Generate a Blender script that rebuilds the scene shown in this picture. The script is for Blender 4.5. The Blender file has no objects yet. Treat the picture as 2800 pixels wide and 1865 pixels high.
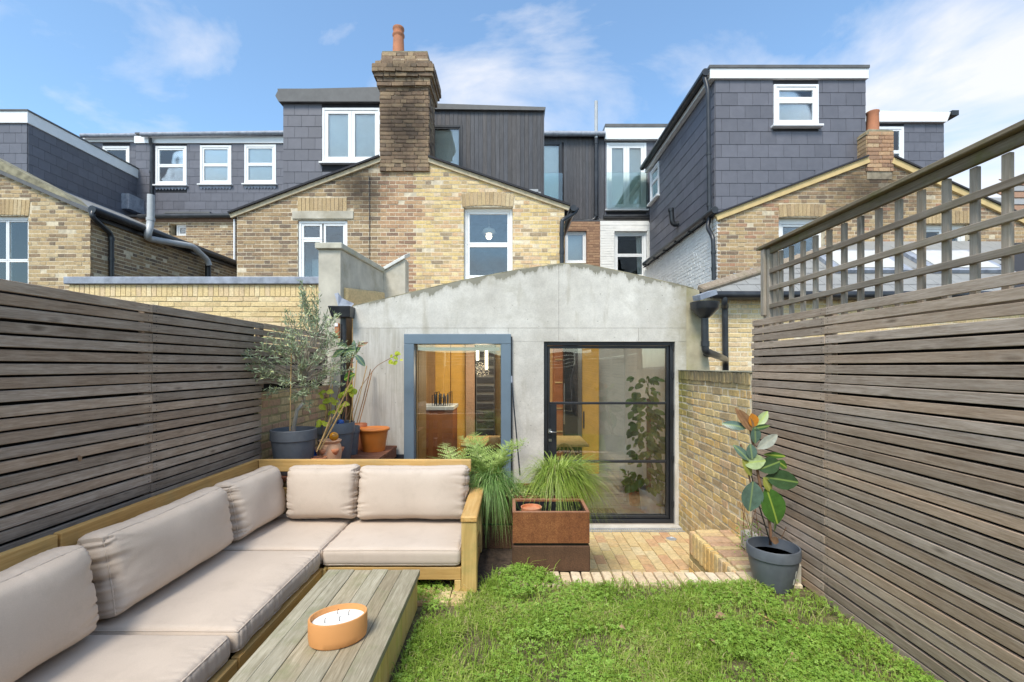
import bpy, bmesh, math, random
import numpy as np
from mathutils import Vector, Matrix, noise as mn

random.seed(7)
rng = np.random.default_rng(7)
scene = bpy.context.scene
COL = scene.collection

# ------------------------------------------------------------------ camera
F_PX, CX, CY, EYE = 1261.0, 1400.0, 1000.0, 1.5      # focal length and horizon of the photograph (2800 px wide)
cam_d = bpy.data.cameras.new('camera'); cam = bpy.data.objects.new('camera', cam_d); COL.objects.link(cam)
cam.location = (0, 0, EYE); cam.rotation_euler = (math.pi/2, 0, 0)
cam_d.sensor_width = 36; cam_d.lens = 36*F_PX/2800; cam_d.shift_y = (CY-932.5)/2800
cam_d.clip_start = .05; cam_d.clip_end = 3000
scene.camera = cam

# ------------------------------------------------------------------ world, sun, exposure
SUN_EL, SUN_AZ = math.radians(54), math.radians(200)     # azimuth clockwise from +Y: behind the camera, a little to its left
world = bpy.data.worlds.new('World'); scene.world = world; world.use_nodes = True
wt = world.node_tree; wt.nodes.clear()
def wn(t, **k):
    n = wt.nodes.new(t)
    for a, b in k.items(): setattr(n, a, b)
    return n
sky = wn('ShaderNodeTexSky', sky_type='NISHITA', sun_disc=False)
sky.sun_elevation = SUN_EL; sky.sun_rotation = SUN_AZ; sky.altitude = 50; sky.air_density = 1.0; sky.dust_density = 1.2; sky.ozone_density = 1.6
tc = wn('ShaderNodeTexCoord')
mp = wn('ShaderNodeMapping'); mp.inputs['Scale'].default_value = (1.0, 1.0, 2.1); mp.inputs['Location'].default_value = (6.3, 8.75, 2.3)
nz = wn('ShaderNodeTexNoise'); nz.inputs['Scale'].default_value = 2.1; nz.inputs['Detail'].default_value = 9; nz.inputs['Roughness'].default_value = .55; nz.inputs['Distortion'].default_value = .35
rp = wn('ShaderNodeValToRGB'); rp.color_ramp.elements[0].position = .48; rp.color_ramp.elements[0].color = (.03,.03,.03,1); rp.color_ramp.elements[1].position = .66
rp.color_ramp.elements[1].color = (.85,.85,.85,1)
mx = wn('ShaderNodeMix', data_type='RGBA'); mx.inputs[7].default_value = (3.0, 2.95, 3.0, 1)
bg = wn('ShaderNodeBackground'); bg.inputs['Strength'].default_value = .135
out = wn('ShaderNodeOutputWorld')
L = wt.links.new
L(tc.outputs['Generated'], mp.inputs['Vector']); L(mp.outputs['Vector'], nz.inputs['Vector']); L(nz.outputs['Fac'], rp.inputs['Fac'])
tn = wn('ShaderNodeMix', data_type='RGBA', blend_type='MULTIPLY'); tn.inputs[0].default_value = 1; tn.inputs[7].default_value = (.66, .8, .82, 1)
L(sky.outputs['Color'], tn.inputs[6])
L(rp.outputs['Color'], mx.inputs[0]); L(tn.outputs[2], mx.inputs[6]); L(mx.outputs[2], bg.inputs['Color']); L(bg.outputs['Background'], out.inputs['Surface'])

sun_d = bpy.data.lights.new('sun', 'SUN'); sun = bpy.data.objects.new('sun', sun_d); COL.objects.link(sun)
sun_d.energy = 1.4; sun_d.angle = math.radians(20); sun_d.color = (1, .93, .82)
sd = Vector((math.sin(SUN_AZ)*math.cos(SUN_EL), math.cos(SUN_AZ)*math.cos(SUN_EL), math.sin(SUN_EL)))
sun.rotation_euler = sd.to_track_quat('Z', 'Y').to_euler()
vs = scene.view_settings
vs.view_transform = 'Standard'; vs.look = 'None'; vs.gamma = 1; vs.exposure = 1.42
scene.cycles.max_bounces = 8; scene.cycles.transparent_max_bounces = 12
scene.cycles.use_denoising = True

# ------------------------------------------------------------------ helpers
def XA(u, Y): return (u-CX)*Y/F_PX
def ZA(v, Y): return EYE-(v-CY)*Y/F_PX
def P(u, v, Y): return Vector((XA(u, Y), Y, ZA(v, Y)))
def proj(p): return CX+p[0]*F_PX/p[1], CY-(p[2]-EYE)*F_PX/p[1]
WO = {}
def worg(o): return WO.get(o.name, Vector((0, 0, 0))) if o else Vector((0, 0, 0))
def tag(o, label=None, cat=None, group=None, kind=None):
    if label: o['label'] = label
    if cat: o['category'] = cat
    if group: o['group'] = group
    if kind: o['kind'] = kind
    return o
def thing(name, loc, label, cat, group=None):
    o = bpy.data.objects.new(name, None); o.empty_display_size = .1; COL.objects.link(o)
    o.location = loc; WO[o.name] = Vector(loc)
    return tag(o, label, cat, group)
def link(name, me, parent=None, loc=(0, 0, 0), rot=None, scale=None):
    o = bpy.data.objects.new(name, me); COL.objects.link(o)
    loc = Vector(loc); WO[o.name] = loc.copy()
    if parent: o.parent = parent; loc = loc-worg(parent)
    o.location = loc
    if rot: o.rotation_euler = rot
    if scale: o.scale = scale
    return o
class MB:
    def __init__(s): s.v = []; s.f = []; s.t = []
    def add(s, vs, fs, tone=0.):
        b = len(s.v); s.v += [tuple(p) for p in vs]; s.f += [tuple(i+b for i in f) for f in fs]; s.t += [tone]*len(vs)
        return s
    def box(s, x0, x1, y0, y1, z0, z1, tone=0.):
        return s.add([(x0,y0,z0),(x1,y0,z0),(x1,y1,z0),(x0,y1,z0),(x0,y0,z1),(x1,y0,z1),(x1,y1,z1),(x0,y1,z1)], BOXF, tone)
    def fbox(s, F, u0, u1, z0, z1, d0, d1, tone=0.):
        q = [(u0,d0,z0),(u1,d0,z0),(u1,d1,z0),(u0,d1,z0),(u0,d0,z1),(u1,d0,z1),(u1,d1,z1),(u0,d1,z1)]
        return s.add([F.p(a, c, b) for a, b, c in q], BOXF, tone)
    def obox(s, c, ax, ay, az, tone=0.):
        c, ax, ay, az = Vector(c), Vector(ax), Vector(ay), Vector(az)
        return s.add([c-ax-ay-az, c+ax-ay-az, c+ax+ay-az, c-ax+ay-az, c-ax-ay+az, c+ax-ay+az, c+ax+ay+az, c-ax+ay+az], BOXF, tone)
    def bar(s, a, b, w, h, up=(0, 0, 1)):
        a, b = Vector(a), Vector(b); d = (b-a); n = d.normalized(); x = n.cross(Vector(up))
        if x.length < 1e-4: x = n.cross(Vector((0, 1, 0)))
        x.normalize(); z = x.cross(n)
        return s.obox((a+b)/2, d/2, x*w/2, z*h/2)
    def prism(s, poly, y0, y1, F=None):     # poly of (x,z) extruded along y (or along a frame's normal)
        n = len(poly)
        vs = [(x, y0, z) for x, z in poly]+[(x, y1, z) for x, z in poly]
        if F: vs = [F.p(x, z, y) for x, y, z in vs]
        fs = [tuple(range(n)), tuple(range(2*n-1, n-1, -1))]+[(i, i+n, (i+1) % n+n, (i+1) % n) for i in range(n)]
        return s.add(vs, fs)
    def tube(s, pts, r, n=8, tone=0., cap=True):
        pts = [Vector(p) for p in pts]; m = len(pts)
        rs = r if isinstance(r, (list, tuple)) else [r]*m
        b = len(s.v); up = None
        for i, p in enumerate(pts):
            d = (pts[min(i+1, m-1)]-pts[max(i-1, 0)])
            if d.length < 1e-9: d = Vector((0, 0, 1))
            d.normalize()
            if up is None:
                up = d.orthogonal().normalized()
            up = (up-d*up.dot(d))
            if up.length < 1e-5: up = d.orthogonal()
            up.normalize(); sd2 = d.cross(up)
            for k in range(n):
                a = 2*math.pi*k/n; s.v.append(tuple(p+(up*math.cos(a)+sd2*math.sin(a))*rs[i]))
        for i in range(m-1):
            for k in range(n):
                s.f.append((b+i*n+k, b+i*n+(k+1) % n, b+(i+1)*n+(k+1) % n, b+(i+1)*n+k))
        if cap: s.f.append(tuple(b+k for k in range(n))[::-1]); s.f.append(tuple(b+(m-1)*n+k for k in range(n)))
        s.t += [tone]*(m*n)
        return s
    def lathe(s, c, prof, n=32, sx=1, sy=1):
        b = len(s.v); m = len(prof)
        for r, z in prof:
            for k in range(n):
                a = 2*math.pi*k/n; s.v.append((c[0]+r*sx*math.cos(a), c[1]+r*sy*math.sin(a), c[2]+z))
        for i in range(m-1):
            for k in range(n):
                s.f.append((b+i*n+k, b+i*n+(k+1) % n, b+(i+1)*n+(k+1) % n, b+(i+1)*n+k))
        s.f.append(tuple(b+k for k in range(n))[::-1]); s.f.append(tuple(b+(m-1)*n+k for k in range(n)))
        s.t += [0.]*(m*n)
        return s
    def mesh(s, name, mat, smooth=False, bevel=0., c=(0, 0, 0), fix=True, tones=False, auto=None):
        me = bpy.data.meshes.new(name)
        va = np.array(s.v, dtype=float)-np.array(c)
        me.from_pydata(va.tolist(), [], s.f)
        if tones:
            at = me.attributes.new('tone', 'FLOAT', 'POINT'); at.data.foreach_set('value', np.array(s.t, dtype=np.float32))
        if fix or bevel:
            bm = bmesh.new(); bm.from_mesh(me)
            if fix: bmesh.ops.recalc_face_normals(bm, faces=bm.faces)
            if bevel:
                es = [e for e in bm.edges if len(e.link_faces) == 2 and e.calc_face_angle(0) > .5]
                bmesh.ops.bevel(bm, geom=es, offset=bevel, segments=1, affect='EDGES', clamp_overlap=True)
            bm.to_mesh(me); bm.free()
        if mat: me.materials.append(mat)
        if smooth:
            me.polygons.foreach_set('use_smooth', [True]*len(me.polygons))
            if auto: me.set_sharp_from_angle(angle=math.radians(auto))
        me.update()
        return me
    def build(s, name, mat, parent=None, smooth=False, bevel=0., fix=True, tones=False, auto=None):
        va = np.array(s.v); c = Vector((va.min(0)+va.max(0))/2)
        return link(name, s.mesh(name, mat, smooth, bevel, c, fix, tones, auto), parent, c)
BOXF = [(0,3,2,1),(4,5,6,7),(0,1,5,4),(1,2,6,5),(2,3,7,6),(3,0,4,7)]
class Frame:        # a facade: u along the wall, z up, d outwards
    def __init__(s, O, U, N): s.O, s.U, s.N = Vector(O), Vector(U), Vector(N)
    def p(s, u, z, d): return s.O+s.U*u+s.N*d+Vector((0, 0, z))
    def rz(s): return math.atan2(s.U.y, s.U.x)
def front(Y): return Frame((0, Y, 0), (1, 0, 0), (0, -1, 0))        # faces the camera, u = x
def facing_right(X): return Frame((X, 0, 0), (0, 1, 0), (1, 0, 0))  # u = y
def facing_left(X): return Frame((X, 0, 0), (0, 1, 0), (-1, 0, 0))

# ------------------------------------------------------------------ materials
def newmat(name):
    m = bpy.data.materials.new(name); m.use_nodes = True; m.node_tree.nodes.clear(); return m, m.node_tree
def nd(nt, t, ins=None, **k):
    n = nt.nodes.new(t)
    for a, b in k.items(): setattr(n, a, b)
    for a, b in (ins or {}).items():
        if isinstance(b, bpy.types.NodeSocket): nt.links.new(b, n.inputs[a])
        else: n.inputs[a].default_value = b
    return n
def ramp(nt, fac, stops, interp='LINEAR'):
    n = nd(nt, 'ShaderNodeValToRGB'); cr = n.color_ramp; cr.interpolation = interp
    while len(cr.elements) < len(stops): cr.elements.new(.5)
    for e, (p, c) in zip(cr.elements, stops):
        e.position = p; e.color = (c if len(c) == 4 else (*c, 1)) if not isinstance(c, (int, float)) else (c, c, c, 1)
    nt.links.new(fac, n.inputs['Fac']); return n.outputs['Color']
def mixc(nt, fac, a, b, mode='MIX'):
    n = nd(nt, 'ShaderNodeMix', data_type='RGBA', blend_type=mode)
    for i, x in ((0, fac), (6, a), (7, b)):
        if isinstance(x, bpy.types.NodeSocket): nt.links.new(x, n.inputs[i])
        else: n.inputs[i].default_value = (*x, 1) if isinstance(x, tuple) and len(x) == 3 else x
    return n.outputs[2]
def math_(nt, op, a, b=0., clamp=False):
    n = nd(nt, 'ShaderNodeMath', operation=op, use_clamp=clamp)
    for i, x in ((0, a), (1, b)):
        if isinstance(x, bpy.types.NodeSocket): nt.links.new(x, n.inputs[i])
        else: n.inputs[i].default_value = x
    return n.outputs[0]
def pos(nt, rand=0.):
    g = nd(nt, 'ShaderNodeNewGeometry').outputs['Position']
    if rand:
        r = nd(nt, 'ShaderNodeObjectInfo').outputs['Random']
        r = math_(nt, 'MULTIPLY', r, rand)
        g = nd(nt, 'ShaderNodeVectorMath', {0: g, 1: r}, operation='ADD').outputs[0]
    return g
def noise_(nt, vec, scale, detail=4, rough=.55, dist=0., sc=None):
    if sc: vec = nd(nt, 'ShaderNodeMapping', {'Vector': vec, 'Scale': sc}).outputs[0]
    return nd(nt, 'ShaderNodeTexNoise', {'Vector': vec, 'Scale': scale, 'Detail': detail, 'Roughness': rough, 'Distortion': dist}).outputs['Fac']
def finish(m, nt, col, rough=.8, bump=None, bs=.3, bd=.01, metal=0., spec=.5, trans=0.):
    b = nd(nt, 'ShaderNodeBsdfPrincipled', {'Metallic': metal, 'Specular IOR Level': spec})
    for k, x in (('Base Color', col), ('Roughness', rough)):
        if isinstance(x, bpy.types.NodeSocket): nt.links.new(x, b.inputs[k])
        else: b.inputs[k].default_value = (*x, 1) if isinstance(x, tuple) and len(x) == 3 else x
    if bump is not None:
        bu = nd(nt, 'ShaderNodeBump', {'Height': bump, 'Strength': bs, 'Distance': bd}); nt.links.new(bu.outputs[0], b.inputs['Normal'])
    sh = b.outputs[0]
    if trans:
        t = nd(nt, 'ShaderNodeBsdfTranslucent')
        if isinstance(col, bpy.types.NodeSocket): nt.links.new(col, t.inputs['Color'])
        else: t.inputs['Color'].default_value = (*col, 1)
        sh = nd(nt, 'ShaderNodeMixShader', {0: trans, 1: sh, 2: t.outputs[0]}).outputs[0]
    o = nd(nt, 'ShaderNodeOutputMaterial'); nt.links.new(sh, o.inputs['Surface'])
    return m
def tone_(nt):
    a = nd(nt, 'ShaderNodeAttribute', attribute_name='tone', attribute_type='GEOMETRY').outputs['Fac']
    b = nd(nt, 'ShaderNodeAttribute', attribute_name='tone', attribute_type='OBJECT').outputs['Fac']
    return math_(nt, 'ADD', a, b)
def plain(name, col, rough=.6, var=.15, scale=6., bs=.15, bscale=60., metal=0., spec=.5, dirt=None, dirtscale=3., dirtamt=.4):
    m, nt = newmat(name); p = pos(nt)
    n = noise_(nt, p, scale, 5)
    lo = tuple(c*(1-var) for c in col); hi = tuple(min(1, c*(1+var)) for c in col)
    c = ramp(nt, n, [(.3, lo), (.7, hi)])
    if dirt:
        d = ramp(nt, noise_(nt, p, dirtscale, 7, .65), [(.48, 0.), (.72, 1.)])
        c = mixc(nt, math_(nt, 'MULTIPLY', d, dirtamt), c, dirt)
    rn = math_(nt, 'ADD', math_(nt, 'MULTIPLY', n, .2), rough-.1)
    return finish(m, nt, c, rn, noise_(nt, p, bscale, 3), bs, .004, metal, spec)
def blob(nt, p, c, r, soft=.8, ns=5., na=.5):       # soft blotch mask around c with radii r
    v = nd(nt, 'ShaderNodeVectorMath', {0: p, 1: c}, operation='SUBTRACT').outputs[0]
    v = nd(nt, 'ShaderNodeVectorMath', {0: v, 1: tuple(1/x for x in r)}, operation='MULTIPLY').outputs[0]
    l = nd(nt, 'ShaderNodeVectorMath', {0: v}, operation='LENGTH').outputs['Value']
    l = math_(nt, 'ADD', l, math_(nt, 'MULTIPLY', math_(nt, 'SUBTRACT', noise_(nt, p, ns, 5, .6), .5), na*2))
    return ramp(nt, l, [(1-soft, 1.), (1.0, 0.)])
def brickmat(name, stops, stains=(), rough=.9, lime=0., moss=None):
    av = [sum(c_[k] for _, c_ in stops)/len(stops) for k in range(3)]
    stops = [(p_, tuple(min(.8, (x*.76+av[k]*.24)*1.08+.03) for k, x in enumerate(c_))) for p_, c_ in stops]
    m, nt = newmat(name); p = pos(nt); t = tone_(nt)
    c = ramp(nt, t, stops)
    n1 = noise_(nt, p, 38, 6, .65); n2 = noise_(nt, p, 9, 4)
    c = mixc(nt, .75, c, ramp(nt, n1, [(.25, .62), (.5, 1.), (.75, 1.35)]), 'MULTIPLY')
    c = mixc(nt, math_(nt, 'MULTIPLY', ramp(nt, n2, [(.52, 0.), (.7, 1.)]), .2), c, (.09, .065, .045))
    if lime: c = mixc(nt, math_(nt, 'MULTIPLY', ramp(nt, noise_(nt, p, 22, 6, .7), [(.55, 0.), (.68, 1.)]), lime), c, (.5, .46, .38))
    for cen, rad, colr, amt in stains:
        c = mixc(nt, math_(nt, 'MULTIPLY', blob(nt, p, cen, rad), amt), c, colr)
    return finish(m, nt, c, rough, math_(nt, 'ADD', n1, math_(nt, 'MULTIPLY', noise_(nt, p, 130, 3), .5)), .5, .006, spec=.25)
def mortarmat(name, col, stains=(), dark=(.12, .11, .09)):
    col = tuple(min(.75, x*1.35) for x in col)
    m, nt = newmat(name); p = pos(nt)
    n = noise_(nt, p, 14, 6, .65)
    c = ramp(nt, n, [(.3, tuple(x*.75 for x in col)), (.7, tuple(min(1, x*1.2) for x in col))])
    c = mixc(nt, math_(nt, 'MULTIPLY', ramp(nt, noise_(nt, p, 2.2, 6, .65), [(.5, 0.), (.68, 1.)]), .4), c, dark)
    for cen, rad, colr, amt in stains:
        c = mixc(nt, math_(nt, 'MULTIPLY', blob(nt, p, cen, rad), amt), c, colr)
    return finish(m, nt, c, .95, noise_(nt, p, 90, 4), .5, .006, spec=.2)
def wood(name, dark, mid, lite, axis, rough=.75, knots=.5, grain=1., moss=None, bs=.35, val=.22, streak=None):
    m, nt = newmat(name); p = pos(nt, 37.)
    k = {'x': (.06, 1, 1), 'y': (1, .06, 1), 'z': (1, 1, .06)}[axis]
    fine = noise_(nt, p, 130*grain, 5, .6, .4, k); mid_n = noise_(nt, p, 30*grain, 5, .6, .8, k); big = noise_(nt, p, 2.6, 4, .6)
    f = math_(nt, 'ADD', math_(nt, 'MULTIPLY', fine, .45), math_(nt, 'MULTIPLY', mid_n, .55))
    c = ramp(nt, f, [(.33, dark), (.5, mid), (.68, lite)])
    c = mixc(nt, .7, c, ramp(nt, big, [(.3, .84), (.7, 1.14)]), 'MULTIPLY')
    rnd = nd(nt, 'ShaderNodeObjectInfo').outputs['Random']
    r2 = math_(nt, 'FRACT', math_(nt, 'MULTIPLY', rnd, 7.13))
    c = mixc(nt, 1., c, ramp(nt, r2, [(0, (1.06, .98, .9)), (.5, (1., 1., 1.)), (1, (.95, .98, 1.03))]), 'MULTIPLY')
    c = mixc(nt, 1., c, ramp(nt, rnd, [(0, 1-val), (1, 1+val)]), 'MULTIPLY')
    h = f
    if knots:
        kk = {'x': (.5, 1.6, 1.6), 'y': (1.6, .5, 1.6), 'z': (1.6, 1.6, .5)}[axis]
        vv = nd(nt, 'ShaderNodeMapping', {'Vector': p, 'Scale': kk}).outputs[0]
        vo = nd(nt, 'ShaderNodeTexVoronoi', {'Vector': vv, 'Scale': 5.5, 'Randomness': 1.}).outputs['Distance']
        vo = math_(nt, 'ADD', vo, math_(nt, 'MULTIPLY', math_(nt, 'SUBTRACT', mid_n, .5), .16))
        km = ramp(nt, vo, [(.045, 1.), (.085, .45), (.17, 0.)])
        c = mixc(nt, math_(nt, 'MULTIPLY', km, knots), c, tuple(x*.5 for x in dark))
        ring = ramp(nt, vo, [(.1, 0.), (.15, 1.), (.26, 0.)])
        c = mixc(nt, math_(nt, 'MULTIPLY', ring, knots*.45), c, lite)
    if moss:
        mk = ramp(nt, noise_(nt, p, 5, 6, .7), [(.5, 0.), (.66, 1.)])
        c = mixc(nt, math_(nt, 'MULTIPLY', mk, moss[1]), c, moss[0])
    return finish(m, nt, c, rough, h, bs, .003, spec=.3)
def leafmat(name, stops, rough=.5, trans=.3, spec=.4, scale=30.):
    m, nt = newmat(name); p = pos(nt); t = tone_(nt)
    c = ramp(nt, t, stops)
    c = mixc(nt, .6, c, ramp(nt, noise_(nt, p, scale, 4), [(.3, .7), (.7, 1.3)]), 'MULTIPLY')
    return finish(m, nt, c, rough, None, trans=trans, spec=spec)
def glassmat(name, tint=(.93, .96, .95), refl=1.0):
    m, nt = newmat(name)
    fr = nd(nt, 'ShaderNodeFresnel', {'IOR': 1.52}).outputs[0]
    bu = nd(nt, 'ShaderNodeBump', {'Height': noise_(nt, pos(nt), 1.7, 1), 'Strength': .06, 'Distance': .05}).outputs[0]
    g = nd(nt, 'ShaderNodeBsdfGlossy', {'Roughness': .005, 'Normal': bu, 'Color': (1, 1, 1, 1)}).outputs[0]
    t = nd(nt, 'ShaderNodeBsdfTransparent', {'Color': (*tint, 1)}).outputs[0]
    f2 = math_(nt, 'MULTIPLY', fr, 2.0*refl, True)
    s = nd(nt, 'ShaderNodeMixShader', {0: f2, 1: t, 2: g}).outputs[0]
    o = nd(nt, 'ShaderNodeOutputMaterial'); nt.links.new(s, o.inputs['Surface']); return m

YA, YM = 8.7, 13.4          # rear additions, main terrace wall
SOOT = (.028, .022, .019)
stockstops = [(0., (.075, .05, .038)), (.12, (.15, .09, .055)), (.3, (.31, .2, .1)), (.5, (.42, .285, .13)), (.68, (.48, .34, .165)), (.84, (.36, .235, .14)), (.94, (.27, .14, .085)), (1., (.5, .4, .26))]
soot_a = [(tuple(P(985, 510, YA)), (.68, .6, .68), SOOT, .8), (tuple(P(1105, 345, YA)), (.75, .7, 1.15), SOOT, .78), (tuple(P(1105, 200, YA)), (.8, .6, .3), (.06, .05, .035), .6)]
M = {}
M['stock_left'] = brickmat('stock_brick_brown', [(0., (.1, .072, .055)), (.2, (.18, .115, .07)), (.4, (.27, .17, .085)), (.62, (.36, .245, .12)), (.8, (.3, .19, .1)), (1., (.42, .31, .17))], soot_a, lime=.25)
M['stock_a'] = brickmat('stock_brick_yellow', [(0., (.14, .1, .075)), (.07, (.34, .24, .13)), (.25, (.52, .37, .15)), (.45, (.62, .45, .17)), (.66, (.66, .52, .27)), (.8, (.54, .35, .17)), (.9, (.5, .3, .16)), (1., (.74, .67, .5))], soot_a, lime=.35)
M['stock_red'] = brickmat('stock_brick_orange', [(0., (.16, .085, .055)), (.4, (.36, .19, .1)), (.75, (.44, .27, .14)), (1., (.46, .34, .2))], soot_a, lime=.3)
M['stock_chim'] = brickmat('sooty_brick', [(0., (.13, .09, .06)), (.35, (.2, .125, .075)), (.7, (.29, .19, .11)), (1., (.36, .26, .15))], soot_a, lime=.3)
M['mortar_a'] = mortarmat('mortar_cream', (.5, .43, .32), soot_a[:2])
soot_r = [(tuple(P(2390, 520, YA)), (1.35, .6, .75), (.035, .025, .02), .75)]
M['stock_r'] = brickmat('stock_brick_mixed', [(0., (.11, .075, .053)), (.18, (.22, .14, .078)), (.4, (.34, .22, .105)), (.6, (.43, .3, .14)), (.8, (.36, .23, .125)), (.93, (.33, .15, .085)), (1., (.48, .37, .2))], soot_r, lime=.3)
M['mortar_r'] = mortarmat('mortar_tan', (.46, .39, .28), soot_r)
M['stock_l'] = brickmat('stock_brick_weathered', [(0., (.1, .07, .05)), (.2, (.21, .135, .075)), (.42, (.38, .265, .13)), (.65, (.47, .34, .17)), (.85, (.42, .29, .15)), (1., (.52, .41, .24))], lime=.3)
M['mortar_l'] = mortarmat('mortar_pale', (.5, .43, .31))
M['brick_brown'] = brickmat('brick_brown', [(0., (.2, .105, .06)), (.5, (.34, .19, .105)), (1., (.4, .25, .14))])
M['brick_new'] = brickmat('brick_new_yellow', [(0., (.5, .36, .17)), (.3, (.6, .44, .2)), (.6, (.66, .5, .25)), (.85, (.58, .42, .25)), (1., (.72, .58, .34))], lime=.12)
M['mortar_new'] = mortarmat('mortar_sand', (.42, .34, .2), dark=(.2, .17, .08))
M['brick_garden'] = brickmat('garden_wall_brick', [(0., (.34, .24, .13)), (.1, (.46, .32, .15)), (.35, (.6, .44, .19)), (.6, (.68, .51, .22)), (.76, (.7, .44, .12)), (.88, (.56, .36, .2)), (1., (.7, .58, .34))],
    [((2.0, 5.4, 1.3), (.45, .4, .9), (.2, .19, .03), .85), ((2.0, 4.6, 1.47), (.5, 1.8, .3), (.1, .09, .06), .85), ((2., 5.5, -.3), (.4, .5, .3), (.16, .15, .06), .5)], lime=.5)
M['mortar_garden'] = mortarmat('mortar_lime', (.55, .48, .35), [((2.0, 4.6, 1.45), (.4, 1.5, .2), (.12, .11, .07), .6)])
M['brick_left'] = brickmat('boundary_brick', [(0., (.4, .22, .14)), (.3, (.46, .28, .17)), (.45, (.52, .38, .18)), (.75, (.56, .42, .2)), (1., (.6, .47, .25))], lime=.15)
M['mortar_left'] = mortarmat('mortar_olive', (.3, .25, .13), dark=(.16, .15, .06))
M['paver'] = brickmat('patio_paver', [(0., (.44, .23, .12)), (.2, (.47, .28, .14)), (.4, (.5, .36, .16)), (.7, (.53, .41, .21)), (.85, (.55, .43, .17)), (1., (.56, .47, .3))], lime=.35)
M['edging'] = brickmat('edging_brick', [(0., (.55, .4, .25)), (.5, (.62, .47, .28)), (1., (.68, .58, .43))], lime=.45)
M['sandjoint'] = mortarmat('sand_joint', (.5, .42, .26), dark=(.34, .3, .14))
M['white_brick'] = plain('white_painted_brick', (.84, .82, .78), .7, .06, 5, .2, 60, dirt=(.6, .58, .52), dirtscale=4, dirtamt=.3)
M['white_mortar'] = plain('white_painted_joint', (.82, .8, .76), .7, .06, bs=.3)
def slatemat(name, c):
    m, nt = newmat(name); p = pos(nt); t = tone_(nt)
    col = ramp(nt, t, [(0., tuple(x*.9 for x in c)), (1., tuple(x*1.11 for x in c))])
    n = noise_(nt, p, 7, 5, .6)
    col = mixc(nt, .5, col, ramp(nt, n, [(.3, .82), (.7, 1.18)]), 'MULTIPLY')
    return finish(m, nt, col, math_(nt, 'ADD', math_(nt, 'MULTIPLY', n, .25), .38), noise_(nt, p, 45, 4), .12, .004, spec=.45)
M['slate'] = slatemat('fibre_slate', (.126, .126, .148))
M['slate_old'] = slatemat('roof_slate', (.3, .295, .28))
M['slate_back'] = plain('slate_dark_backing', (.03, .03, .035), .9)  # near-black backing between the slates, also used on other dark parts
M['black_wood'] = wood('charred_cladding', (.05, .05, .055), (.075, .075, .082), (.105, .105, .115), 'z', .5, .3, 1., val=.12)
M['white'] = plain('white_paint', (.82, .82, .81), .4, .04, bs=.05, dirt=(.5, .5, .46), dirtamt=.18)
M['upvc'] = plain('white_upvc', (.84, .84, .84), .3, .03, bs=.03)
M['black'] = plain('black_plastic', (.022, .024, .028), .35, .25, bs=.06, dirt=(.1, .1, .1), dirtamt=.25)
M['steel'] = plain('black_steel', (.018, .02, .024), .38, .2, bs=.08)
M['lead'] = plain('lead_sheet', (.26, .28, .33), .5, .3, 9., .2, 20., dirt=(.42, .46, .5), dirtscale=8, dirtamt=.5)
M['darkfascia'] = plain('dark_fascia', (.11, .11, .11), .6, .2)
M['greyplastic'] = plain('grey_flue', (.46, .47, .47), .4, .08)
M['cream'] = plain('cream_mortar_verge', (.6, .5, .34), .85, .15, 12, .4, dirt=(.3, .25, .15), dirtscale=10)
M['bargeboard'] = plain('ochre_bargeboard', (.6, .44, .2), .7, .12)
M['glass'] = glassmat('window_glass')
M['doorglass'] = glassmat('door_glass', (.95, .96, .95), 1.1)
M['balglass'] = glassmat('balustrade_glass', (.9, .96, .94), .8)
M['curtain'] = plain('white_blind', (.9, .88, .85), .9, .04, bs=.05)
M['roomdark'] = plain('dim_room', (.14, .14, .14), .9)
M['roomgrey'] = plain('pale_room', (.4, .41, .42), .9)
M['terracotta'] = plain('terracotta', (.56, .2, .085), .75, .18, 9, .2, dirt=(.6, .42, .28), dirtscale=7, dirtamt=.35)
M['orange'] = plain('orange_plastic', (.72, .21, .03), .45, .1, dirt=(.3, .2, .1), dirtscale=6, dirtamt=.3)
M['candlepot'] = plain('candle_terracotta', (.68, .32, .11), .7, .06, 5, .06)
M['wax'] = plain('candle_wax', (.86, .85, .8), .45, .03, bs=.05)
M['potgrey'] = plain('grey_pot', (.1, .112, .13), .5, .12, 14, .1, dirt=(.16, .17, .18), dirtscale=12, dirtamt=.3)
M['chimneypot'] = plain('chimney_pot_clay', (.5, .2, .1), .8, .2, 10, .3, dirt=(.12, .08, .06), dirtscale=5, dirtamt=.6)
M['moss'] = plain('mossy_render', (.27, .245, .165), .95, .4, 8, .5, 30, dirt=(.1, .09, .05), dirtamt=.7)
M['soil'] = plain('soil', (.06, .042, .03), 1., .5, 20, 1., 60, dirt=(.13, .09, .06), dirtscale=25, dirtamt=.8)
M['fabric'] = None
YW = 5.52                    # concrete extension front
RIDGE_X, RIDGE_Z = XA(1548, YW), ZA(723, YW)
EAVE_L = (XA(965, YW), ZA(838, YW)); EAVE_R = (XA(1897, YW), ZA(789, YW))
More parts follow.
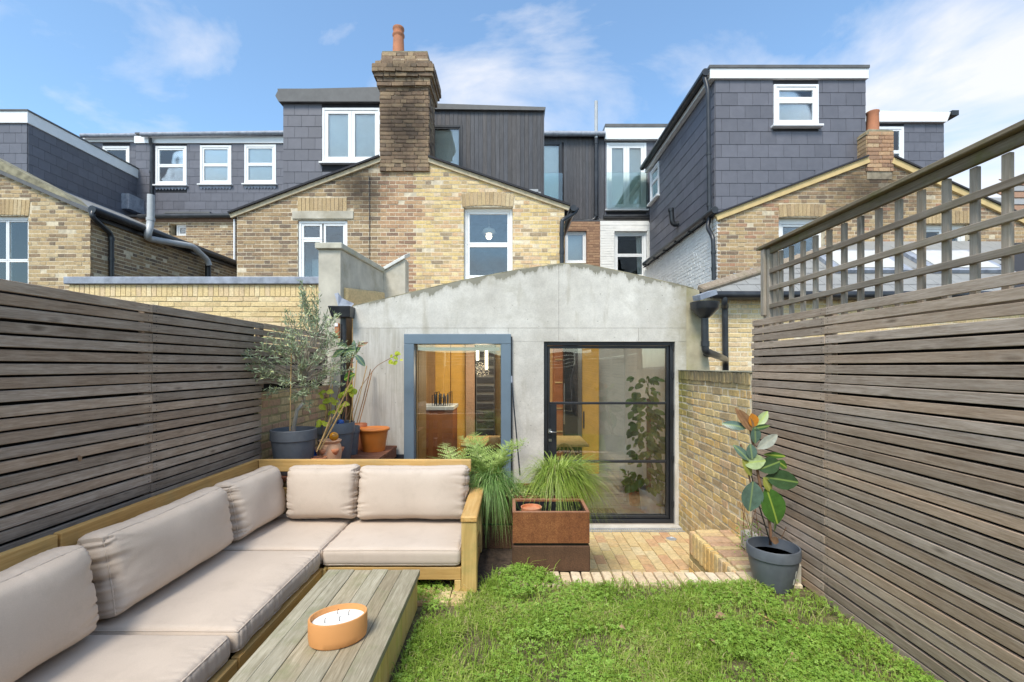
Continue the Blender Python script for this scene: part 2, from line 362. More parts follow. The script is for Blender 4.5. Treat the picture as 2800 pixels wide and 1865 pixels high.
def concrete():
    m, nt = newmat('board_marked_concrete'); p = pos(nt)
    big = noise_(nt, p, 1.3, 6, .6, .3); mid = noise_(nt, p, 6, 7, .65); fine = noise_(nt, p, 60, 4, .6)
    c = ramp(nt, big, [(.3, (.45, .42, .37)), (.5, (.57, .54, .485)), (.7, (.66, .63, .575))])
    c = mixc(nt, .55, c, ramp(nt, mid, [(.3, .78), (.7, 1.18)]), 'MULTIPLY')
    c = mixc(nt, .35, c, ramp(nt, fine, [(.3, .75), (.7, 1.2)]), 'MULTIPLY')
    grain = noise_(nt, p, 55, 5, .6, .5, (1, 1, .05))
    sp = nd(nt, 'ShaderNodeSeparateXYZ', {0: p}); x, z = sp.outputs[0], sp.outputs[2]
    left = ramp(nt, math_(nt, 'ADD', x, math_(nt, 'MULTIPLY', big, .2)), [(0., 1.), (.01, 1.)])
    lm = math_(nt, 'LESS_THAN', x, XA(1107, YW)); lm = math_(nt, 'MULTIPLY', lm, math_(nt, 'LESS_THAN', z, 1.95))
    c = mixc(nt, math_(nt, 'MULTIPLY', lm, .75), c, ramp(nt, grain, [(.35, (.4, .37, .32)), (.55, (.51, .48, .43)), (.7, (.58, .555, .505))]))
    # rain streaks and algae below the coping edge
    d = math_(nt, 'SUBTRACT', RIDGE_Z, z)
    sl = math_(nt, 'MULTIPLY', math_(nt, 'ABSOLUTE', math_(nt, 'SUBTRACT', x, RIDGE_X)), .195)
    d = math_(nt, 'SUBTRACT', d, sl)
    str_ = noise_(nt, p, 9, 5, .7, 0, (1, 1, .12))
    e = math_(nt, 'ADD', d, math_(nt, 'MULTIPLY', math_(nt, 'SUBTRACT', str_, .5), .35))
    alg = ramp(nt, e, [(-.06, 1.), (-.01, .5), (.05, 0.)])
    c = mixc(nt, math_(nt, 'MULTIPLY', alg, .75), c, (.13, .12, .075))
    s2 = ramp(nt, noise_(nt, p, 5.5, 4, .6, 0, (1, 1, .22)), [(.58, 0.), (.72, 1.)])
    c = mixc(nt, math_(nt, 'MULTIPLY', s2, .4), c, (.28, .24, .16))
    s3 = ramp(nt, noise_(nt, p, 2.6, 8, .7, .6), [(.52, 0.), (.7, 1.)])
    c = mixc(nt, math_(nt, 'MULTIPLY', s3, .42), c, (.34, .315, .25))
    # greenish brown weathering on the right hand end
    c = mixc(nt, math_(nt, 'MULTIPLY', blob(nt, p, (2.2, YW, 1.9), (.36, .6, 1.1), .7, 5, .5), .7), c, (.25, .21, .11))
    vo = nd(nt, 'ShaderNodeTexVoronoi', {'Vector': p, 'Scale': 11.}).outputs['Distance']
    pit = ramp(nt, math_(nt, 'ADD', vo, math_(nt, 'MULTIPLY', mid, .06)), [(.075, 1.), (.095, 0.)])
    c = mixc(nt, math_(nt, 'MULTIPLY', pit, .75), c, (.1, .09, .075))
    h = math_(nt, 'SUBTRACT', math_(nt, 'ADD', math_(nt, 'MULTIPLY', fine, .4), math_(nt, 'MULTIPLY', grain, .5)), pit)
    return finish(m, nt, c, .85, h, .35, .006, spec=.3)
M['concrete'] = concrete()
M['concrete_weathered'] = plain('weathered_concrete', (.4, .35, .235), .9, .25, 5, .4, 40, dirt=(.22, .2, .06), dirtscale=2.2, dirtamt=.75)
M['render'] = plain('grey_render', (.5, .46, .38), .9, .2, 3.5, .4, 40, dirt=(.24, .2, .12), dirtscale=2.5, dirtamt=.6)
M['coping'] = plain('stone_coping', (.5, .47, .38), .9, .2, 8, .4, 40, dirt=(.3, .28, .12), dirtscale=4, dirtamt=.7)
M['render_white'] = plain('chalky_coping', (.62, .61, .57), .9, .12, 8, .3)
def fabric():
    m, nt = newmat('beige_canvas'); p = pos(nt)
    o = nd(nt, 'ShaderNodeTexCoord').outputs['Object']
    w1 = nd(nt, 'ShaderNodeTexWave', {'Vector': o, 'Scale': 260., 'Distortion': 1.}, bands_direction='X').outputs['Fac']
    w2 = nd(nt, 'ShaderNodeTexWave', {'Vector': o, 'Scale': 260., 'Distortion': 1.}, bands_direction='Y').outputs['Fac']
    w = math_(nt, 'ADD', w1, w2)
    n = noise_(nt, p, 3, 5, .6); c = ramp(nt, n, [(.3, (.535, .445, .365)), (.7, (.59, .495, .41))])
    c = mixc(nt, math_(nt, 'MULTIPLY', ramp(nt, noise_(nt, p, 8, 7, .7), [(.52, 0.), (.75, 1.)]), .3), c, (.4, .33, .26))
    c = mixc(nt, .25, c, ramp(nt, noise_(nt, p, 350, 2), [(.3, .8), (.7, 1.2)]), 'MULTIPLY')
    return finish(m, nt, c, .95, math_(nt, 'ADD', math_(nt, 'MULTIPLY', w, .25), noise_(nt, p, 220, 3)), .18, .002, spec=.15)
M['fabric'] = fabric()
M['fence_l'] = wood('fence_wood_shaded', (.215, .155, .11), (.335, .258, .196), (.48, .39, .312), 'y', .8, .75, 2.6, ((.45, .38, .31), .25), val=.26)  # darker copy: the weaker light on this side is in the colour
M['fence_r'] = wood('fence_wood_lit', (.26, .185, .128), (.39, .297, .222), (.53, .42, .33), 'y', .8, .75, 2.6, ((.5, .42, .34), .2), val=.24)  # lighter copy: the stronger light on this side is in the colour
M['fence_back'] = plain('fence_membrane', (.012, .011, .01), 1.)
M['trellis_y'] = wood('trellis_wood_rail', (.19, .145, .1), (.28, .225, .17), (.38, .32, .255), 'y', .85, .5, .8, ((.16, .15, .07), .35))
M['trellis_z'] = wood('trellis_wood_post', (.22, .175, .13), (.33, .275, .215), (.43, .375, .305), 'z', .85, .5, .8, ((.19, .17, .09), .25))
M['capwood'] = wood('mossy_cap_wood', (.12, .09, .055), (.19, .15, .1), (.28, .235, .165), 'y', .9, .3, .8, ((.12, .12, .03), .6))
M['sofa_x'] = wood('sofa_timber_x', (.42, .24, .075), (.57, .35, .12), (.66, .45, .19), 'x', .6, .25, .6, ((.36, .28, .12), .3), val=.1)
M['sofa_y'] = wood('sofa_timber_y', (.42, .24, .075), (.57, .35, .12), (.66, .45, .19), 'y', .6, .25, .6, ((.36, .28, .12), .3), val=.1)
M['sofa_z'] = wood('sofa_timber_z', (.42, .29, .1), (.54, .39, .15), (.63, .48, .22), 'z', .65, .3, .6, ((.32, .29, .1), .45), val=.1)
M['table_top'] = wood('weathered_tabletop', (.22, .195, .13), (.335, .3, .215), (.47, .43, .325), 'y', .85, .3, 1.8, ((.2, .22, .1), .45), val=.16)
M['table_side'] = wood('mossy_lit_table_side', (.5, .36, .12), (.66, .49, .18), (.75, .6, .28), 'z', .75, .25, .5, ((.48, .48, .08), .6), val=.1)  # mossy wood, its bright yellow also standing in for light on the sides
M['shelf'] = wood('red_brown_deck', (.13, .045, .025), (.22, .085, .045), (.32, .15, .08), 'x', .8, .4, .8)
M['cane'] = wood('bamboo_cane', (.35, .21, .08), (.5, .32, .13), (.6, .42, .2), 'z', .6, 0, .5)
M['cane_dark'] = wood('brown_cane', (.14, .075, .035), (.24, .13, .06), (.32, .19, .1), 'z', .7, 0, .5)
M['bark_grey'] = wood('olive_bark', (.2, .18, .14), (.33, .3, .24), (.44, .41, .34), 'z', .9, .3, .5)
M['bark_brown'] = wood('brown_stem', (.1, .05, .03), (.19, .1, .055), (.27, .16, .09), 'z', .8, .3, .5)
M['ply'] = wood('plywood', (.52, .32, .13), (.66, .44, .19), (.74, .53, .26), 'z', .6, .1, .4, bs=.1)
M['ochre'] = plain('ochre_glow_wall', (.78, .43, .08), .8, .1)  # ochre colour that also carries the warm indoor lamp glow
M['rust_in'] = plain('rust_cabinet', (.4, .14, .05), .6, .15)
M['wallgrey'] = plain('grey_plaster', (.5, .49, .46), .9, .08)
M['wallwhite'] = plain('pale_plaster', (.72, .72, .68), .9, .06)
M['floorin'] = wood('grey_floorboard', (.3, .27, .235), (.4, .365, .32), (.48, .44, .39), 'x', .5, .2, .5)
M['brickin'] = M['brick_left']
def corten(name, a, b, c):
    m, nt = newmat(name); p = pos(nt)
    n = noise_(nt, p, 140, 5, .7); n2 = noise_(nt, p, 4, 5, .6); st = noise_(nt, p, 40, 4, .6, 0, (1, 1, .12))
    col = ramp(nt, math_(nt, 'ADD', math_(nt, 'MULTIPLY', n, .6), math_(nt, 'MULTIPLY', n2, .4)), [(.35, a), (.5, b), (.65, c)])
    col = mixc(nt, .4, col, ramp(nt, st, [(.3, .7), (.7, 1.25)]), 'MULTIPLY')
    return finish(m, nt, col, .8, n, .4, .003, spec=.25)
M['corten'] = corten('rusty_steel', (.1, .038, .018), (.22, .083, .031), (.35, .155, .06))
M['corten_dark'] = corten('dark_rusty_steel', (.055, .03, .018), (.1, .055, .032), (.16, .085, .045))
M['corten_rim'] = corten('rusty_rim', (.22, .09, .05), (.33, .16, .09), (.42, .22, .13))
M['liner'] = plain('black_liner', (.015, .015, .017), .3, .3)
M['blueframe'] = plain('blue_grey_aluminium', (.14, .19, .235), .45, .05, bs=.02)
M['chrome'] = plain('brushed_metal', (.6, .6, .6), .3, .1, metal=1.)
M['galv'] = plain('galvanised_grate', (.55, .57, .6), .4, .1, metal=.6)
M['lawnsoil'] = plain('lawn_soil', (.13, .11, .05), 1., .5, 14, 1., 50, dirt=(.07, .05, .03), dirtscale=9, dirtamt=.7)
M['grass'] = leafmat('grass_blade', [(0., (.19, .29, .035)), (.35, (.28, .42, .055)), (.6, (.36, .5, .08)), (.8, (.48, .55, .14)), (.92, (.58, .53, .25)), (1., (.5, .4, .22))], .6, .4)
M['clover'] = leafmat('clover_leaf', [(0., (.17, .31, .035)), (.5, (.27, .44, .06)), (1., (.4, .58, .12))], .55, .35)
M['olive_leaf'] = leafmat('olive_leaf', [(0., (.14, .18, .09)), (.4, (.28, .34, .19)), (.7, (.46, .52, .34)), (.9, (.54, .58, .24)), (1., (.6, .6, .3))], .5, .15)
M['fern'] = leafmat('fern_frond', [(0., (.2, .28, .06)), (.5, (.33, .44, .11)), (.85, (.5, .58, .22)), (1., (.52, .42, .19))], .6, .3)
M['carex'] = leafmat('sedge_blade', [(0., (.16, .26, .04)), (.4, (.3, .42, .06)), (.75, (.44, .54, .11)), (.92, (.53, .58, .22)), (1., (.48, .38, .18))], .45, .3)
M['carex2'] = leafmat('sedge_blade_cool', [(0., (.1, .2, .04)), (.5, (.19, .33, .08)), (.85, (.3, .45, .14)), (1., (.5, .52, .26))], .45, .3)
M['vineleaf'] = leafmat('yellow_green_leaf', [(0., (.32, .42, .04)), (.5, (.52, .58, .05)), (1., (.62, .62, .1))], .5, .4)
M['houseleaf'] = leafmat('houseplant_leaf', [(0., (.08, .16, .04)), (.6, (.17, .31, .07)), (1., (.32, .47, .14))], .35, .2)
M['deadleaf'] = leafmat('dry_leaf', [(0., (.13, .075, .04)), (.5, (.3, .18, .1)), (1., (.46, .31, .2))], .8, .15)
M['blueglass'] = plain('blue_bottle', (.02, .09, .35), .1, .1)
M['amber'] = plain('amber_glass', (.6, .25, .02), .08, .1)
def ficusmat(name, base, vein, back=None):
    m, nt = newmat(name)
    o = nd(nt, 'ShaderNodeTexCoord').outputs['Object']
    sp = nd(nt, 'ShaderNodeSeparateXYZ', {0: o})
    ax = math_(nt, 'ABSOLUTE', sp.outputs[0])
    mid = ramp(nt, ax, [(.0025, 1.), (.006, 0.)])
    wv = math_(nt, 'SINE', math_(nt, 'MULTIPLY', math_(nt, 'SUBTRACT', sp.outputs[1], math_(nt, 'MULTIPLY', ax, .45)), 620.))
    vm = ramp(nt, wv, [(.75, 0.), (1., 1.)])
    n = noise_(nt, o, 22, 4)
    c = ramp(nt, n, [(.3, tuple(x*.7 for x in base)), (.7, tuple(x*1.25 for x in base))])
    c = mixc(nt, math_(nt, 'MULTIPLY', vm, .16), c, vein); c = mixc(nt, math_(nt, 'MULTIPLY', mid, .8), c, vein)
    if back:
        bf = nd(nt, 'ShaderNodeNewGeometry').outputs['Backfacing']; c = mixc(nt, bf, c, back)
    return finish(m, nt, c, .32, wv, .12, .002, spec=.5, trans=.08)
M['ficus'] = ficusmat('rubber_leaf', (.04, .085, .035), (.25, .35, .09))
M['ficus_blue'] = ficusmat('rubber_leaf_bluish', (.1, .165, .13), (.27, .35, .13))
M['ficus_green'] = ficusmat('rubber_leaf_green', (.055, .145, .025), (.42, .52, .08))
M['ficus_pale'] = ficusmat('rubber_leaf_pale', (.38, .4, .34), (.45, .45, .36))
M['ficus_mottled'] = ficusmat('rubber_leaf_mottled', (.36, .45, .22), (.42, .52, .12))
M['ficus_brown'] = ficusmat('rubber_leaf_brown', (.3, .17, .085), (.2, .1, .05))
M['ficus_orange'] = ficusmat('rubber_leaf_orange', (.65, .25, .03), (.5, .2, .03))
M['ficus_olive'] = ficusmat('rubber_leaf_olive', (.3, .32, .06), (.4, .42, .12))

# ------------------------------------------------------------------ laid pieces
def chamfer_box(name, mat, seed, ch=.06, jit=.03):
    r = random.Random(seed); bm = bmesh.new(); bmesh.ops.create_cube(bm, size=1.)
    for v in bm.verts: v.co += Vector((r.uniform(-jit, jit)*.35, 0, r.uniform(-jit, jit)))
    if ch:
        bmesh.ops.bevel(bm, geom=bm.edges[:], offset=ch, segments=1, affect='EDGES')
    me = bpy.data.meshes.new(name); bm.to_mesh(me); bm.free(); me.materials.append(mat); return me
UNITS = {}
def units(mat, ch, jit, k=5):
    key = (mat.name, ch, jit)
    if key not in UNITS: UNITS[key] = [chamfer_box('brick', mat, s, ch, jit) for s in range(k)]
    return UNITS[key]
def place(parent, name, rz, boxes, mat, n_ind, vis=None, ch=0., jit=.04, stuffname='brickwork', tonefn=None, rough=.0025):
    """boxes: (centre, (length, depth, height)[, extra rotation y]). The largest n_ind in view become single objects, the rest one mesh."""
    us = units(mat, ch, jit); sc = []
    for i, b in enumerate(boxes):
        c = b[0]; ok = False
        if c[1] > .4:
            u, v = proj(c); ok = -20 < u < 2820 and -20 < v < 1885 and (vis is None or vis(u, v))
        sc.append((0 if ok else 1, c[1], i))
    sc.sort(); ind = {i for a, _, i in sc[:n_ind] if a == 0}
    rest = MB(); cr, sr = math.cos(rz), math.sin(rz)
    for i, b in enumerate(boxes):
        c, s = b[0], b[1]; t = tonefn(c) if tonefn else random.random()
        off = random.uniform(-rough, rough)
        c = Vector(c)+Vector((-sr*off, cr*off, 0)) if abs(s[1]) < .2 else Vector(c)+Vector((0, 0, off))
        if i in ind:
            o = link(name, random.choice(us), parent, c, (0, 0, rz+random.uniform(-.004, .004)), s); o['tone'] = float(t)
        else:
            rest.obox(c, Vector((cr, sr, 0))*s[0]/2, Vector((-sr, cr, 0))*s[1]/2, Vector((0, 0, s[2]/2)), t)
    if rest.v:
        o = rest.build(stuffname, mat, parent, fix=False, tones=True); o['kind'] = 'stuff'
def zline(top, u):
    for (a, za), (b, zb) in zip(top, top[1:]):
        if a <= u <= b: return za+(zb-za)*(u-a)/(b-a) if b > a else max(za, zb)
    return -1e9
def spans(top, holes, z0, z1):
    """intervals of u where the wall stands between z0 and z1"""
    out = []
    for (a, za), (b, zb) in zip(top, top[1:]):
        if za >= z1 and zb >= z1: s = (a, b)
        elif za < z1 and zb < z1: continue
        else:
            x = a+(b-a)*(z1-za)/(zb-za); s = (x, b) if zb > za else (a, x)
        if out and abs(out[-1][1]-s[0]) < 1e-6: out[-1] = (out[-1][0], s[1])
        else: out.append(s)
    for h0, h1, g0, g1 in holes:
        if g1 <= z0+.012 or g0 >= z1-.012: continue
        nw = []
        for a, b in out:
            if h1 <= a or h0 >= b: nw.append((a, b)); continue
            if h0 > a: nw.append((a, h0))
            if h1 < b: nw.append((h1, b))
        out = nw
    return out
def bricks(parent, F, top, holes, z0, z1, mat, n_ind=280, course=.075, T=.0585, bond='flemish', proud=.0035, depth=.05, vis=None, ch=0., seed=1, L=.215, tonefn=None, jit=.04, skip=None):
    r = random.Random(seed); bx = []; k = 0; z = z0
    while z < z1:
        for a, b in spans(top, holes, z, z+T):
            if bond == 'flemish': pat = [L, L*.477]
            else: pat = [L]
            per = sum(pat)+.01*len(pat)
            x = math.floor(a/per)*per+(k % 2)*(per*.5 if bond != 'flemish' else (L+.01+pat[1]*.5-L*.5))-per
            i = 0
            while x < b:
                w = pat[i % len(pat)]; i += 1
                p0, p1 = max(x, a), min(x+w, b)
                if p1-p0 > .03 and not (skip and skip((p0+p1)/2, z+T/2)):
                    c = F.p((p0+p1)/2, z+T/2, proud-depth/2+r.uniform(-.002, .003))
                    bx.append((c, (p1-p0, depth, T)))
                x += w+.01
        z += course; k += 1
    if isinstance(mat, list):
        for mt, fn, n in mat: place(parent, 'brick', F.rz(), [b for b in bx if fn(b[0])], mt, n, vis, ch, jit, tonefn=tonefn)
    else: place(parent, 'brick', F.rz(), bx, mat, n_ind, vis, ch, jit, tonefn=tonefn)
def backing(parent, F, top, holes, zb, thick, mat, name='wall'):
    us_ = sorted({u for u, _ in top} | {h for q in holes for h in q[:2] if top[0][0] < h < top[-1][0]})
    m = MB()
    for a, b in zip(us_, us_[1:]):
        mid = (a+b)/2; cuts = sorted([(q[2], q[3]) for q in holes if q[0] < mid < q[1]]); z = zb
        za, zc = zline(top, a+1e-7), zline(top, b-1e-7)
        for g0, g1 in cuts:
            if g0 > z: m.fbox(F, a, b, z, g0, 0, -thick)
            z = max(z, g1)
        if min(za, zc) > z: m.prism([(a, z), (b, z), (b, zc), (a, za)], 0, -thick, F)
    return m.build(name, mat, parent)
def soldier(parent, F, u0, u1, z0, z1, mat, rise=0., n=None, proud=.012, pitch=.075, name='arch_brick'):
    n = n or max(3, round((u1-u0)/pitch)); w = (u1-u0)/n; m0 = units(mat, .0, .02)
    for i in range(n):
        f = (i+.5)/n*2-1; dz = rise*(1-f*f)
        c = F.p(u0+(i+.5)*w, (z0+z1)/2+dz, proud-.03)
        o = link(name, random.choice(m0), parent, c, (0, f*.1*(rise > 0), F.rz()), (w-.01, .06, z1-z0)); o['tone'] = random.uniform(.3, 1.)
SLATE_UNIT = {}
def slates(parent, F, top, holes, z0, z1, mat, gauge=.25, w=.3, seed=3, vis=None, n_ind=260):
    """overlapping slates: lower edge proud of the one below"""
    if mat.name not in SLATE_UNIT:
        me = bpy.data.meshes.new('slate')
        vs_ = [(-.5,-.5,-.5),(.5,-.5,-.5),(.5,-.5,.5),(-.5,-.5,.5),(-.5,.5,-.5),(.5,.5,-.5),(.5,.1,.5),(-.5,.1,.5)]
        me.from_pydata(vs_, [], [(0,1,2,3),(4,7,6,5),(0,4,5,1),(3,2,6,7),(0,3,7,4),(1,5,6,2)]); me.materials.append(mat); SLATE_UNIT[mat.name] = me
    r = random.Random(seed); me = SLATE_UNIT[mat.name]; allb = []; k = 0; z = z1
    while z > z0:
        zl = max(z-gauge, z0)
        for a, b in spans(top, holes, zl, z):
            x = math.floor(a/w)*w-(k % 2)*w*.5
            while x < b:
                p0, p1 = max(x, a), min(x+w, b)
                if p1-p0 > .025: allb.append((F.p((p0+p1)/2, (zl+z)/2, .009), p1-p0-.005, z-zl-.002))
                x += w
        z -= gauge; k += 1
    rz = math.atan2(-F.N.x, F.N.y) ; n = 0; rest = MB()
    U = Vector((math.cos(rz), math.sin(rz), 0)); V = Vector((-math.sin(rz), math.cos(rz), 0))
    for c, sw, sh in allb:
        u, v = proj(c); inv = -10 < u < 2810 and -10 < v < 1200 and (vis is None or vis(u, v)); t = r.random()
        if inv and n < n_ind:
            o = link('slate', me, parent, c, (r.uniform(-.004, .004), 0, rz), (sw, .016, sh)); o['tone'] = t; n += 1
        else: rest.obox(c, U*sw/2, V*.007, Vector((0, 0, sh/2)), t)
    if rest.v: rest.build('slate_field', mat, parent, fix=False, tones=True)['kind'] = 'stuff'
def window(parent, F, u0, u1, z0, z1, panes, fw=.06, d=-.05, mat=None, behind='curtain', sill=True, glass=None, arch=0., depth=.07, bw=.045, room=.25):
    """panes: rects in fractions (a,b,c,e) of the inner opening; the frame fills what they leave"""
    mat = mat or M['upvc']; glass = glass or M['glass']
    m = MB()
    m.fbox(F, u0, u0+fw, z0, z1, d, d-depth); m.fbox(F, u1-fw, u1, z0, z1, d, d-depth)
    m.fbox(F, u0+fw, u1-fw, z0, z0+fw, d, d-depth); m.fbox(F, u0+fw, u1-fw, z1-fw, z1, d, d-depth)
    root = m.build('window', mat, parent, bevel=.004)
    iw, ih = u1-u0-2*fw, z1-z0-2*fw
    for a, b, c, e in panes:
        pu0, pu1, pz0, pz1 = u0+fw+a*iw, u0+fw+b*iw, z0+fw+c*ih, z0+fw+e*ih
        s = MB(); w = bw; dd = d-.012
        s.fbox(F, pu0+.001, pu0+w, pz0+.001, pz1-.001, dd, dd-.045); s.fbox(F, pu1-w, pu1-.001, pz0+.001, pz1-.001, dd, dd-.045)
        s.fbox(F, pu0+w, pu1-w, pz0+.001, pz0+w, dd, dd-.045); s.fbox(F, pu0+w, pu1-w, pz1-w, pz1-.001, dd, dd-.045)
        s.build('sash', mat, root, bevel=.004)
        g = MB().fbox(F, pu0+w-.004, pu1-w+.004, pz0+w-.004, pz1-w+.004, dd-.02, dd-.026); g.build('pane', glass, root)
    if sill: MB().fbox(F, u0-.05, u1+.05, z0-.045, z0-.002, d+.075, d-.06).build('sill', mat, root, bevel=.005)
    if isinstance(behind, float):
        zc_ = z1-.01-behind*(z1-z0-.02)
        MB().fbox(F, u0+.01, u1-.01, zc_, z1-.01, d-room+.16, d-room+.15).build('blind', M['curtain'], root)
        MB().fbox(F, u0+.01, u1-.01, zc_-.02, zc_-.001, d-room+.165, d-room+.145).build('blind_bar', M['white'], root)
        behind = 'roomgrey'
    if behind == 'curtain': MB().fbox(F, u0+.01, u1-.01, z0+.01, z1-.01, d-room+.16, d-room+.15).build('blind', M['curtain'], root)
    elif behind:
        b = MB(); mm = M[behind]
        b.fbox(F, u0-.5, u1+.5, z0-.6, z1+.4, d-2.4, d-2.45); b.fbox(F, u0-.5, u1+.5, z0-.65, z0-.6, d-.2, d-2.4); b.fbox(F, u0-.55, u0-.5, z0-.6, z1+.4, d-.2, d-2.4); b.fbox(F, u1+.5, u1+.55, z0-.6, z1+.4, d-.2, d-2.4); b.fbox(F, u0-.5, u1+.5, z1+.4, z1+.45, d-.2, d-2.4)
        b.build('room', mm, root)
    return root
SASH = [(0, 1, 0, .5), (0, 1, .5, 1)]
def pipe(parent, name, pts, r, mat, collars=(), n=12):
    m = MB().tube(pts, r, n); o = m.build(name, mat, parent, smooth=True, auto=50)
    for c, d in collars:
        c, d = Vector(c), Vector(d).normalized()
        MB().tube([c-d*.03, c+d*.03], r*1.18, n).build('collar', mat, o, smooth=True, auto=50)
    return o
def bend(pts, r=.08, k=4):
    pts = [Vector(p) for p in pts]; out = [pts[0]]
    for a, b, c in zip(pts, pts[1:], pts[2:]):
        d0 = min(r, (b-a).length*.45); d1 = min(r, (c-b).length*.45)
        p0, p1 = b+(a-b).normalized()*d0, b+(c-b).normalized()*d1
        for i in range(k+1):
            t = i/k; out.append(p0*(1-t)**2+b*2*t*(1-t)+p1*t*t)
    return out+[pts[-1]]
# ------------------------------------------------------------------ ground
def sheet(name, x0, x1, y0, y1, z, mat, label=None):
    o = MB().add([(x0, y0, z), (x1, y0, z), (x1, y1, z), (x0, y1, z)], [(0, 1, 2, 3)]).build(name, mat, fix=False); o['kind'] = 'structure'; return o
sheet('ground', -600, 600, -600, 900, -.75, M['soil'])
PATIO_Z = -.406

def cols(Y, *us): return [XA(u, Y) for u in us]
# ------------------------------------------------------------------ the pair of brick rear additions with the tall chimney
Y = YA; F = front(Y)
xl, xr, xa = cols(Y, 648, 1543, 1098); zl, zr, za = ZA(580, Y), ZA(562, Y), ZA(410, Y)
house_a = thing('brick_house', (xa, Y, PATIO_Z), 'yellow brick gabled rear addition with tall sooty chimney in the middle of the picture', 'house')
top = [(xl, zl), (xa, za), (xr, zr)]
wA = (*cols(Y, 814, 950), ZA(775, Y), ZA(602, Y)); wB = (*cols(Y, 1268, 1402), ZA(765, Y), ZA(566, Y))
lint = (*cols(Y, 800, 967), ZA(600, Y), ZA(577, Y)); archA = (*cols(Y, 814, 949), ZA(577, Y), ZA(541, Y)); archB = (*cols(Y, 1262, 1405), ZA(566, Y), ZA(530, Y))
holes = [wA, wB]
backing(house_a, F, top, holes, PATIO_Z, .25, M['mortar_a'])
cx0, cx1 = cols(Y, 1010, 1172); cz = XA(1135, Y)
def reg(c):
    x, z = c[0], c[2]; n = mn.noise(Vector((x*1.5, 0, z*1.5)))*.5
    if x+n*.5 < XA(1040, YA): return 0
    if x+n*.5 < XA(1155, YA): return 2
    return 1
visA = lambda u, v: v < 800
bricks(house_a, F, top, holes+[lint, archA, archB], 2.45, za-.02, [(M['stock_left'], lambda c: reg(c) == 0, 110), (M['stock_a'], lambda c: reg(c) == 1, 130), (M['stock_red'], lambda c: reg(c) == 2, 60)], vis=visA, seed=2)
soldier(house_a, F, *archA, M['stock_l'], 0., proud=.014); soldier(house_a, F, *archB, M['stock_l'], .03, proud=.016)
MB().fbox(F, lint[0], lint[1], lint[2]+.004, lint[3]-.004, .025, -.1).build('lintel', M['render'], house_a, bevel=.006)
W = window(house_a, F, wA[0]+.003, wA[1]-.003, wA[2]+.003, wA[3]-.003, [(0, .47, .72, 1), (0, .47, 0, .72), (.5, 1, 0, 1)], .05, -.03, M['white'], 'roomdark', False)
MB().fbox(F, *cols(Y, 835, 905), ZA(775, Y), ZA(700, Y), -.3, -.32).build('net_curtain', M['roomgrey'], W)
W = window(house_a, F, wB[0]+.003, wB[1]-.003, wB[2]+.003, wB[3]-.003, SASH, .055, -.09, M['white'], 'roomgrey')
fr = MB(); x0, x1 = cols(Y, 1342, 1380); z0, z1 = ZA(725, Y), ZA(683, Y)
fr.fbox(F, x0, x1, z0, z1, -2.3, -2.33); fr.build('picture_frame', M['white'], W)
MB().fbox(F, *cols(Y, 1285, 1340), ZA(755, Y), ZA(690, Y), -1.6, -2.2).build('wardrobe', M['roomdark'], W)
m_, nt_ = newmat('lit_bulb'); em_ = nd(nt_, 'ShaderNodeEmission', {'Color': (1, .85, .6, 1), 'Strength': 3.}); oo_ = nd(nt_, 'ShaderNodeOutputMaterial'); nt_.links.new(em_.outputs[0], oo_.inputs['Surface']); M['bulb'] = m_
cxb, czb = XA(1337, Y+.6), ZA(647, Y+.6)
lb = thing('ceiling_light', (cxb, Y+.6, czb), 'lit bulb in a glass shade seen through the right sash of the yellow gable', 'lamp')
MB().lathe((cxb, Y+.6, czb-.06), [(0, 0)]+[(.06*math.sin(math.pi*i/8), .06-.06*math.cos(math.pi*i/8)) for i in range(1, 8)]+[(0, .12)], 14).build('bulb', M['bulb'], lb, smooth=True)
MB().lathe((cxb, Y+.6, czb+.06), [(.16, 0), (.12, .08), (.03, .12)], 18).build('shade', M['curtain'], lb, smooth=True); MB().tube([(cxb, Y+.6, czb+.18), (cxb, Y+.6, czb+.5)], .008, 6).build('flex', M['white'], lb)
# verges: slate edge over a pale mortar fillet
for (a, zA), (b, zB) in (((xl-.12, zl-.05), (cols(Y, 1041)[0], ZA(433, Y))), ((XA(1172, Y), ZA(434, Y)), (xr+.1, zr-.03))):
    d = Vector((b-a, zB-zA)).normalized(); nrm = Vector((-d.y, d.x))
    if nrm.y < 0: nrm = -nrm
    def strip(o0, o1, y0, y1): return [(a+nrm.x*o0, zA+nrm.y*o0), (b+nrm.x*o0, zB+nrm.y*o0), (b+nrm.x*o1, zB+nrm.y*o1), (a+nrm.x*o1, zA+nrm.y*o1)], y0, y1
    q, y0, y1 = strip(-.075, .0, Y-.045, Y-.0005); MB().prism(q, y0, y1).build('verge_fillet', M['cream'], house_a)
    q, y0, y1 = strip(.002, .035, Y-.09, 13.2); MB().prism(q, y0, y1).build('roof_slope', M['slate_back'], house_a)
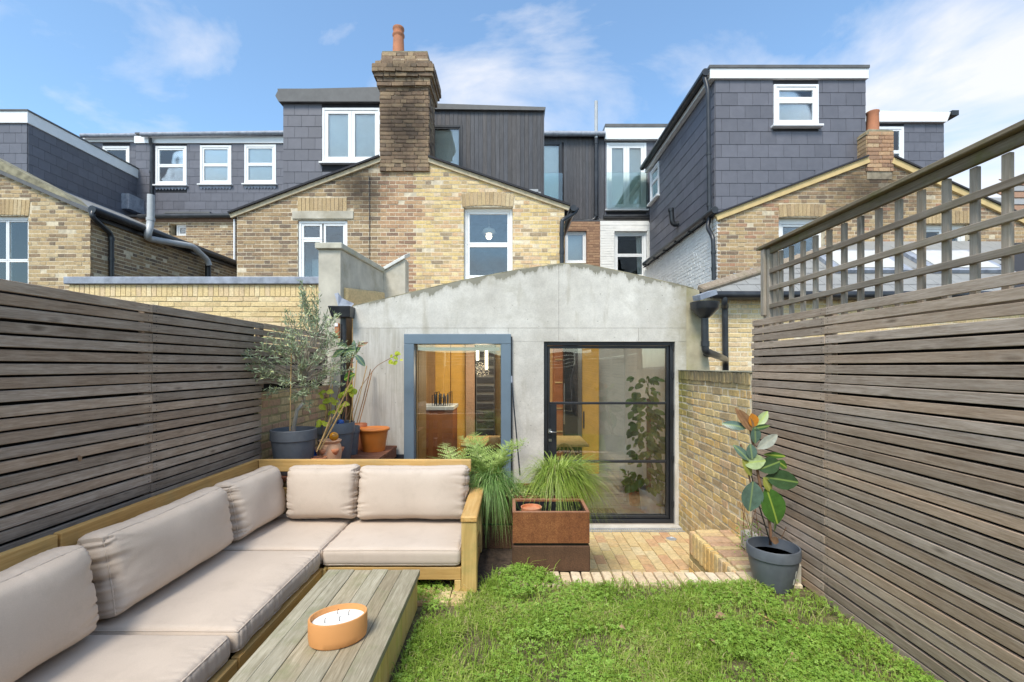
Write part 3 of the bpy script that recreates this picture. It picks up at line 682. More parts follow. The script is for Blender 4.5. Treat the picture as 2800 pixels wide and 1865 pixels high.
# chimney
FC = front(Y-.03)
ch = MB(); c0, c1 = cols(Y-.03, 1041, 1171); ztop = ZA(161, Y); D = .62
ch.box(c0, c1, Y-.03, Y-.03+D, ZA(470, Y), ztop-.02)
chim = ch.build('chimney', M['mortar_a'], house_a)
cb = []
def ring(x0, x1, y0, y1, z, T, seed, n=3):
    r = random.Random(seed); rows = []
    for ax in (0, 1):
        lo, hi = (x0, x1) if ax == 0 else (y0, y1); x = lo+(seed % 2)*.06
        pts = [lo]
        while x < hi-.06:
            x += .215 if r.random() < .7 else .11
            if x < hi-.04: pts.append(x)
        pts.append(hi)
        for a, b in zip(pts, pts[1:]):
            w = b-a-.009
            if ax == 0:
                rows.append((0, ((a+b)/2, y0+.02, z+T/2), (w, .06, T)))
                rows.append((0, ((a+b)/2, y1-.02, z+T/2), (w, .06, T)))
            else:
                rows.append((1, (x1-.02, (a+b)/2, z+T/2), (w, .06, T)))
                rows.append((1, (x0+.02, (a+b)/2, z+T/2), (w, .06, T)))
    return rows
rows = []; z = ZA(470, Y); k = 0
zc = ZA(243, Y)
while z < zc: rows += ring(c0-.008, c1+.008, Y-.04, Y-.02+D, z, .063, k); z += .075; k += 1
for g in (.05, .05, .09, .12, .12, .075, .0, -.015, -.02):
    rows += ring(c0-g, c1+g, Y-.04-g, Y-.02+D+g, z, .066, k)
    MB().box(c0-g+.02, c1+g-.02, Y-.03-g+.02, Y-.03+D+g-.02, z-.006, z+.07).build('corbel_core', M['mortar_a'], chim); z += .075; k += 1
place(chim, 'brick', 0, [(Vector(c), s) for a, c, s in rows if a == 0], M['stock_chim'], 150, jit=.08, rough=.006)
place(chim, 'brick', math.pi/2, [(Vector(c), s) for a, c, s in rows if a == 1], M['stock_chim'], 90, jit=.08, rough=.006)
ctop = z
MB().box(c0+.02, c1-.02, Y, Y+D-.06, ctop-.012, ctop+.03).build('flaunching', M['moss'], chim)
px = XA(1089, Y+.2)
MB().lathe((px, Y+.22, ctop+.02), [(.12, 0), (.115, .03), (.1, .4), (.1, .42), (.115, .44), (.115, .47), (.1, .48), (.1, .55), (.112, .57), (.108, .6), (.08, .6), (.08, .3)], 20).build('chimney_pot', M['chimneypot'], chim, smooth=True, auto=40)
px = XA(1136, Y+.3)
MB().lathe((px, Y+.3, ctop+.02), [(.13, 0), (.13, .07), (.115, .12), (.07, .155), (.0, .165)], 18).build('capped_flue', M['roomdark'], chim, smooth=True)
# rainwater pipe on the right-hand corner of the addition
g = thing('downpipe', P(1536, 800, Y-.1), 'black downpipe with swan neck on the right corner of the yellow gable', 'drainpipe')
pipe(g, 'pipe', bend([P(1536, 800, Y-.08), P(1536, 606, Y-.08), P(1541, 600, Y-.08), P(1572, 582, Y+.05), P(1578, 570, Y+.1)], .09), .04, M['black'], [(P(1536, 690, Y-.08), (0, 0, 1)), (P(1536, 640, Y-.08), (0, 0, 1))])
MB().tube([Vector((xr+.17, Y-.05, zr-.06)), Vector((xr+.17, 13., zr-.06))], .06, 10).build('gutter', M['black'], g, smooth=True, auto=50)
cb_ = thing('wall_cable', P(1010, 700, Y-.03), 'thin black cable running down the sooty brick gable', 'cable')
MB().tube([P(1009, 478, Y-.03), P(1010, 600, Y-.03), P(1009, 745, Y-.03)], .006, 6).build('wire', M['black'], cb_)

# ------------------------------------------------------------------ slate-hung loft pod left of the chimney
Yp = 10.2; F = front(Yp)
x0, x1 = cols(Yp, 775, 1080); zt = ZA(285, Yp); zb = ZA(560, Yp)
pod = thing('slate_loft', ((x0+x1)/2, Yp, zb), 'grey slate loft extension with white double casement, left of the tall chimney', 'loft extension')
wz = (*cols(Yp, 882, 1042), ZA(446, Yp), ZA(296, Yp))
tp = [(x0, zt), (x1, zt)]
backing(pod, F, tp, [wz], zb, .2, M['slate_back']); MB().box(x0, x0+.2, Yp+.2, 13.3, zb, zt).box(x0, x1, Yp+.2, 13.3, zt-.1, zt-.001).build('body', M['slate_back'], pod)
slates(pod, F, tp, [wz], zb, zt, M['slate'], seed=5, vis=lambda u, v: v < 580)
window(pod, F, wz[0]+.003, wz[1]-.003, wz[2]+.003, wz[3]-.003, [(0, .5, 0, 1), (.5, 1, 0, 1)], .055, .03, M['white'], .96, bw=.075)
MB().prism([(x0-.13, zt+.13), (x0-.06, zt+.005), (x1, zt+.005), (x1, zt+.33), (x0-.06, zt+.27)], Yp-.1, Yp+.2).build('fascia', M['darkfascia'], pod)
MB().box(x0-.1, x1, Yp-.06, 13.2, zt+.27, zt+.31).build('flat_roof', M['darkfascia'], pod)

# ------------------------------------------------------------------ black timber loft pod right of the chimney
x0, x1 = cols(Yp, 1150, 1484); zt = ZA(303, Yp); zb = ZA(575, Yp)
tpod = thing('timber_loft', ((x0+x1)/2, Yp, zb), 'black vertical-boarded timber loft extension right of the tall chimney', 'loft extension')
wz = (*cols(Yp, 1183, 1261), ZA(470, Yp), ZA(347, Yp))
backing(tpod, F, [(x0, zt), (x1, zt)], [wz], zb, .2, M['slate_back']); MB().box(x0, x0+.2, Yp+.2, 13.2, zb, zt).box(x1-.2, x1, Yp+.2, 13.2, zb, zt).box(x0, x1, Yp+.2, 13.2, zt-.1, zt-.001).build('body', M['slate_back'], tpod)
def boards(parent, F, x0, x1, z0, z1, holes, pitch=.092, mat=None):
    x = x0
    while x < x1-.02:
        w = min(pitch, x1-x)-.005; mid = x+w/2; segs = [(z0, z1)]
        for h0, h1, g0, g1 in holes:
            if h0-.03 < mid < h1+.03: segs = [s for a, b in segs for s in ((a, g0), (g1, b)) if s[1]-s[0] > .05]
        d = random.uniform(.014, .02)
        for a, b in segs: MB().fbox(F, x, x+w, a, b, d, .0005).build('board', mat or M['black_wood'], parent)
        x += pitch
boards(tpod, F, x0, x1, zb, zt, [wz])
window(tpod, F, wz[0]-.03, wz[1]+.03, wz[2]+.003, wz[3]+.03, [(0, 1, 0, 1)], .05, .03, M['steel'], 'curtain', False, bw=.03)
MB().prism([(x0, zt+.001), (x1+.03, zt-.03), (x1+.06, zt+.04), (x0, zt+.13)], Yp-.08, 13.1).build('fascia', M['darkfascia'], tpod)
MB().prism([(x0+.8, zt+.135), (x1-.1, zt+.09), (x1-.1, zt+.13), (x0+.8, zt+.2)], Yp+.3, Yp+1.4).build('rooflight_kerb', M['lead'], tpod)
MB().fbox(F, x1, x1+.03, zb, zt-.04, .03, -2.5).build('corner_trim', M['black_wood'], tpod)

# ------------------------------------------------------------------ left neighbour
FL_ = front(YA); XS = XA(247, YA); YM1 = 13.6
house_l = thing('brick_house', (XS-3, YA, PATIO_Z), 'weathered brick house at the left edge with white sash and slate loft', 'house')
xl2 = XS-3.4; rk = .436; zc = ZA(578, YA)
top = [(xl2, zc+rk*(XS-xl2)), (XS, zc)]
wz = (XA(-60, YA), XA(78, YA), ZA(800, YA), ZA(590, YA)); ar = (XA(-62, YA), XA(82, YA), ZA(590, YA), ZA(548, YA))
backing(house_l, FL_, top, [wz], PATIO_Z, .25, M['mortar_l'])
bricks(house_l, FL_, top, [wz, ar], 2.5, 6., M['stock_l'], 150, vis=lambda u, v: v < 800, seed=4)
soldier(house_l, FL_, *ar, M['stock_l'], .02)
window(house_l, FL_, wz[0]+.003, wz[1]-.003, wz[2]+.003, wz[3]-.003, [(0, .5, 0, .42), (.5, 1, 0, .42), (0, .5, .42, 1), (.5, 1, .42, 1)], .06, -.06, M['white'], 'curtain', False, bw=.03)
FS = facing_right(XS); zs = ZA(583, YA)+.02
sw = (12.55, 13.2, 2.9, 3.75)
backing(house_l, FS, [(YA+.25, zs), (YM1, zs)], [sw], PATIO_Z, .25, M['mortar_l'], 'side_wall')
bricks(house_l, FS, [(YA, zs), (YM1, zs)], [sw], 2.6, zs, M['stock_left'], 130, vis=lambda u, v: v < 770, seed=5)
window(house_l, FS, sw[0]+.003, sw[1]-.003, sw[2], sw[3], [(0, 1, 0, 1)], .05, -.04, M['white'], 'curtain', False)
# verge of the rake: weathered cement fillet over a thin slate edge
def rake(o0, o1): return [(xl2, top[0][1]+o0), (XS+.1, zc-rk*.1+o0), (XS+.1, zc-rk*.1+o1), (xl2, top[0][1]+o1)]
MB().prism(rake(-.03, .04), YA-.07, YA+.3).build('verge_slate', M['darkfascia'], house_l)
MB().prism([(xl2, top[0][1]+.042), (XS-.35, zc+.35*rk+.042), (XS-.5, zc+.5*rk+.12), (xl2, top[0][1]+.36)], YA-.02, YA+.35).build('cement_verge', M['moss'], house_l)
MB().prism(rake(-.02, .02), YA+.35, YM1).build('roof_slope', M['slate_old'], house_l)
XPo = -11.87; Ypo = 11.3; Ype = 14.72; zpb, zpt = ZA(487, Ypo), ZA(336, Ypo); zft = ZA(307, Ypo)
MB().box(XPo-.02, XPo+.2, YA+.4, Ype, 5., zpb-.12).build('party_parapet', M['moss'], house_l)
MB().box(XPo-.03, XPo+.24, YA+.4, Ype, zpb-.118, zpb-.06).build('lead_flashing', M['lead'], house_l)
Fp = front(Ypo); tpx = [(XPo-1.4, zpt), (XPo, zpt)]
backing(house_l, Fp, tpx, [], 5., .2, M['slate_back'], 'loft_front'); slates(house_l, Fp, tpx, [], zpb-.3, zpt, M['slate'], seed=6, n_ind=40)
Fs2 = facing_right(XPo); tps = [(Ypo+.2, zpt), (Ype, zpt)]
backing(house_l, Fs2, tps, [], 5., .2, M['slate_back'], 'loft_side'); slates(house_l, Fs2, [(Ypo, zpt), (Ype, zpt)], [], zpb-.05, zpt, M['slate'], seed=7, n_ind=120)
MB().box(XPo-1.5, XPo+.05, Ypo-.05, Ypo+.06, zpt-.02, zft).build('fascia', M['white'], house_l)
MB().box(XPo-.06, XPo+.05, Ypo+.061, Ype+.1, zpt-.02, zft).build('fascia', M['white'], house_l)
MB().box(XPo-1.5, XPo+.07, Ypo-.07, Ype+.1, zft+.001, zft+.04).build('roof_edge', M['darkfascia'], house_l)
# gutter and pipes on the left neighbour
g = thing('roof_gutter', (XS+.1, YA, zs), 'long black gutter along the eaves of the left brick house, with downpipe at its corner', 'gutter')
gm = MB()
gm.tube([(XS+.12, YA-.1, zs+.02), (XS+.12, YM1+.2, zs+.02)], .075, 10); gm.build('channel', M['black'], g, smooth=True, auto=50)
MB().box(XS+.011, XS+.05, YA, YM1, zs-.12, zs+.1).build('fascia_board', M['black'], g)
pipe(g, 'downpipe', bend([(XS+.1, YA-.06, zs-.02), (XS+.12, YA-.1, zs-.12), (XS+.05, YA+.4, zs-.3), (XS+.05, YA+.4, 2.6)], .1), .045, M['black'], [((XS+.05, YA+.4, 3.6), (0, 0, 1)), ((XS+.05, YA+.4, 4.0), (0, 0, 1))])
fl = thing('boiler_flue', (XS+.15, 10.3, 4.2), 'pale grey plastic flue pipe rising above the left gutter and running along the brick wall', 'flue pipe')
yk = 1261*(-XS-.2)/(1400-413)
pipe(fl, 'pipe', bend([P(413, 533, yk), P(412, 612, yk), P(404, 640, yk-.1), P(404, 652, yk), (XS+.2, 11.2, ZA(676, 11.2)+.02), P(566, 710, 1261*(-XS-.2)/(1400-566)), P(572, 725, 1261*(-XS-.2)/(1400-570))], .12), .07, M['greyplastic'], [(P(412, 600, yk), (0, 0, 1))], 14)
pipe(fl, 'black_drop', [P(569, 722, 11.9), P(569, 780, 11.9)], .07, M['black'])

# ------------------------------------------------------------------ main terrace, left: brick wall, slate dormers
Yd = 14.6; Fd = front(Yd)
ter = thing('terrace_dormer', (XA(560, Yd), Yd, 5), 'slate mansard with three white sash windows in a row at the left', 'dormer roof')
x0, x1 = cols(Yd, 372, 800); zt = ZA(393, Yd); zb = ZA(592, Yd)
ws = [(*cols(Yd, a, b), ZA(d, Yd), ZA(c, Yd)) for a, b, c, d in ((426, 512, 400, 507), (548, 634, 398, 505), (669, 756, 396, 504))]
tp = [(x0, zt), (x1, zt)]
backing(ter, Fd, tp, ws, zb-.3, .2, M['slate_back']); slates(ter, Fd, tp, ws, zb, zt, M['slate'], seed=8, w=.34, gauge=.26, n_ind=260)
for q, bl in zip(ws, (.5, .93, .97)): window(ter, Fd, q[0]+.003, q[1]-.003, q[2]+.003, q[3]-.003, SASH, .075, .03, M['white'], bl, True, bw=.05)
for q in ws:
    m = MB()
    for i in range(10): a = q[0]+(q[1]-q[0])*i/10; m.prism([(a, q[2]-.1), (a+(q[1]-q[0])/20, q[2]-.16), (a+(q[1]-q[0])/10, q[2]-.1), (a+(q[1]-q[0])/10, q[2]-.05), (a, q[2]-.05)], Yd-.035, Yd-.025)
    m.build('scalloped_flashing', M['lead'], ter)
MB().box(x0-.02, x1, Yd-.05, Yd+.1, zt+.001, ZA(374, Yd)).build('fascia', M['white'], ter)
MB().tube([P(386, 368, Yd-.15), P(800, 363, Yd-.15)], .07, 8).build('gutter', M['lead'], ter, smooth=True, auto=50)
MB().box(x0, x1, Yd-.05, Yd+3, ZA(368, Yd), ZA(364, Yd)).build('flat_roof', M['darkfascia'], ter)
pipe(ter, 'downpipe', bend([P(410, 376, Yd-.15), P(411, 390, Yd-.12), P(415, 400, Yd-.08), P(414, 560, Yd-.08)], .1), .05, M['black'], [(P(414, 470, Yd-.08), (0, 0, 1))])
MB().fbox(Fd, *cols(Yd, 366, 396), ZA(588, Yd), ZA(548, Yd), .6, .02).build('lead_box', M['lead'], ter)
ter2 = thing('terrace_dormer', (XA(300, Yd), Yd+.4, 5), 'small slate dormer with one white window behind the left slate loft', 'dormer roof')
Yq = Yd+.3; Fq = front(Yq); xq0, xq1 = cols(Yq, 230, 382); zq = ZA(390, Yq); wq = (*cols(Yq, 282, 356), ZA(470, Yq), ZA(400, Yq))
backing(ter2, Fq, [(xq0, zq), (xq1, zq)], [wq], 6., .2, M['slate_back']); slates(ter2, Fq, [(xq0, zq), (xq1, zq)], [wq], 6.2, zq, M['slate'], seed=9, n_ind=60)
window(ter2, Fq, wq[0]+.003, wq[1]-.003, wq[2], wq[3]-.003, [(0, 1, 0, 1)], .08, .03, M['white'], 'curtain', False)
MB().box(xq0, xq1, Yq-.05, Yq+.1, zq+.001, ZA(378, Yq)).build('fascia', M['white'], ter2)
MB().tube([P(222, 371, Yq-.15), P(386, 370, Yq-.15)], .07, 8).build('gutter', M['lead'], ter2, smooth=True, auto=50)
Fm = front(YM1)
mw = thing('terrace_wall', (XA(540, YM1), YM1, 0), 'brown brick rear wall with a tiny window below the three-sash slate roof', 'house wall')
x0, x1 = cols(YM1, 330, 760); zt = ZA(596, YM1); wq = (*cols(YM1, 463, 509), ZA(645, YM1), ZA(611, YM1))
backing(mw, Fm, [(x0, zt), (x1, zt)], [wq], 2., .25, M['mortar_l']); bricks(mw, Fm, [(x0, zt), (x1, zt)], [wq], 3.4, zt, M['stock_left'], 150, vis=lambda u, v: 400 < u < 650, seed=11)
window(mw, Fm, wq[0]+.14, wq[1]-.003, wq[2]+.003, wq[3]-.003, [(0, 1, 0, 1)], .05, -.1, M['white'], 'roomdark', False)
MB().tube([P(380, 592, YM1-.12), P(660, 589, YM1-.12)], .07, 8).build('gutter', M['black'], mw, smooth=True, auto=50)
MB().fbox(Fm, x0, x1, zt-.12, zt-.0, .03, .001).build('fascia_board', M['stock_red'], mw)
MB().fbox(Fm, x0, x1, zt+.002, zt+.06, .1, -1.2).build('eaves', M['black'], mw)
pipe(mw, 'white_waste_pipe', [P(641, 600, YM1-.06), P(641, 720, YM1-.06)], .03, M['upvc'])

# ------------------------------------------------------------------ main terrace, middle
Fm = front(YM)
mid = thing('terrace_wall', (XA(1590, YM), YM, 0), 'brown brick rear wall with one white window, right of the yellow gable', 'house wall')
x0, x1 = cols(YM, 1480, 1641); zt = ZA(606, YM); wq = (*cols(YM, 1545, 1604), ZA(719, YM), ZA(631, YM))
backing(mid, Fm, [(x0, zt), (x1, zt)], [wq], 2., .25, M['brick_brown']); bricks(mid, Fm, [(x0, zt), (x1, zt)], [wq], 3.6, zt, M['brick_brown'], 90, vis=lambda u, v: u > 1540, seed=12)
window(mid, Fm, wq[0]+.003, wq[1]-.003, wq[2]+.003, wq[3]-.003, [(0, 1, 0, 1)], .05, -.08, M['white'], 'curtain', True, room=.4)
whi = thing('terrace_wall', (XA(1715, YM), YM, 0), 'white painted brick rear wall with a sash window between brown wall and slate tower', 'house wall')
x0, x1 = x1+.002, XA(1800, YM); zt = ZA(604, YM); wq = (*cols(YM, 1680, 1769), ZA(760, YM), ZA(632, YM))
backing(whi, Fm, [(x0, zt), (x1, zt)], [wq], 2., .25, M['white_mortar']); bricks(whi, Fm, [(x0, zt), (x1, zt)], [wq], 3.4, zt, M['white_brick'], 110, proud=.006, seed=13)
W = window(whi, Fm, wq[0]+.003, wq[1]-.003, wq[2]+.003, wq[3]-.003, SASH, .07, -.08, M['white'], 'roomdark', True)
cm = MB(); xc = XA(1757, YM)
for i in range(7): cm.add([(xc-.17*(1-.35*abs(3-i)/3)+.02*i, YM+.3+.03*(i % 2), ZA(632, YM)-.02), (xc-.17*(1-.35*abs(3-i)/3)+.02*i+.05, YM+.3+.03*((i+1) % 2), ZA(632, YM)-.02), (xc+.02*i-.02, YM+.3+.03*((i+1) % 2), ZA(755, YM)), (xc+.02*i-.07, YM+.3+.03*(i % 2), ZA(755, YM))], [(0, 1, 2, 3)])
cm.build('curtain', M['curtain'], W)
MB().prism([(wq[0], wq[3]-.002), (wq[1], wq[3]-.002), (wq[1], wq[3]+.06), ((wq[0]+wq[1])/2, wq[3]+.11), (wq[0], wq[3]+.06)], YM-.02, YM-.0005).build('arch', M['white_brick'], whi)
pipe(whi, 'downpipe', bend([P(1777, 602, YM-.12), P(1783, 615, YM-.12), P(1788, 625, YM-.07), P(1787, 720, YM-.07)], .08), .04, M['black'])
# black timber dormer with glazed door
Yc = 13.7; Fc = front(Yc)
dc = thing('timber_dormer', (XA(1560, Yc), Yc, 5), 'narrow black boarded dormer with glazed door and glass guard behind the yellow gable', 'dormer roof')
x0, x1 = cols(Yc, 1440, 1652); zt = ZA(374, Yc); zb = ZA(612, Yc); wq = (*cols(Yc, 1470, 1536), ZA(560, Yc), ZA(390, Yc))
backing(dc, Fc, [(x0, zt), (x1, zt)], [wq], zb-.1, .2, M['slate_back']); boards(dc, Fc, x0, x1, zb, zt, [wq])
window(dc, Fc, wq[0], wq[1], wq[2], wq[3], [(0, 1, 0, 1)], .06, .03, M['steel'], 'curtain', False, bw=.03)
MB().box(x0, x1, Yc-.06, Yc+2, zt+.001, zt+.12).build('fascia', M['steel'], dc)
MB().tube([P(1440, 365, Yc-.15), P(1655, 366, Yc-.15)], .075, 10).build('gutter', M['lead'], dc, smooth=True, auto=50)
MB().box(*cols(Yc, 1440, 1540), Yc+.3, Yc+.4, ZA(360, Yc), ZA(355, Yc)).build('rooflight_kerb', M['lead'], dc)
MB().fbox(Fc, wq[0]-.1, wq[1]+.01, ZA(560, Yc), ZA(477, Yc), .12, .105).build('glass_guard', M['balglass'], dc)
pipe(dc, 'soil_pipe', bend([P(1630, 378, Yc-.12), P(1630, 590, Yc-.12), P(1624, 603, Yc-.12), P(1570, 607, Yc-.12)], .1), .06, M['black'], [(P(1630, 392, Yc-.12), (0, 0, 1)), (P(1630, 590, Yc-.12), (0, 0, 1))])
pipe(dc, 'vent_pipe', [P(1630, 378, Yc-.12), P(1630, 277, Yc-.12)], .05, M['greyplastic'])
MB().tube([P(1480, 607, Yc-.16), P(1640, 607, Yc-.16)], .06, 8).build('lower_gutter', M['black'], dc, smooth=True, auto=50)
# slate dormer with French doors
df = thing('slate_dormer', (XA(1720, Yc), Yc, 5), 'slate dormer with white French doors behind a glass guard', 'dormer roof')
x0, x1 = cols(Yc, 1653, 1830); zt = ZA(388, Yc); zb = ZA(592, Yc); wq = (*cols(Yc, 1658, 1767), ZA(574, Yc), ZA(391, Yc))
backing(df, Fc, [(x0, zt), (x1, zt)], [wq], zb-.2, .2, M['slate_back']); slates(df, Fc, [(x0, zt), (x1, zt)], [wq], zb, zt, M['slate'], seed=14, n_ind=80)
window(df, Fc, wq[0]+.003, wq[1]-.003, wq[2]+.003, wq[3]-.003, [(0, .5, 0, 1), (.5, 1, 0, 1)], .07, .03, M['white'], 'curtain', True, bw=.09)
MB().box(x0-.01, x1, Yc-.14, Yc+.1, zt+.02, ZA(354, Yc)).build('fascia', M['white'], df)
MB().box(x0-.01, x1, Yc-.16, Yc+2, ZA(354, Yc)+.001, ZA(346, Yc)).build('roof_edge', M['darkfascia'], df)
MB().fbox(Fc, *cols(Yc-.14, 1657, 1771), ZA(572, Yc), ZA(477, Yc), .15, .137).build('glass_guard', M['balglass'], df)
MB().tube([P(1650, 592, Yc-.1), P(1790, 592, Yc-.1)], .06, 8).build('gutter', M['black'], df, smooth=True, auto=50)

# ------------------------------------------------------------------ right neighbour: gable, slate tower, white side wall
XR = XA(1962, YA); F = front(YA)
house_r = thing('brick_house', (XA(2400, YA), YA, PATIO_Z), 'stock brick gabled house at the right with tall grey slate loft tower', 'house')
xa = XA(2405, YA); za = ZA(418, YA); xe = XA(2860, YA); ze = ZA(625, YA)
top = [(XR, ZA(586, YA)), (xa, za), (xe, ze)]
w1 = (*cols(YA, 2129, 2256), ZA(800, YA), ZA(594, YA)); w2 = (*cols(YA, 2526, 2654), ZA(698, YA), ZA(611, YA))
a1 = (*cols(YA, 2129, 2258), ZA(594, YA), ZA(560, YA)); a2 = (*cols(YA, 2526, 2654), ZA(611, YA), ZA(577, YA))
backing(house_r, F, top, [w1, w2], PATIO_Z, .25, M['mortar_r'])
bricks(house_r, F, top, [w1, w2, a1, a2], 2.55, za, M['stock_r'], 300, vis=lambda u, v: u < 2480 and v > 440, seed=15)
soldier(house_r, F, *a1, M['stock_l'], .02); soldier(house_r, F, *a2, M['stock_l'], .0)
window(house_r, F, w1[0]+.003, w1[1]-.003, w1[2]+.003, w1[3]-.003, [(0, 1, 0, .42), (0, 1, .42, 1)], .1, -.1, M['white'], 'roomdark', True)
window(house_r, F, w2[0]+.003, w2[1]-.003, w2[2]+.003, w2[3]-.003, [(0, .5, 0, 1), (.5, 1, 0, 1)], .08, -.1, M['white'], 'roomdark', True)
for (a, zA), (b, zB), mt in ((top[0], (XA(2369, YA), zline(top, XA(2369, YA))), M['bargeboard']), ((XA(2448, YA), zline(top, XA(2448, YA))), top[2], M['bargeboard'])):
    d = Vector((b-a, zB-zA)).normalized(); nrm = Vector((-d.y, d.x))
    if b > xa: pass
    def strip(o0, o1): return [(a+nrm.x*o0-d.x*.06, zA+nrm.y*o0-d.y*.06), (b+nrm.x*o0, zB+nrm.y*o0), (b+nrm.x*o1, zB+nrm.y*o1), (a+nrm.x*o1-d.x*.06, zA+nrm.y*o1-d.y*.06)]
    MB().prism(strip(-.11, .0), YA-.05, YA-.0005).build('bargeboard', mt, house_r)
    MB().prism(strip(.002, .03), YA-.08, YM).build('roof_slope', M['slate_back'], house_r)
FSR = facing_left(XR)
zsr = 4.36
backing(house_r, FSR, [(YA+.25, zsr), (YM, zsr)], [(12.0, 12.6, 2.6, 3.35)], PATIO_Z, .25, M['white_mortar'], 'side_wall')
bricks(house_r, FSR, [(YA, zsr), (YM, zsr)], [(12.0, 12.6, 2.6, 3.35)], 2.3, zsr, M['white_brick'], 150, proud=.006, seed=16)
window(house_r, FSR, 12.003, 12.597, 2.6, 3.347, [(0, 1, 0, 1)], .05, -.08, M['white'], 'roomdark', False)
Yt = 8.92; XT = XA(1955, Yt); zt = ZA(219, Yt); zb = 4.42; Ft = front(Yt); xt1 = XA(2366, Yt)
wq = (*cols(Yt, 2113, 2236), ZA(346, Yt), ZA(233, Yt))
backing(house_r, Ft, [(XT, zt), (xt1, zt)], [wq], zb, .2, M['slate_back'], 'loft_front'); slates(house_r, Ft, [(XT, zt), (xt1, zt)], [wq], zb, zt, M['slate'], seed=17, n_ind=140, vis=lambda u, v: v < 585-(u-1960)*.36)
window(house_r, Ft, wq[0]+.003, wq[1]-.003, wq[2]+.003, wq[3]-.003, [(0, 1, 0, .64), (0, 1, .64, 1)], .05, .04, M['upvc'], .9, True, bw=.06)
Fts = facing_left(XT); wq = (12.25, 13.0, ZA(545, 12.6), ZA(455, 12.6))
backing(house_r, Fts, [(Yt+.2, zt), (YM-.3, zt)], [wq], zb, .2, M['slate_back'], 'loft_side'); slates(house_r, Fts, [(Yt, zt), (YM-.3, zt)], [wq], zb, zt, M['slate'], seed=18, n_ind=150)
window(house_r, Fts, wq[0]+.003, wq[1]-.003, wq[2], wq[3], [(0, 1, 0, .6), (0, 1, .6, 1)], .06, .04, M['upvc'], 'curtain', True)
MB().box(xt1-.2, xt1, Yt+.2, YM, zb, zt).build('loft_far_side', M['slate_back'], house_r)
zf = ZA(192, Yt)
MB().box(XT-.12, xt1+.02, Yt-.06, Yt+.1, zt+.001, zf).build('fascia', M['white'], house_r)
MB().box(XT-.12, XT-.02, Yt+.101, YM-.2, zt-.01, zt+.08).build('fascia', M['white'], house_r)
MB().box(XT-.14, xt1+.03, Yt-.08, YM, zf+.001, zf+.055).build('roof_edge', M['darkfascia'], house_r)
MB().tube([(XT-.2, Yt-.05, zt+.13), (XT-.2, YM-.2, zt+.13)], .07, 10).build('gutter', M['black'], house_r, smooth=True, auto=50)
# chimney of the right gable
c0, c1 = cols(YA-.02, 2371, 2441); zc0, zc1 = ZA(462, YA), ZA(362, YA); D = .5
chr_ = MB().box(c0+.006, c1-.006, YA-.015, YA+D, zc0-.2, zc1).build('chimney', M['mortar_r'], house_r)
rows = []; z = zc0-.05; k = 0
while z < zc1-.03: rows += ring(c0-.006, c1+.006, YA-.025, YA+D+.01, z, .064, k); z += .075; k += 1
place(chr_, 'brick', 0, [(Vector(c), s) for a, c, s in rows if a == 0], M['stock_red'], 60, jit=.06)
place(chr_, 'brick', math.pi/2, [(Vector(c), s) for a, c, s in rows if a == 1], M['stock_r'], 60, jit=.06)
MB().prism([(c0-.03, zc1-.06), (c1+.02, zc1-.06), (c1, zc1+.03), (c0+.02, zc1+.05)], YA-.035, YA+D+.03).build('mossy_cap', M['moss'], chr_, bevel=.01)
MB().lathe((XA(2386, YA+.25), YA+.25, zc1+.03), [(.12, 0), (.105, .1), (.1, .45), (.11, .47), (.11, .49), (.08, .49), (.08, .3)], 20).build('chimney_pot', M['chimneypot'], chr_, smooth=True, auto=40)
# pipes on the right house
g = thing('downpipe', P(1945, 770, YA-.1), 'long black downpipe on the corner of the slate tower and white side wall', 'drainpipe')
pipe(g, 'pipe', bend([(XT-.2, Yt+.02, zt+.1), P(1936, 245, Yt-.04), P(1940, 600, Yt-.04), P(1934, 622, Yt-.08), P(1950, 650, YA-.08), P(1952, 765, YA-.08)], .1), .04, M['black'], [(P(1938, 420, Yt-.04), (0, 0, 1)), (P(1939, 560, Yt-.04), (0, 0, 1)), (P(1951, 690, YA-.08), (0, 0, 1)), (P(1951.5, 735, YA-.08), (0, 0, 1))])
g2 = thing('roof_gutter', (XR-.1, YA, 4.38), 'black gutter along the foot of the slate tower above the white wall', 'gutter')
MB().tube([(XR-.09, YA-.1, 4.41), (XR-.09, YM-.2, 4.41)], .065, 10).build('channel', M['black'], g2, smooth=True, auto=50)
for i in range(6): MB().box(XR-.16, XR-.012, YA+.3+i*.8, YA+.33+i*.8, 4.33, 4.36).build('bracket', M['black'], g2)
vp = thing('vent_pipe', P(1845, 610, 11.0), 'short black elbow vent pipe poking from the slate tower side', 'vent pipe')
yv = XT*1261/(1857-1400)
pipe(vp, 'pipe', bend([(XT, yv, ZA(612, yv)), (XT-.16, yv, ZA(612, yv)-.02), (XT-.19, yv, ZA(570, yv))], .12, 6), .06, M['black'], [((XT-.19, yv, ZA(575, yv)), (0, 0, 1))])
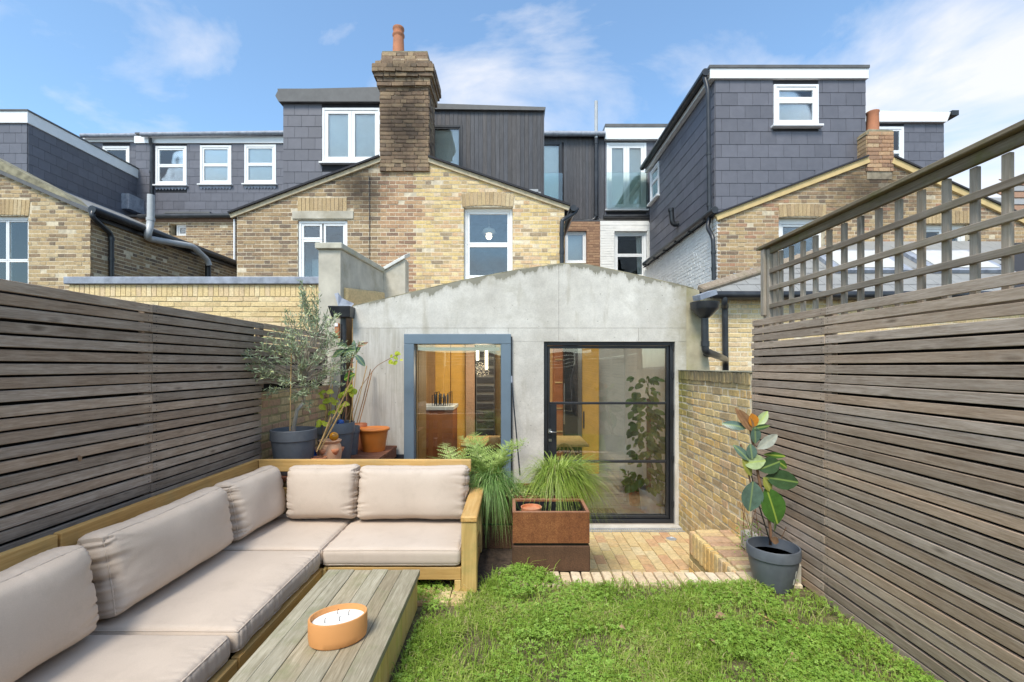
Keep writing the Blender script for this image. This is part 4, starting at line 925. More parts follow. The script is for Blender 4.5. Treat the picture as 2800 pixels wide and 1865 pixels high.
# far right dormer and tiled roof
Yf = 12.4; Ff = front(Yf)
fd = thing('slate_dormer', (XA(2500, Yf), Yf, 4), 'slate dormer with white fascia behind the right chimney', 'dormer roof')
x0, x1 = cols(Yf, 2330, 2580); zt = ZA(338, Yf); wq = (*cols(Yf, 2380, 2470), ZA(465, Yf), ZA(347, Yf))
backing(fd, Ff, [(x0, zt), (x1, zt)], [wq], 3, .2, M['slate_back']); slates(fd, Ff, [(x0, zt), (x1, zt)], [wq], 5.4, zt, M['slate'], seed=19, n_ind=70, vis=lambda u, v: u > 2400)
window(fd, Ff, wq[0]+.003, wq[1]-.003, wq[2]+.003, wq[3]-.003, [(0, 1, 0, .4), (0, 1, .4, 1)], .07, .03, M['upvc'], 'curtain', False)
MB().prism([(x0, zt+.001), (x1, zt+.001), (x1+.1, ZA(312, Yf)), (x0, ZA(307, Yf))], Yf-.1, Yf+.1).build('fascia', M['white'], fd)
MB().box(x1+.1, x1+.28, Yf-.14, Yf+2, ZA(322, Yf), ZA(309, Yf)).build('gutter', M['black'], fd)
MB().box(x1-.2, x1, Yf+.2, Yf+3, 3, zt).build('side_wall', M['slate_back'], fd)
tr = thing('tiled_roof', (XA(2790, 12), 12, 3), 'brown tiled roof slope at the far right behind the trellis', 'roof')
rr = random.Random(3)
for k in range(7):
    y = 11.6+k*.32; zz = ZA(600, 11.6)+k*.3-.1; xs = XA(2700, 11.6)+k*.42
    MB().obox((xs+2.2, y, zz), (2.2, 0, 0), (0, .2, .16), (0, -.008, .01)).build('tile_course', M['slate_old'] if k % 2 else M['brick_brown'], tr)
MB().box(XA(2690, 11.7), XA(3000, 11.7), 11.75, 12, 0, ZA(604, 11.6)).build('wall', M['mortar_r'], tr)
wg = thing('white_gable', P(2640, 560, 13), 'white rendered gable peeping over the right brick gable', 'house wall')
MB().prism([(XA(2500, 13), 3.), (XA(2760, 13), 3.), (XA(2700, 13), ZA(560, 13)), (XA(2600, 13), ZA(497, 13)), (XA(2500, 13), ZA(520, 13))], 13, 13.3).build('wall', M['white'], wg)

# ------------------------------------------------------------------ right neighbour's low extension with slate roof and rooflights
Ye = 7.25; Fe = front(Ye); x0, x1 = XA(1912, Ye), XA(3000, Ye); zg = ZA(812, Ye)
re_ = thing('side_extension', (XA(2100, Ye), Ye, 0), 'low yellow brick extension with slate lean-to roof behind the trellis', 'house')
backing(re_, Fe, [(x0, zg), (x1, zg)], [], PATIO_Z, .25, M['mortar_garden'])
bricks(re_, Fe, [(x0, zg), (x1, zg)], [], 1.2, zg, M['brick_new'], 130, vis=lambda u, v: u < 2110 and v > 800, seed=20, ch=.05)
hx, hz, hy = XA(2330, YA), ZA(665, YA), YA-.02
zE = ZA(797, Ye-.15); xE = XA(1915, Ye-.15)
def roofpt(s, t): return Vector((xE+s*(XA(3000, Ye)-xE), Ye-.15+t*(hy-Ye+.15), zE+t*(hz-zE)))
rm = MB(); A, B = Vector((xE, Ye-.15, zE)), Vector((x1+.8, Ye-.15, zE)); Cc, Dd = Vector((x1+.8, hy, hz)), Vector((hx, hy, hz))
rm.add([A, B, Cc, Dd], [(0, 1, 2, 3)]); rm.add([A, Dd, Vector((xE, hy, zE))], [(0, 1, 2)])
rm.build('roof', M['slate_back'], re_, fix=False)
nrm = (B-A).cross(Dd-A).normalized()
if nrm.z < 0: nrm = -nrm
up = nrm.cross(Vector((1, 0, 0))).normalized(); up = up if up.z > 0 else -up
slope = (hz-zE)/(hy-Ye+.15); Lr = (Vector((0, hy-Ye+.15, hz-zE))).length
ROOFH = []
k = 0; t = 0.
while t < Lr:
    xs = xE+(hx-xE)*(t/Lr)+.02; x = xs; x = xs-(k % 2)*.15
    while x < x1+.6:
        a = max(x, xs); b = x+.3
        if b-a > .04:
            cpt = A+up*(t+.1)+nrm*.012; cpt.x = (a+b)/2
            u, v = proj(cpt)
            m = MB().obox(cpt, ((b-a)/2-.003, 0, 0), up*.118, nrm*.005+up*.0)
            if u < 2750: m.build('slate', M['slate_old'], re_)
        x += .3
    t += .2; k += 1
# mortar hip, gutter, fascia, rooflights
MB().bar(A+nrm*.03, Dd+nrm*.03, .16, .1, nrm).build('hip_ridge', M['trellis_y'], re_, bevel=.02)
for uu in (2290, 2540):
    xx = XA(uu, 8.)
    for off, w, mt, hh in ((0, .62, 'lead', .05), (0, .5, 'wallgrey', .065)):
        cpt = A+up*(Lr*.52)+nrm*hh; cpt.x = xx+.3
        MB().obox(cpt, (w, 0, 0), up*(.42 if mt == 'lead' else .35), nrm*.03).build('rooflight' if mt != 'lead' else 'rooflight_kerb', M[mt], re_)
MB().tube([(xE+.15, Ye-.2, zE-.06), (x1, Ye-.2, zE-.06)], .06, 10).build('gutter', M['black'], re_, smooth=True, auto=50)
MB().fbox(Fe, x0, x1, zg-.002, zE-.03, .04, -.02).build('fascia', M['darkfascia'], re_)
pipe(re_, 'downpipe', bend([P(1981, 812, Ye-.2), P(1981, 830, Ye-.2), P(1982, 840, Ye-.1), P(1984, 1020, Ye-.1)], .06), .045, M['black'], [(P(1982, 838, Ye-.1), (0, 0, 1))])

# ------------------------------------------------------------------ yellow brick parapet of the left neighbour's extension
Yy = 6.77; Fy = front(Yy); x0, x1 = cols(Yy, 190, 880); zt = ZA(778, Yy)
yw = thing('brick_wall', ((x0+x1)/2, Yy, PATIO_Z), 'new yellow brick wall with lead coping above the left fence', 'wall')
backing(yw, Fy, [(x0, zt), (x1, zt)], [], PATIO_Z, .25, M['mortar_new'])
zs_ = ZA(811, Yy)
bricks(yw, Fy, [(x0, zs_), (x1, zs_)], [], zs_-.75+.006, zs_-.005, M['brick_new'], 170, bond='stretcher', vis=lambda u, v: v < 905, seed=21, ch=.05, proud=.006)
soldier(yw, Fy, x0, x1, zs_+.004, zt-.006, M['brick_new'], 0, proud=.008, name='brick')
bricks(yw, Fy, [(x0, zs_-.76), (x1, zs_-.76)], [], zs_-.98, zs_-.755, M['brick_new'], 0, bond='stretcher', seed=22)
MB().box(x0-.05, x1, Yy-.05, Yy+.3, zt, ZA(758, Yy)).build('lead_coping', M['lead'], yw, bevel=.01)
# ------------------------------------------------------------------ our concrete extension
zj = ZA(897, YW); xj = XA(1528, YW); xL, xRr = EAVE_L[0], XA(1877, YW)
TOP = [EAVE_L, (XA(1262, YW), ZA(768, YW)), (XA(1420, YW), ZA(738, YW)), (XA(1534, YW), ZA(722, YW)), (XA(1594, YW), ZA(722, YW)), (XA(1720, YW), ZA(748, YW)), EAVE_R]
def ztop(x): return zline(TOP, x)
ext = thing('concrete_extension', (0, YW, PATIO_Z), 'pale board-marked concrete garden extension with shallow gable', 'house extension')
wx0, wx1, wz1, wz0 = XA(1107, YW), XA(1397, YW), ZA(914, YW), -.28
dx0, dx1, dz1, dz0 = XA(1487, YW), XA(1846, YW), ZA(934, YW), PATIO_Z
holes = [(wx0+.03, wx1-.03, wz0+.03, wz1-.03), (dx0, dx1, dz0, dz1)]
tl = [(xL, EAVE_L[1]-.01)]+[(x, z-.01) for x, z in TOP[1:-1]]+[(xRr, ztop(xRr)-.01)]
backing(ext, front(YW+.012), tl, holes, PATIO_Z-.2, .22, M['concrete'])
G = .0016
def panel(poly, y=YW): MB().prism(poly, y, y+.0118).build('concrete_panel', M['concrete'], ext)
up_l = [(xL, zj+G), (xj-G, zj+G), (xj-G, ztop(xj-G))]+[(x, z) for x, z in reversed(TOP) if xL < x < xj-G]+[EAVE_L]
up_r = [(xj+G, zj+G), (xRr, zj+G), (xRr, ztop(xRr))]+[(x, z) for x, z in reversed(TOP) if xj+G < x < xRr]+[(xj+G, ztop(xj+G))]
panel(up_l); panel(up_r)
xm = XA(1252, YW)
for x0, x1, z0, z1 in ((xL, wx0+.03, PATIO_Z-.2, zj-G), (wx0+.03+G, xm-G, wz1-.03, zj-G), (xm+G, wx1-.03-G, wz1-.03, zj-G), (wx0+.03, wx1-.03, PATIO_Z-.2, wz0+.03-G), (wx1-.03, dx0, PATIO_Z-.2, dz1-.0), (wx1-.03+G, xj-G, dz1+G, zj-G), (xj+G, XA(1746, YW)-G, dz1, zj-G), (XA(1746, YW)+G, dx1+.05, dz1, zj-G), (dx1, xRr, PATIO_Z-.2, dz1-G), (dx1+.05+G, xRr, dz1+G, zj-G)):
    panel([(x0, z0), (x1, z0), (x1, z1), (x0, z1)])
MB().prism([(xRr+.002, .6), (XA(1942, YW), .6), (XA(1942, YW), ZA(1012, YW)), (XA(1915, YW), ZA(820, YW)), (XA(1912, YW), ZA(793, YW)), (xRr+.002, ztop(xRr))], YW+.006, YW+.6).build('weathered_end', M['concrete_weathered'], ext)
cap = MB()
for (a, zA), (b, zB) in zip(TOP, TOP[1:]): cap.prism([(a, zA+.0005), (b, zB+.0005), (b, zB+.012), (a, zA+.012)], YW+.002, YW+.235)
cap.build('top_edge', M['moss'], ext)
# tie holes
for u, v in ((1075, 1152), (1247, 940), (1495, 1290)): MB().lathe((XA(u, YW), 0, 0), [(.012, 0), (.012, .004)], 10)
# roof with an added, unseen glazed opening for daylight, side walls, floor, ceiling
IX0, IX1, IY0, IY1 = -1.9, 2.06, YW+.24, 8.42; FZ0 = PATIO_Z+.01
m = MB(); m.box(IX0-.1, IX0, IY0, IY1, PATIO_Z-.1, 2.2); m.build('inner_wall_left', M['ply'], ext)
MB().box(IX1, IX1+.1, IY0, IY1, PATIO_Z-.1, 2.2).build('inner_wall_right', M['wallwhite'], ext)
MB().box(IX0-.1, IX1+.1, IY1, IY1+.1, PATIO_Z-.1, 2.2).build('inner_wall_back', M['wallgrey'], ext)  # back wall grey stands in for the fence reflection in the door glass
MB().box(-1.85, -1.0, IY1-.03, IY1-.002, FZ0, 2.05).build('ply_glow_lining', M['ply'], ext)  # ply colour on the back wall also carries the warm indoor glow
MB().box(-.42, .85, IY1-.03, IY1-.002, FZ0, 2.05).build('ply_glow_lining', M['ply'], ext)
m = MB(); sx0, sx1, sy0, sy1 = -1.85, 2.0, 5.85, 8.38
m.box(IX0, IX1, IY0, sy0, 2.08, 2.2); m.box(IX0, IX1, sy1, IY1, 2.08, 2.2); m.box(IX0, sx0, sy0, sy1, 2.08, 2.2); m.box(sx1, IX1, sy0, sy1, 2.08, 2.2)
m.build('ceiling', M['wallwhite'], ext)
MB().box(sx0, sx1, sy0, sy1, 2.16, 2.175).build('rooflight', M['glass'], ext)  # out of view, added to bring more daylight into the room
for i in range(22):
    MB().box(IX0, IX1, IY0-.24+i*.13, IY0-.24+i*.13+.126, PATIO_Z-.12, PATIO_Z+.006).build('floorboard', M['floorin'], ext)
# picture window: broad blue-grey box frame standing proud of the wall
win = thing('picture_window', ((wx0+wx1)/2, YW, wz0), 'large fixed window in a broad blue-grey metal frame', 'window')
fwid = XA(1134, YW)-wx0; yo = YW-.05
MB().box(wx0, wx1, yo, YW+.14, wz1-fwid, wz1).build('frame', M['blueframe'], win, bevel=.004)
MB().box(wx0, wx0+fwid, yo, YW+.14, wz0+fwid+.002, wz1-fwid-.002).build('frame', M['blueframe'], win, bevel=.004)
MB().box(wx1-fwid, wx1, yo, YW+.14, wz0+fwid+.002, wz1-fwid-.002).build('frame', M['blueframe'], win, bevel=.004)
MB().box(wx0, wx1, yo, YW+.14, wz0, wz0+fwid).build('frame', M['blueframe'], win, bevel=.004)
MB().box(wx1+.002, wx1+.016, YW-.04, YW-.0005, wz0, wz1-.03).build('side_trim', M['steel'], win)
MB().box(wx0+fwid-.004, wx1-fwid+.004, YW+.06, YW+.068, wz0+fwid-.004, wz1-fwid+.004).build('pane', M['doorglass'], win)
ix0, ix1 = wx0+fwid, wx1-fwid
for a, b in ((ix0, ix0+.014), (ix1-.014, ix1)): MB().box(a, b, YW+.075, YW+.13, wz0+fwid, wz1-fwid).build('bead', M['ply'], win)
MB().box(ix0+.02, ix1-.02, YW+.08, YW+.12, wz1-fwid-.075, wz1-fwid-.035).build('blind_rail', M['wallwhite'], win)
MB().box(ix0-.03, ix0-.002, YW+.25, YW+.75, wz0, wz1).build('reveal_board', M['ply'], win)
pol = thing('leaning_pole', P(1425, 1300, YW-.15), 'thin dark pole with blue tip leaning on the concrete beside the window', 'pole')
MB().tube([P(1399, 1040, YW-.04), P(1422, 1300, YW-.35)], .008, 8).build('shaft', M['steel'], pol); MB().tube([P(1398.5, 1028, YW-.03), P(1399.5, 1048, YW-.045)], .012, 8).build('tip', M['lead'], pol)
# steel door
door = thing('glazed_steel_door', ((dx0+dx1)/2, YW, dz0), 'black steel-framed glass garden door in three panes', 'door')
yd0, yd1 = YW+.07, YW+.13
def dbar(n, x0, x1, z0, z1, y0=yd0, y1=yd1): return MB().box(x0, x1, y0, y1, z0, z1).build(n, M['steel'], door, bevel=.003)
e = .045
dbar('frame', dx0+.002, dx0+e, dz0+.002, dz1-.002, yd0-.03); dbar('frame', dx1-e, dx1-.002, dz0+.002, dz1-.002, yd0-.03); dbar('frame', dx0+e+.001, dx1-e-.001, dz1-e, dz1-.002, yd0-.03); dbar('threshold', dx0+e+.001, dx1-e-.001, dz0+.002, dz0+.05, yd0-.03)
lx0, lx1, lz0, lz1 = dx0+e+.004, dx1-e-.004, dz0+.056, dz1-e-.004; s = .03
leaf_ = dbar('leaf_frame', lx0, lx0+s, lz0, lz1)
for q in ((lx1-s, lx1, lz0, lz1), (lx0+s, lx1-s, lz0, lz0+.035), (lx0+s, lx1-s, lz1-s, lz1)): dbar('leaf_frame', *q)
g1, g2 = ZA(1103, YW+.07), ZA(1263, YW+.07)
dbar('glazing_bar', lx0+s, lx1-s, g1-.013, g1+.013); dbar('glazing_bar', lx0+s, lx1-s, g2-.013, g2+.013)
lp = dbar('lock_panel', lx0+s, XA(1522, YW+.07), g2+.014, g1-.014, yd0-.004)
for a, b in ((lz0, g2), (g2, g1), (g1, lz1)): MB().box(lx0+s-.005, lx1-s+.005, yd0+.028, yd0+.036, a, b).build('pane', M['doorglass'], door)
hz_ = ZA(1182, YW)
MB().box(XA(1500, YW), XA(1508, YW), yd0-.016, yd0-.005, hz_-.02, hz_+.03).build('handle_plate', M['chrome'], lp); MB().tube(bend([(XA(1504, YW), yd0-.005, hz_), (XA(1504, YW), yd0-.05, hz_), (XA(1522, YW), yd0-.05, hz_-.003)], .02), .007, 8).build('handle', M['chrome'], lp, smooth=True)
MB().box(XA(1502, YW), XA(1510, YW), yd0-.012, yd0-.005, hz_-.12, hz_-.09).build('lock', M['chrome'], lp)
for zz in (-.2, .35, .9, 1.35, 1.7): MB().tube([(dx1-.015, yd0-.04, zz), (dx1-.015, yd0-.04, zz+.07)], .012, 8).build('hinge', M['steel'], door)

# ------------------------------------------------------------------ things seen inside the room
FZ = PATIO_Z+.006
def mkbox(name, label, cat, x0, x1, y0, y1, z0, z1, mat, bevel=.01):
    o = MB().box(x0, x1, y0, y1, z0, z1).build(name, mat, bevel=bevel); return tag(o, label, cat)
cabx = XA(1513, 8.2)
cab = thing('tall_cabinet', (.9, 8.2, FZ), 'rust coloured cupboard with shelves against the back wall inside the door', 'cabinet')
MB().box(cabx, XA(1536, 8.2), 8.0, 8.41, FZ, 2.0).build('carcass', M['rust_in'], cab, bevel=.005)
for zz in (.35, .75, 1.2, 1.6): MB().box(cabx+.01, XA(1536, 8.2)-.01, 7.985, 7.999, zz, zz+.02).build('shelf_edge', M['ply'], cab)
fr_ = thing('tall_fridge', (XA(1556, 8.1), 8.1, FZ), 'black tall appliance beside the rust cupboard inside', 'fridge')
MB().box(XA(1538, 8.1), XA(1576, 8.1), 7.9, 8.4, FZ, 1.95).build('body', M['steel'], fr_, bevel=.01); MB().box(XA(1541, 7.9), XA(1544, 7.9), 7.87, 7.899, .5, 1.2).build('handle', M['chrome'], fr_)
op = thing('sliding_partition', (XA(1612, 8.2), 8.2, FZ), 'tall ochre plywood sliding panel seen through the garden door', 'panel')
MB().box(XA(1592, 8.1), XA(1638, 8.1), 8.1, 8.16, FZ, 1.98).build('board', M['ochre'], op, bevel=.005); MB().box(XA(1594, 8.1), XA(1598, 8.1), 8.085, 8.099, .4, .7).build('pull', M['steel'], op)
ow = thing('ochre_cupboard', (XA(1235, 8.2), 8.3, FZ), 'orange ochre kitchen cupboard wall seen through the blue-framed window', 'cabinet')
for a, b in ((1190, 1232), (1233, 1272), (1273, 1290)): MB().box(XA(a, 8.2), XA(b, 8.2)-.005, 8.2, 8.4, FZ, 2.0).build('door_panel', M['ochre'], ow, bevel=.004)
dkc = thing('fence_reflection_slats', (XA(1326, 7.9), 7.95, FZ), 'tall dark slatted dresser behind the right part of the blue-framed window', 'cabinet')
MB().box(XA(1302, 7.9), XA(1352, 7.9), 7.9, 8.38, FZ, 1.95).build('carcass', M['roomdark'], dkc, bevel=.005)  # dark slatted block added where the glass reflects the fence
for i in range(14): MB().box(XA(1304, 7.9), XA(1350, 7.9), 7.885, 7.899, FZ+.1+i*.15, FZ+.1+i*.15+.1).build('slat', M['slate_back'], dkc)
MB().box(XA(1274, 8.0), XA(1298, 8.0), 8.0, 8.3, FZ, 2.0).build('brick_pier', M['brick_left'], dkc)
kw = thing('kitchen_counter', (XA(1210, 7.2), 7.2, FZ), 'kitchen counter with pale worktop behind the blue-framed window', 'counter')
MB().box(IX0+.05, XA(1245, 7.2), 7.0, 7.6, ZA(1122, 7.0)+.001, ZA(1112, 7.0)).build('worktop', M['wallwhite'], kw, bevel=.005); MB().box(IX0+.05, XA(1242, 7.2), 7.03, 7.6, FZ, ZA(1122, 7.0)).build('base_unit', M['rust_in'], kw)
rk_ = thing('dish_rack', P(1212, 1110, 7.2), 'black wire dish rack full of crockery on the indoor counter', 'dish rack')
zk = ZA(1112, 7.0)+.003
for i in range(9): x = XA(1185, 7.2)+i*.034; MB().tube([(x, 7.1, zk), (x, 7.1, zk+.16+.05*math.sin(i)), (x, 7.35, zk+.16+.05*math.sin(i)), (x, 7.35, zk)], .006, 5).build('wire', M['steel'], rk_)
for i in range(4): MB().tube([(XA(1192, 7.2)+i*.06, 7.2, zk+.1), (XA(1192, 7.2)+i*.06+.012, 7.2, zk+.1)], .085, 16).build('plate', M['potgrey'], rk_)
tb = thing('dining_table', (.6, 7.2, FZ), 'pale wooden dining table with black legs inside the glass door', 'table')
MB().box(-.75, 1.13, 6.74, 7.62, .31, .345).build('table_top', M['ply'], tb, bevel=.006)
for x in (-.65, 1.0):
    for y in (6.85, 7.5): MB().box(x-.03, x+.03, y-.03, y+.03, FZ, .309).build('leg', M['steel'], tb)
MB().box(-.6, .96, 6.83, 6.86, .23, .309).build('apron', M['steel'], tb)
chd = thing('spindle_chair', (XA(1545, 6.5), 6.5, FZ), 'honey wood spindle-back chair pushed to the indoor table', 'chair')
xc = XA(1541, 6.45); seat_z = .03
MB().lathe((xc, 6.6, seat_z), [(.0, 0), (.2, .0), (.21, .02), (.19, .035), (.0, .03)], 20).build('seat', M['ply'], chd, smooth=True, auto=40)
hoop = [(xc+.18*math.cos(a), 6.42-.03*math.sin(a), seat_z+.03+.36*math.sin(a)) for a in [math.pi*i/14 for i in range(15)]]
MB().tube(hoop, .013, 7).build('back_hoop', M['ply'], chd, smooth=True)
for i in range(5): x = xc-.11+i*.055; MB().tube([(x, 6.43, seat_z+.03), (x, 6.4, seat_z+.03+.36*math.sqrt(1-((x-xc)/.18)**2))], .007, 6).build('spindle', M['ply'], chd)
for sx in (-1, 1):
    for sy in (-1, 1): MB().tube([(xc+sx*.12, 6.6+sy*.1, seat_z), (xc+sx*.17, 6.6+sy*.15, FZ)], .014, 7).build('leg', M['ply'], chd)
mat_ = mkbox('doormat', 'dark grey doormat on the floor inside the garden door', 'mat', XA(1560, 5.85), XA(1690, 5.85), 5.8, 6.1, FZ+.001, FZ+.015, M['slate_back'], .004)
pic = thing('picture_frame', P(1750, 1010, 8.35), 'dark framed picture on the back wall inside the glass door', 'picture')
MB().box(XA(1732, 8.35), XA(1770, 8.35), 8.37, 8.415, ZA(1050, 8.35), ZA(965, 8.35)).build('frame', M['steel'], pic); MB().box(XA(1737, 8.35), XA(1765, 8.35), 8.362, 8.369, ZA(1044, 8.35), ZA(972, 8.35)).build('print', M['wallwhite'], pic)
sp_ = thing('ceiling_lamp', (XA(1318, 7.2), 7.2, 2.05), 'bright twin tube ceiling lamp hanging behind the blue-framed window', 'lamp')
xq_ = XA(1318, 7.2)
MB().tube([(xq_, 7.2, 2.08), (xq_, 7.2, 1.78)], .006, 6).build('flex', M['steel'], sp_); MB().box(xq_-.1, xq_+.1, 7.18, 7.22, 1.75, 1.78).build('bracket', M['upvc'], sp_)
for dx_, l_ in ((-.07, .16), (.07, .3)): MB().tube([(xq_+dx_, 7.2, 1.745), (xq_+dx_, 7.2, 1.745-l_)], .022, 10).build('tube', M['bulb'], sp_, smooth=True, auto=40)
pl_d = bpy.data.lights.new('lamp_glow', 'POINT'); pl_d.energy = 8; pl_d.color = (1, .8, .52); pl_d.shadow_soft_size = .12
pl_o = bpy.data.objects.new('lamp_glow', pl_d); COL.objects.link(pl_o); pl_o.parent = sp_; pl_o.location = (0, 0, -.62)
lmp = thing('table_lamp', P(1352, 1225, 6.3), 'small lamp with buff shade behind the right side of the blue window', 'lamp')
lx_, ly_ = XA(1352, 6.4), 6.4; lz_ = ZA(1222, 6.4)
MB().lathe((lx_, ly_, lz_), [(.12, 0), (.075, .14)], 20).build('lamp_shade', M['ply'], lmp, smooth=True); MB().tube([(lx_, ly_, lz_), (lx_, ly_, FZ+.45)], .03, 10).build('stem', M['steel'], lmp)
ls = thing('side_cupboard', (lx_, ly_, FZ), 'low dark cupboard under the small lamp indoors', 'cabinet')
MB().box(lx_-.25, lx_+.2, 6.25, 6.6, FZ, FZ+.45).build('carcass', M['rust_in'], ls, bevel=.005)
def pot(name, label, x, y, z, r, h, mat, rim=.0, taper=.78, n=32, cat='plant pot', top=None, soilmat=None, parent=None):
    o = parent or thing(name, (x, y, z), label, cat)
    pr = [(r*taper*.96, 0), (r*taper, .012)]
    if rim: pr += [(r*.945, h*(1-rim)-.004), (r*.945, h*(1-rim)), (r, h*(1-rim)+.006), (r, h-.004), (r*.985, h), (r*.93, h), (r*.92, h-.02), (r*.88, h*.72), (0, h*.72)]
    else: pr += [(r*.99, h-.01), (r, h), (r*.93, h), (r*.9, h*.75), (0, h*.75)]
    MB().lathe((x, y, z), pr, n).build('pot', mat, o, smooth=True, auto=35)
    MB().lathe((x, y, z), [(0, h*.755), (r*.885, h*.755)][::-1], n).build('soil', soilmat or M['soil'], o)
    return o
def leafmesh(L_, W_, mat, curl=.15, fold=.12, n=6, wav=0.):
    """leaf along +y, face +z"""
    m = MB(); m.v = []
    for i in range(n+1):
        t = i/n; w = W_/2*math.sin(math.pi*min(1, t*.96+.02))**.75; y = L_*t; zc_ = -curl*L_*(t**2)
        for sx in (-1, -.5, 0, .5, 1): m.v.append((sx*w, y, zc_+abs(sx)*fold*w*2-fold*w*.3+wav*math.sin(t*9)*sx*w))
    for i in range(n):
        for k in range(4): a = i*5+k; m.f.append((a, a+1, a+6, a+5))
    m.t = [0.]*len(m.v)
    return m.mesh('leaf', mat, True, fix=False)
def basis(d, nrm):
    d = Vector(d).normalized(); nrm = Vector(nrm); nrm = (nrm-d*nrm.dot(d)).normalized(); x = d.cross(nrm)
    return Matrix((x, d, nrm)).transposed()
def leafobj(parent, me, p, d, nrm, sc=1., name='leaf'):
    o = link(name, me, parent, p); o.rotation_euler = basis(d, nrm).to_euler(); o.scale = (sc, sc, sc); o['tone'] = random.random(); return o
# climbing houseplant on a moss pole
mp_ = pot('moss_pole_plant', 'climbing houseplant on a moss pole in a big white pot inside the door', XA(1782, 6.02), 6.02, FZ, .165, .3, M['upvc'], cat='houseplant')
bx_, by_ = XA(1776, 6.02), 6.05
MB().tube([(bx_, by_, FZ+.2), (bx_+.0, by_, ZA(1090, 6.05))], .03, 10).build('moss_pole', M['bark_brown'], mp_, smooth=True)
lm_ = leafmesh(.12, .085, M['houseleaf'], .3, .1)
for i in range(260):
    t = random.random(); zz = FZ+.3+t*(ZA(1030, 6.05)-FZ-.3); a = random.uniform(0, 6.28); rr_ = random.uniform(.03, .2)*(1.1-.3*t)
    p = Vector((bx_+rr_*math.cos(a)-.05, by_+rr_*math.sin(a)*.8, zz)); dr = Vector((math.cos(a), math.sin(a)-.3, random.uniform(-1.2, .1)))
    if p.x > IX1-.06 or p.y < 5.75: continue
    leafobj(mp_, lm_, p, dr, Vector((math.cos(a)*.3, -1, .8)), random.uniform(.5, 1.15))
for (u, v, yy, r, h, mt, lab) in ((1735, 1390, 6.3, .085, .2, 'terracotta', 'small terracotta pot plant beside the big white pot indoors'), (1716, 1372, 6.5, .075, .22, 'wallwhite', 'slim white pot plant, innermost beside the moss pole indoors'), (1818, 1420, 5.86, .058, .12, 'upvc', 'tiny white pot with seedling by the door hinge indoors')):
    o = pot('houseplant', lab, XA(u, yy), yy, FZ, r, h, M[mt], cat='houseplant')
    for i in range(26 if r > .06 else 7):
        a = random.uniform(0, 6.28); leafobj(o, lm_, Vector((XA(u, yy)+.3*r*math.cos(a), yy+.3*r*math.sin(a), FZ+h*.8+random.uniform(0, .22))), Vector((math.cos(a), math.sin(a), random.uniform(.2, 1.))), Vector((0, -.4, 1)), random.uniform(.4, .8))
    MB().tube([(XA(u, yy), yy, FZ+h*.7), (XA(u, yy)+.01, yy, FZ+h+.2)], .006, 6).build('stem', M['bark_brown'], o)

# ------------------------------------------------------------------ party wall parapet left of the concrete
pw = thing('party_parapet', (-2.2, 6.5, 0), 'grey rendered parapet wall with stone coping between yellow wall and concrete', 'wall')
py0, py1 = 5.64, 7.6; px0, px1 = XA(871, py0), XA(931, py0); zf, zb_ = ZA(682, py0), ZA(748, py1)
def wedge(x0, x1, y0, y1, zlo, za, zb, name, mat, bev=0):
    return MB().add([(x0, y0, zlo(0)), (x1, y0, zlo(0)), (x1, y1, zlo(1)), (x0, y1, zlo(1)), (x0, y0, za), (x1, y0, za), (x1, y1, zb), (x0, y1, zb)], BOXF).build(name, mat, pw, bevel=bev)
wedge(px0, px1, py0, py1, lambda t: PATIO_Z, zf, zb_, 'wall', M['render'])
wedge(px0-.03, px1+.03, py0-.04, py1, lambda t: (zf, zb_)[t]+.001, zf+.075, zb_+.075, 'coping', M['coping'], .008)
rx1 = XA(1112, py1); zr0, zr1 = ZA(746, py1), ZA(712, py1)
MB().prism([(px1+.001, 1.), (rx1, 1.), (rx1, zr1), (px1+.001, zr0)], py1-.1, py1+.15).build('return_wall', M['render'], pw)
MB().add([(px1+.002, py1-.14, zr0+.001), (rx1, py1-.14, zr1+.001), (rx1, py1+.25, zr1+.12), (px1+.002, py1+.25, zr0+.12), (px1+.002, py1-.14, zr0+.06), (rx1, py1-.14, zr1+.06), (rx1, py1+.25, zr1+.19), (px1+.002, py1+.25, zr0+.19)], BOXF).build('return_coping', M['render_white'], pw, bevel=.008)
MB().add([(px1-.05, 5.75, 2.22), (px1+.05, 5.75, 2.22), (px1+.06, 7.4, 2.4), (px1-.05, 7.4, 2.4), (px1-.05, 5.75, ZA(785, 5.75)), (px1+.05, 5.75, ZA(787, 5.75)), (px1+.06, 7.4, 2.68), (px1-.05, 7.4, 2.68)], BOXF).build('brick_corbel', M['brick_new'], pw, bevel=.02)
fl_ = MB()
fl_.add([P(914, 803, 5.6), P(925, 800, 5.6), P(935, 815, 5.62), P(968, 830, 5.66), P(960, 840, 5.55), P(925, 838, 5.55)], [(0, 1, 2, 3, 4, 5)]); fl_.build('lead_flashing', M['lead'], pw)

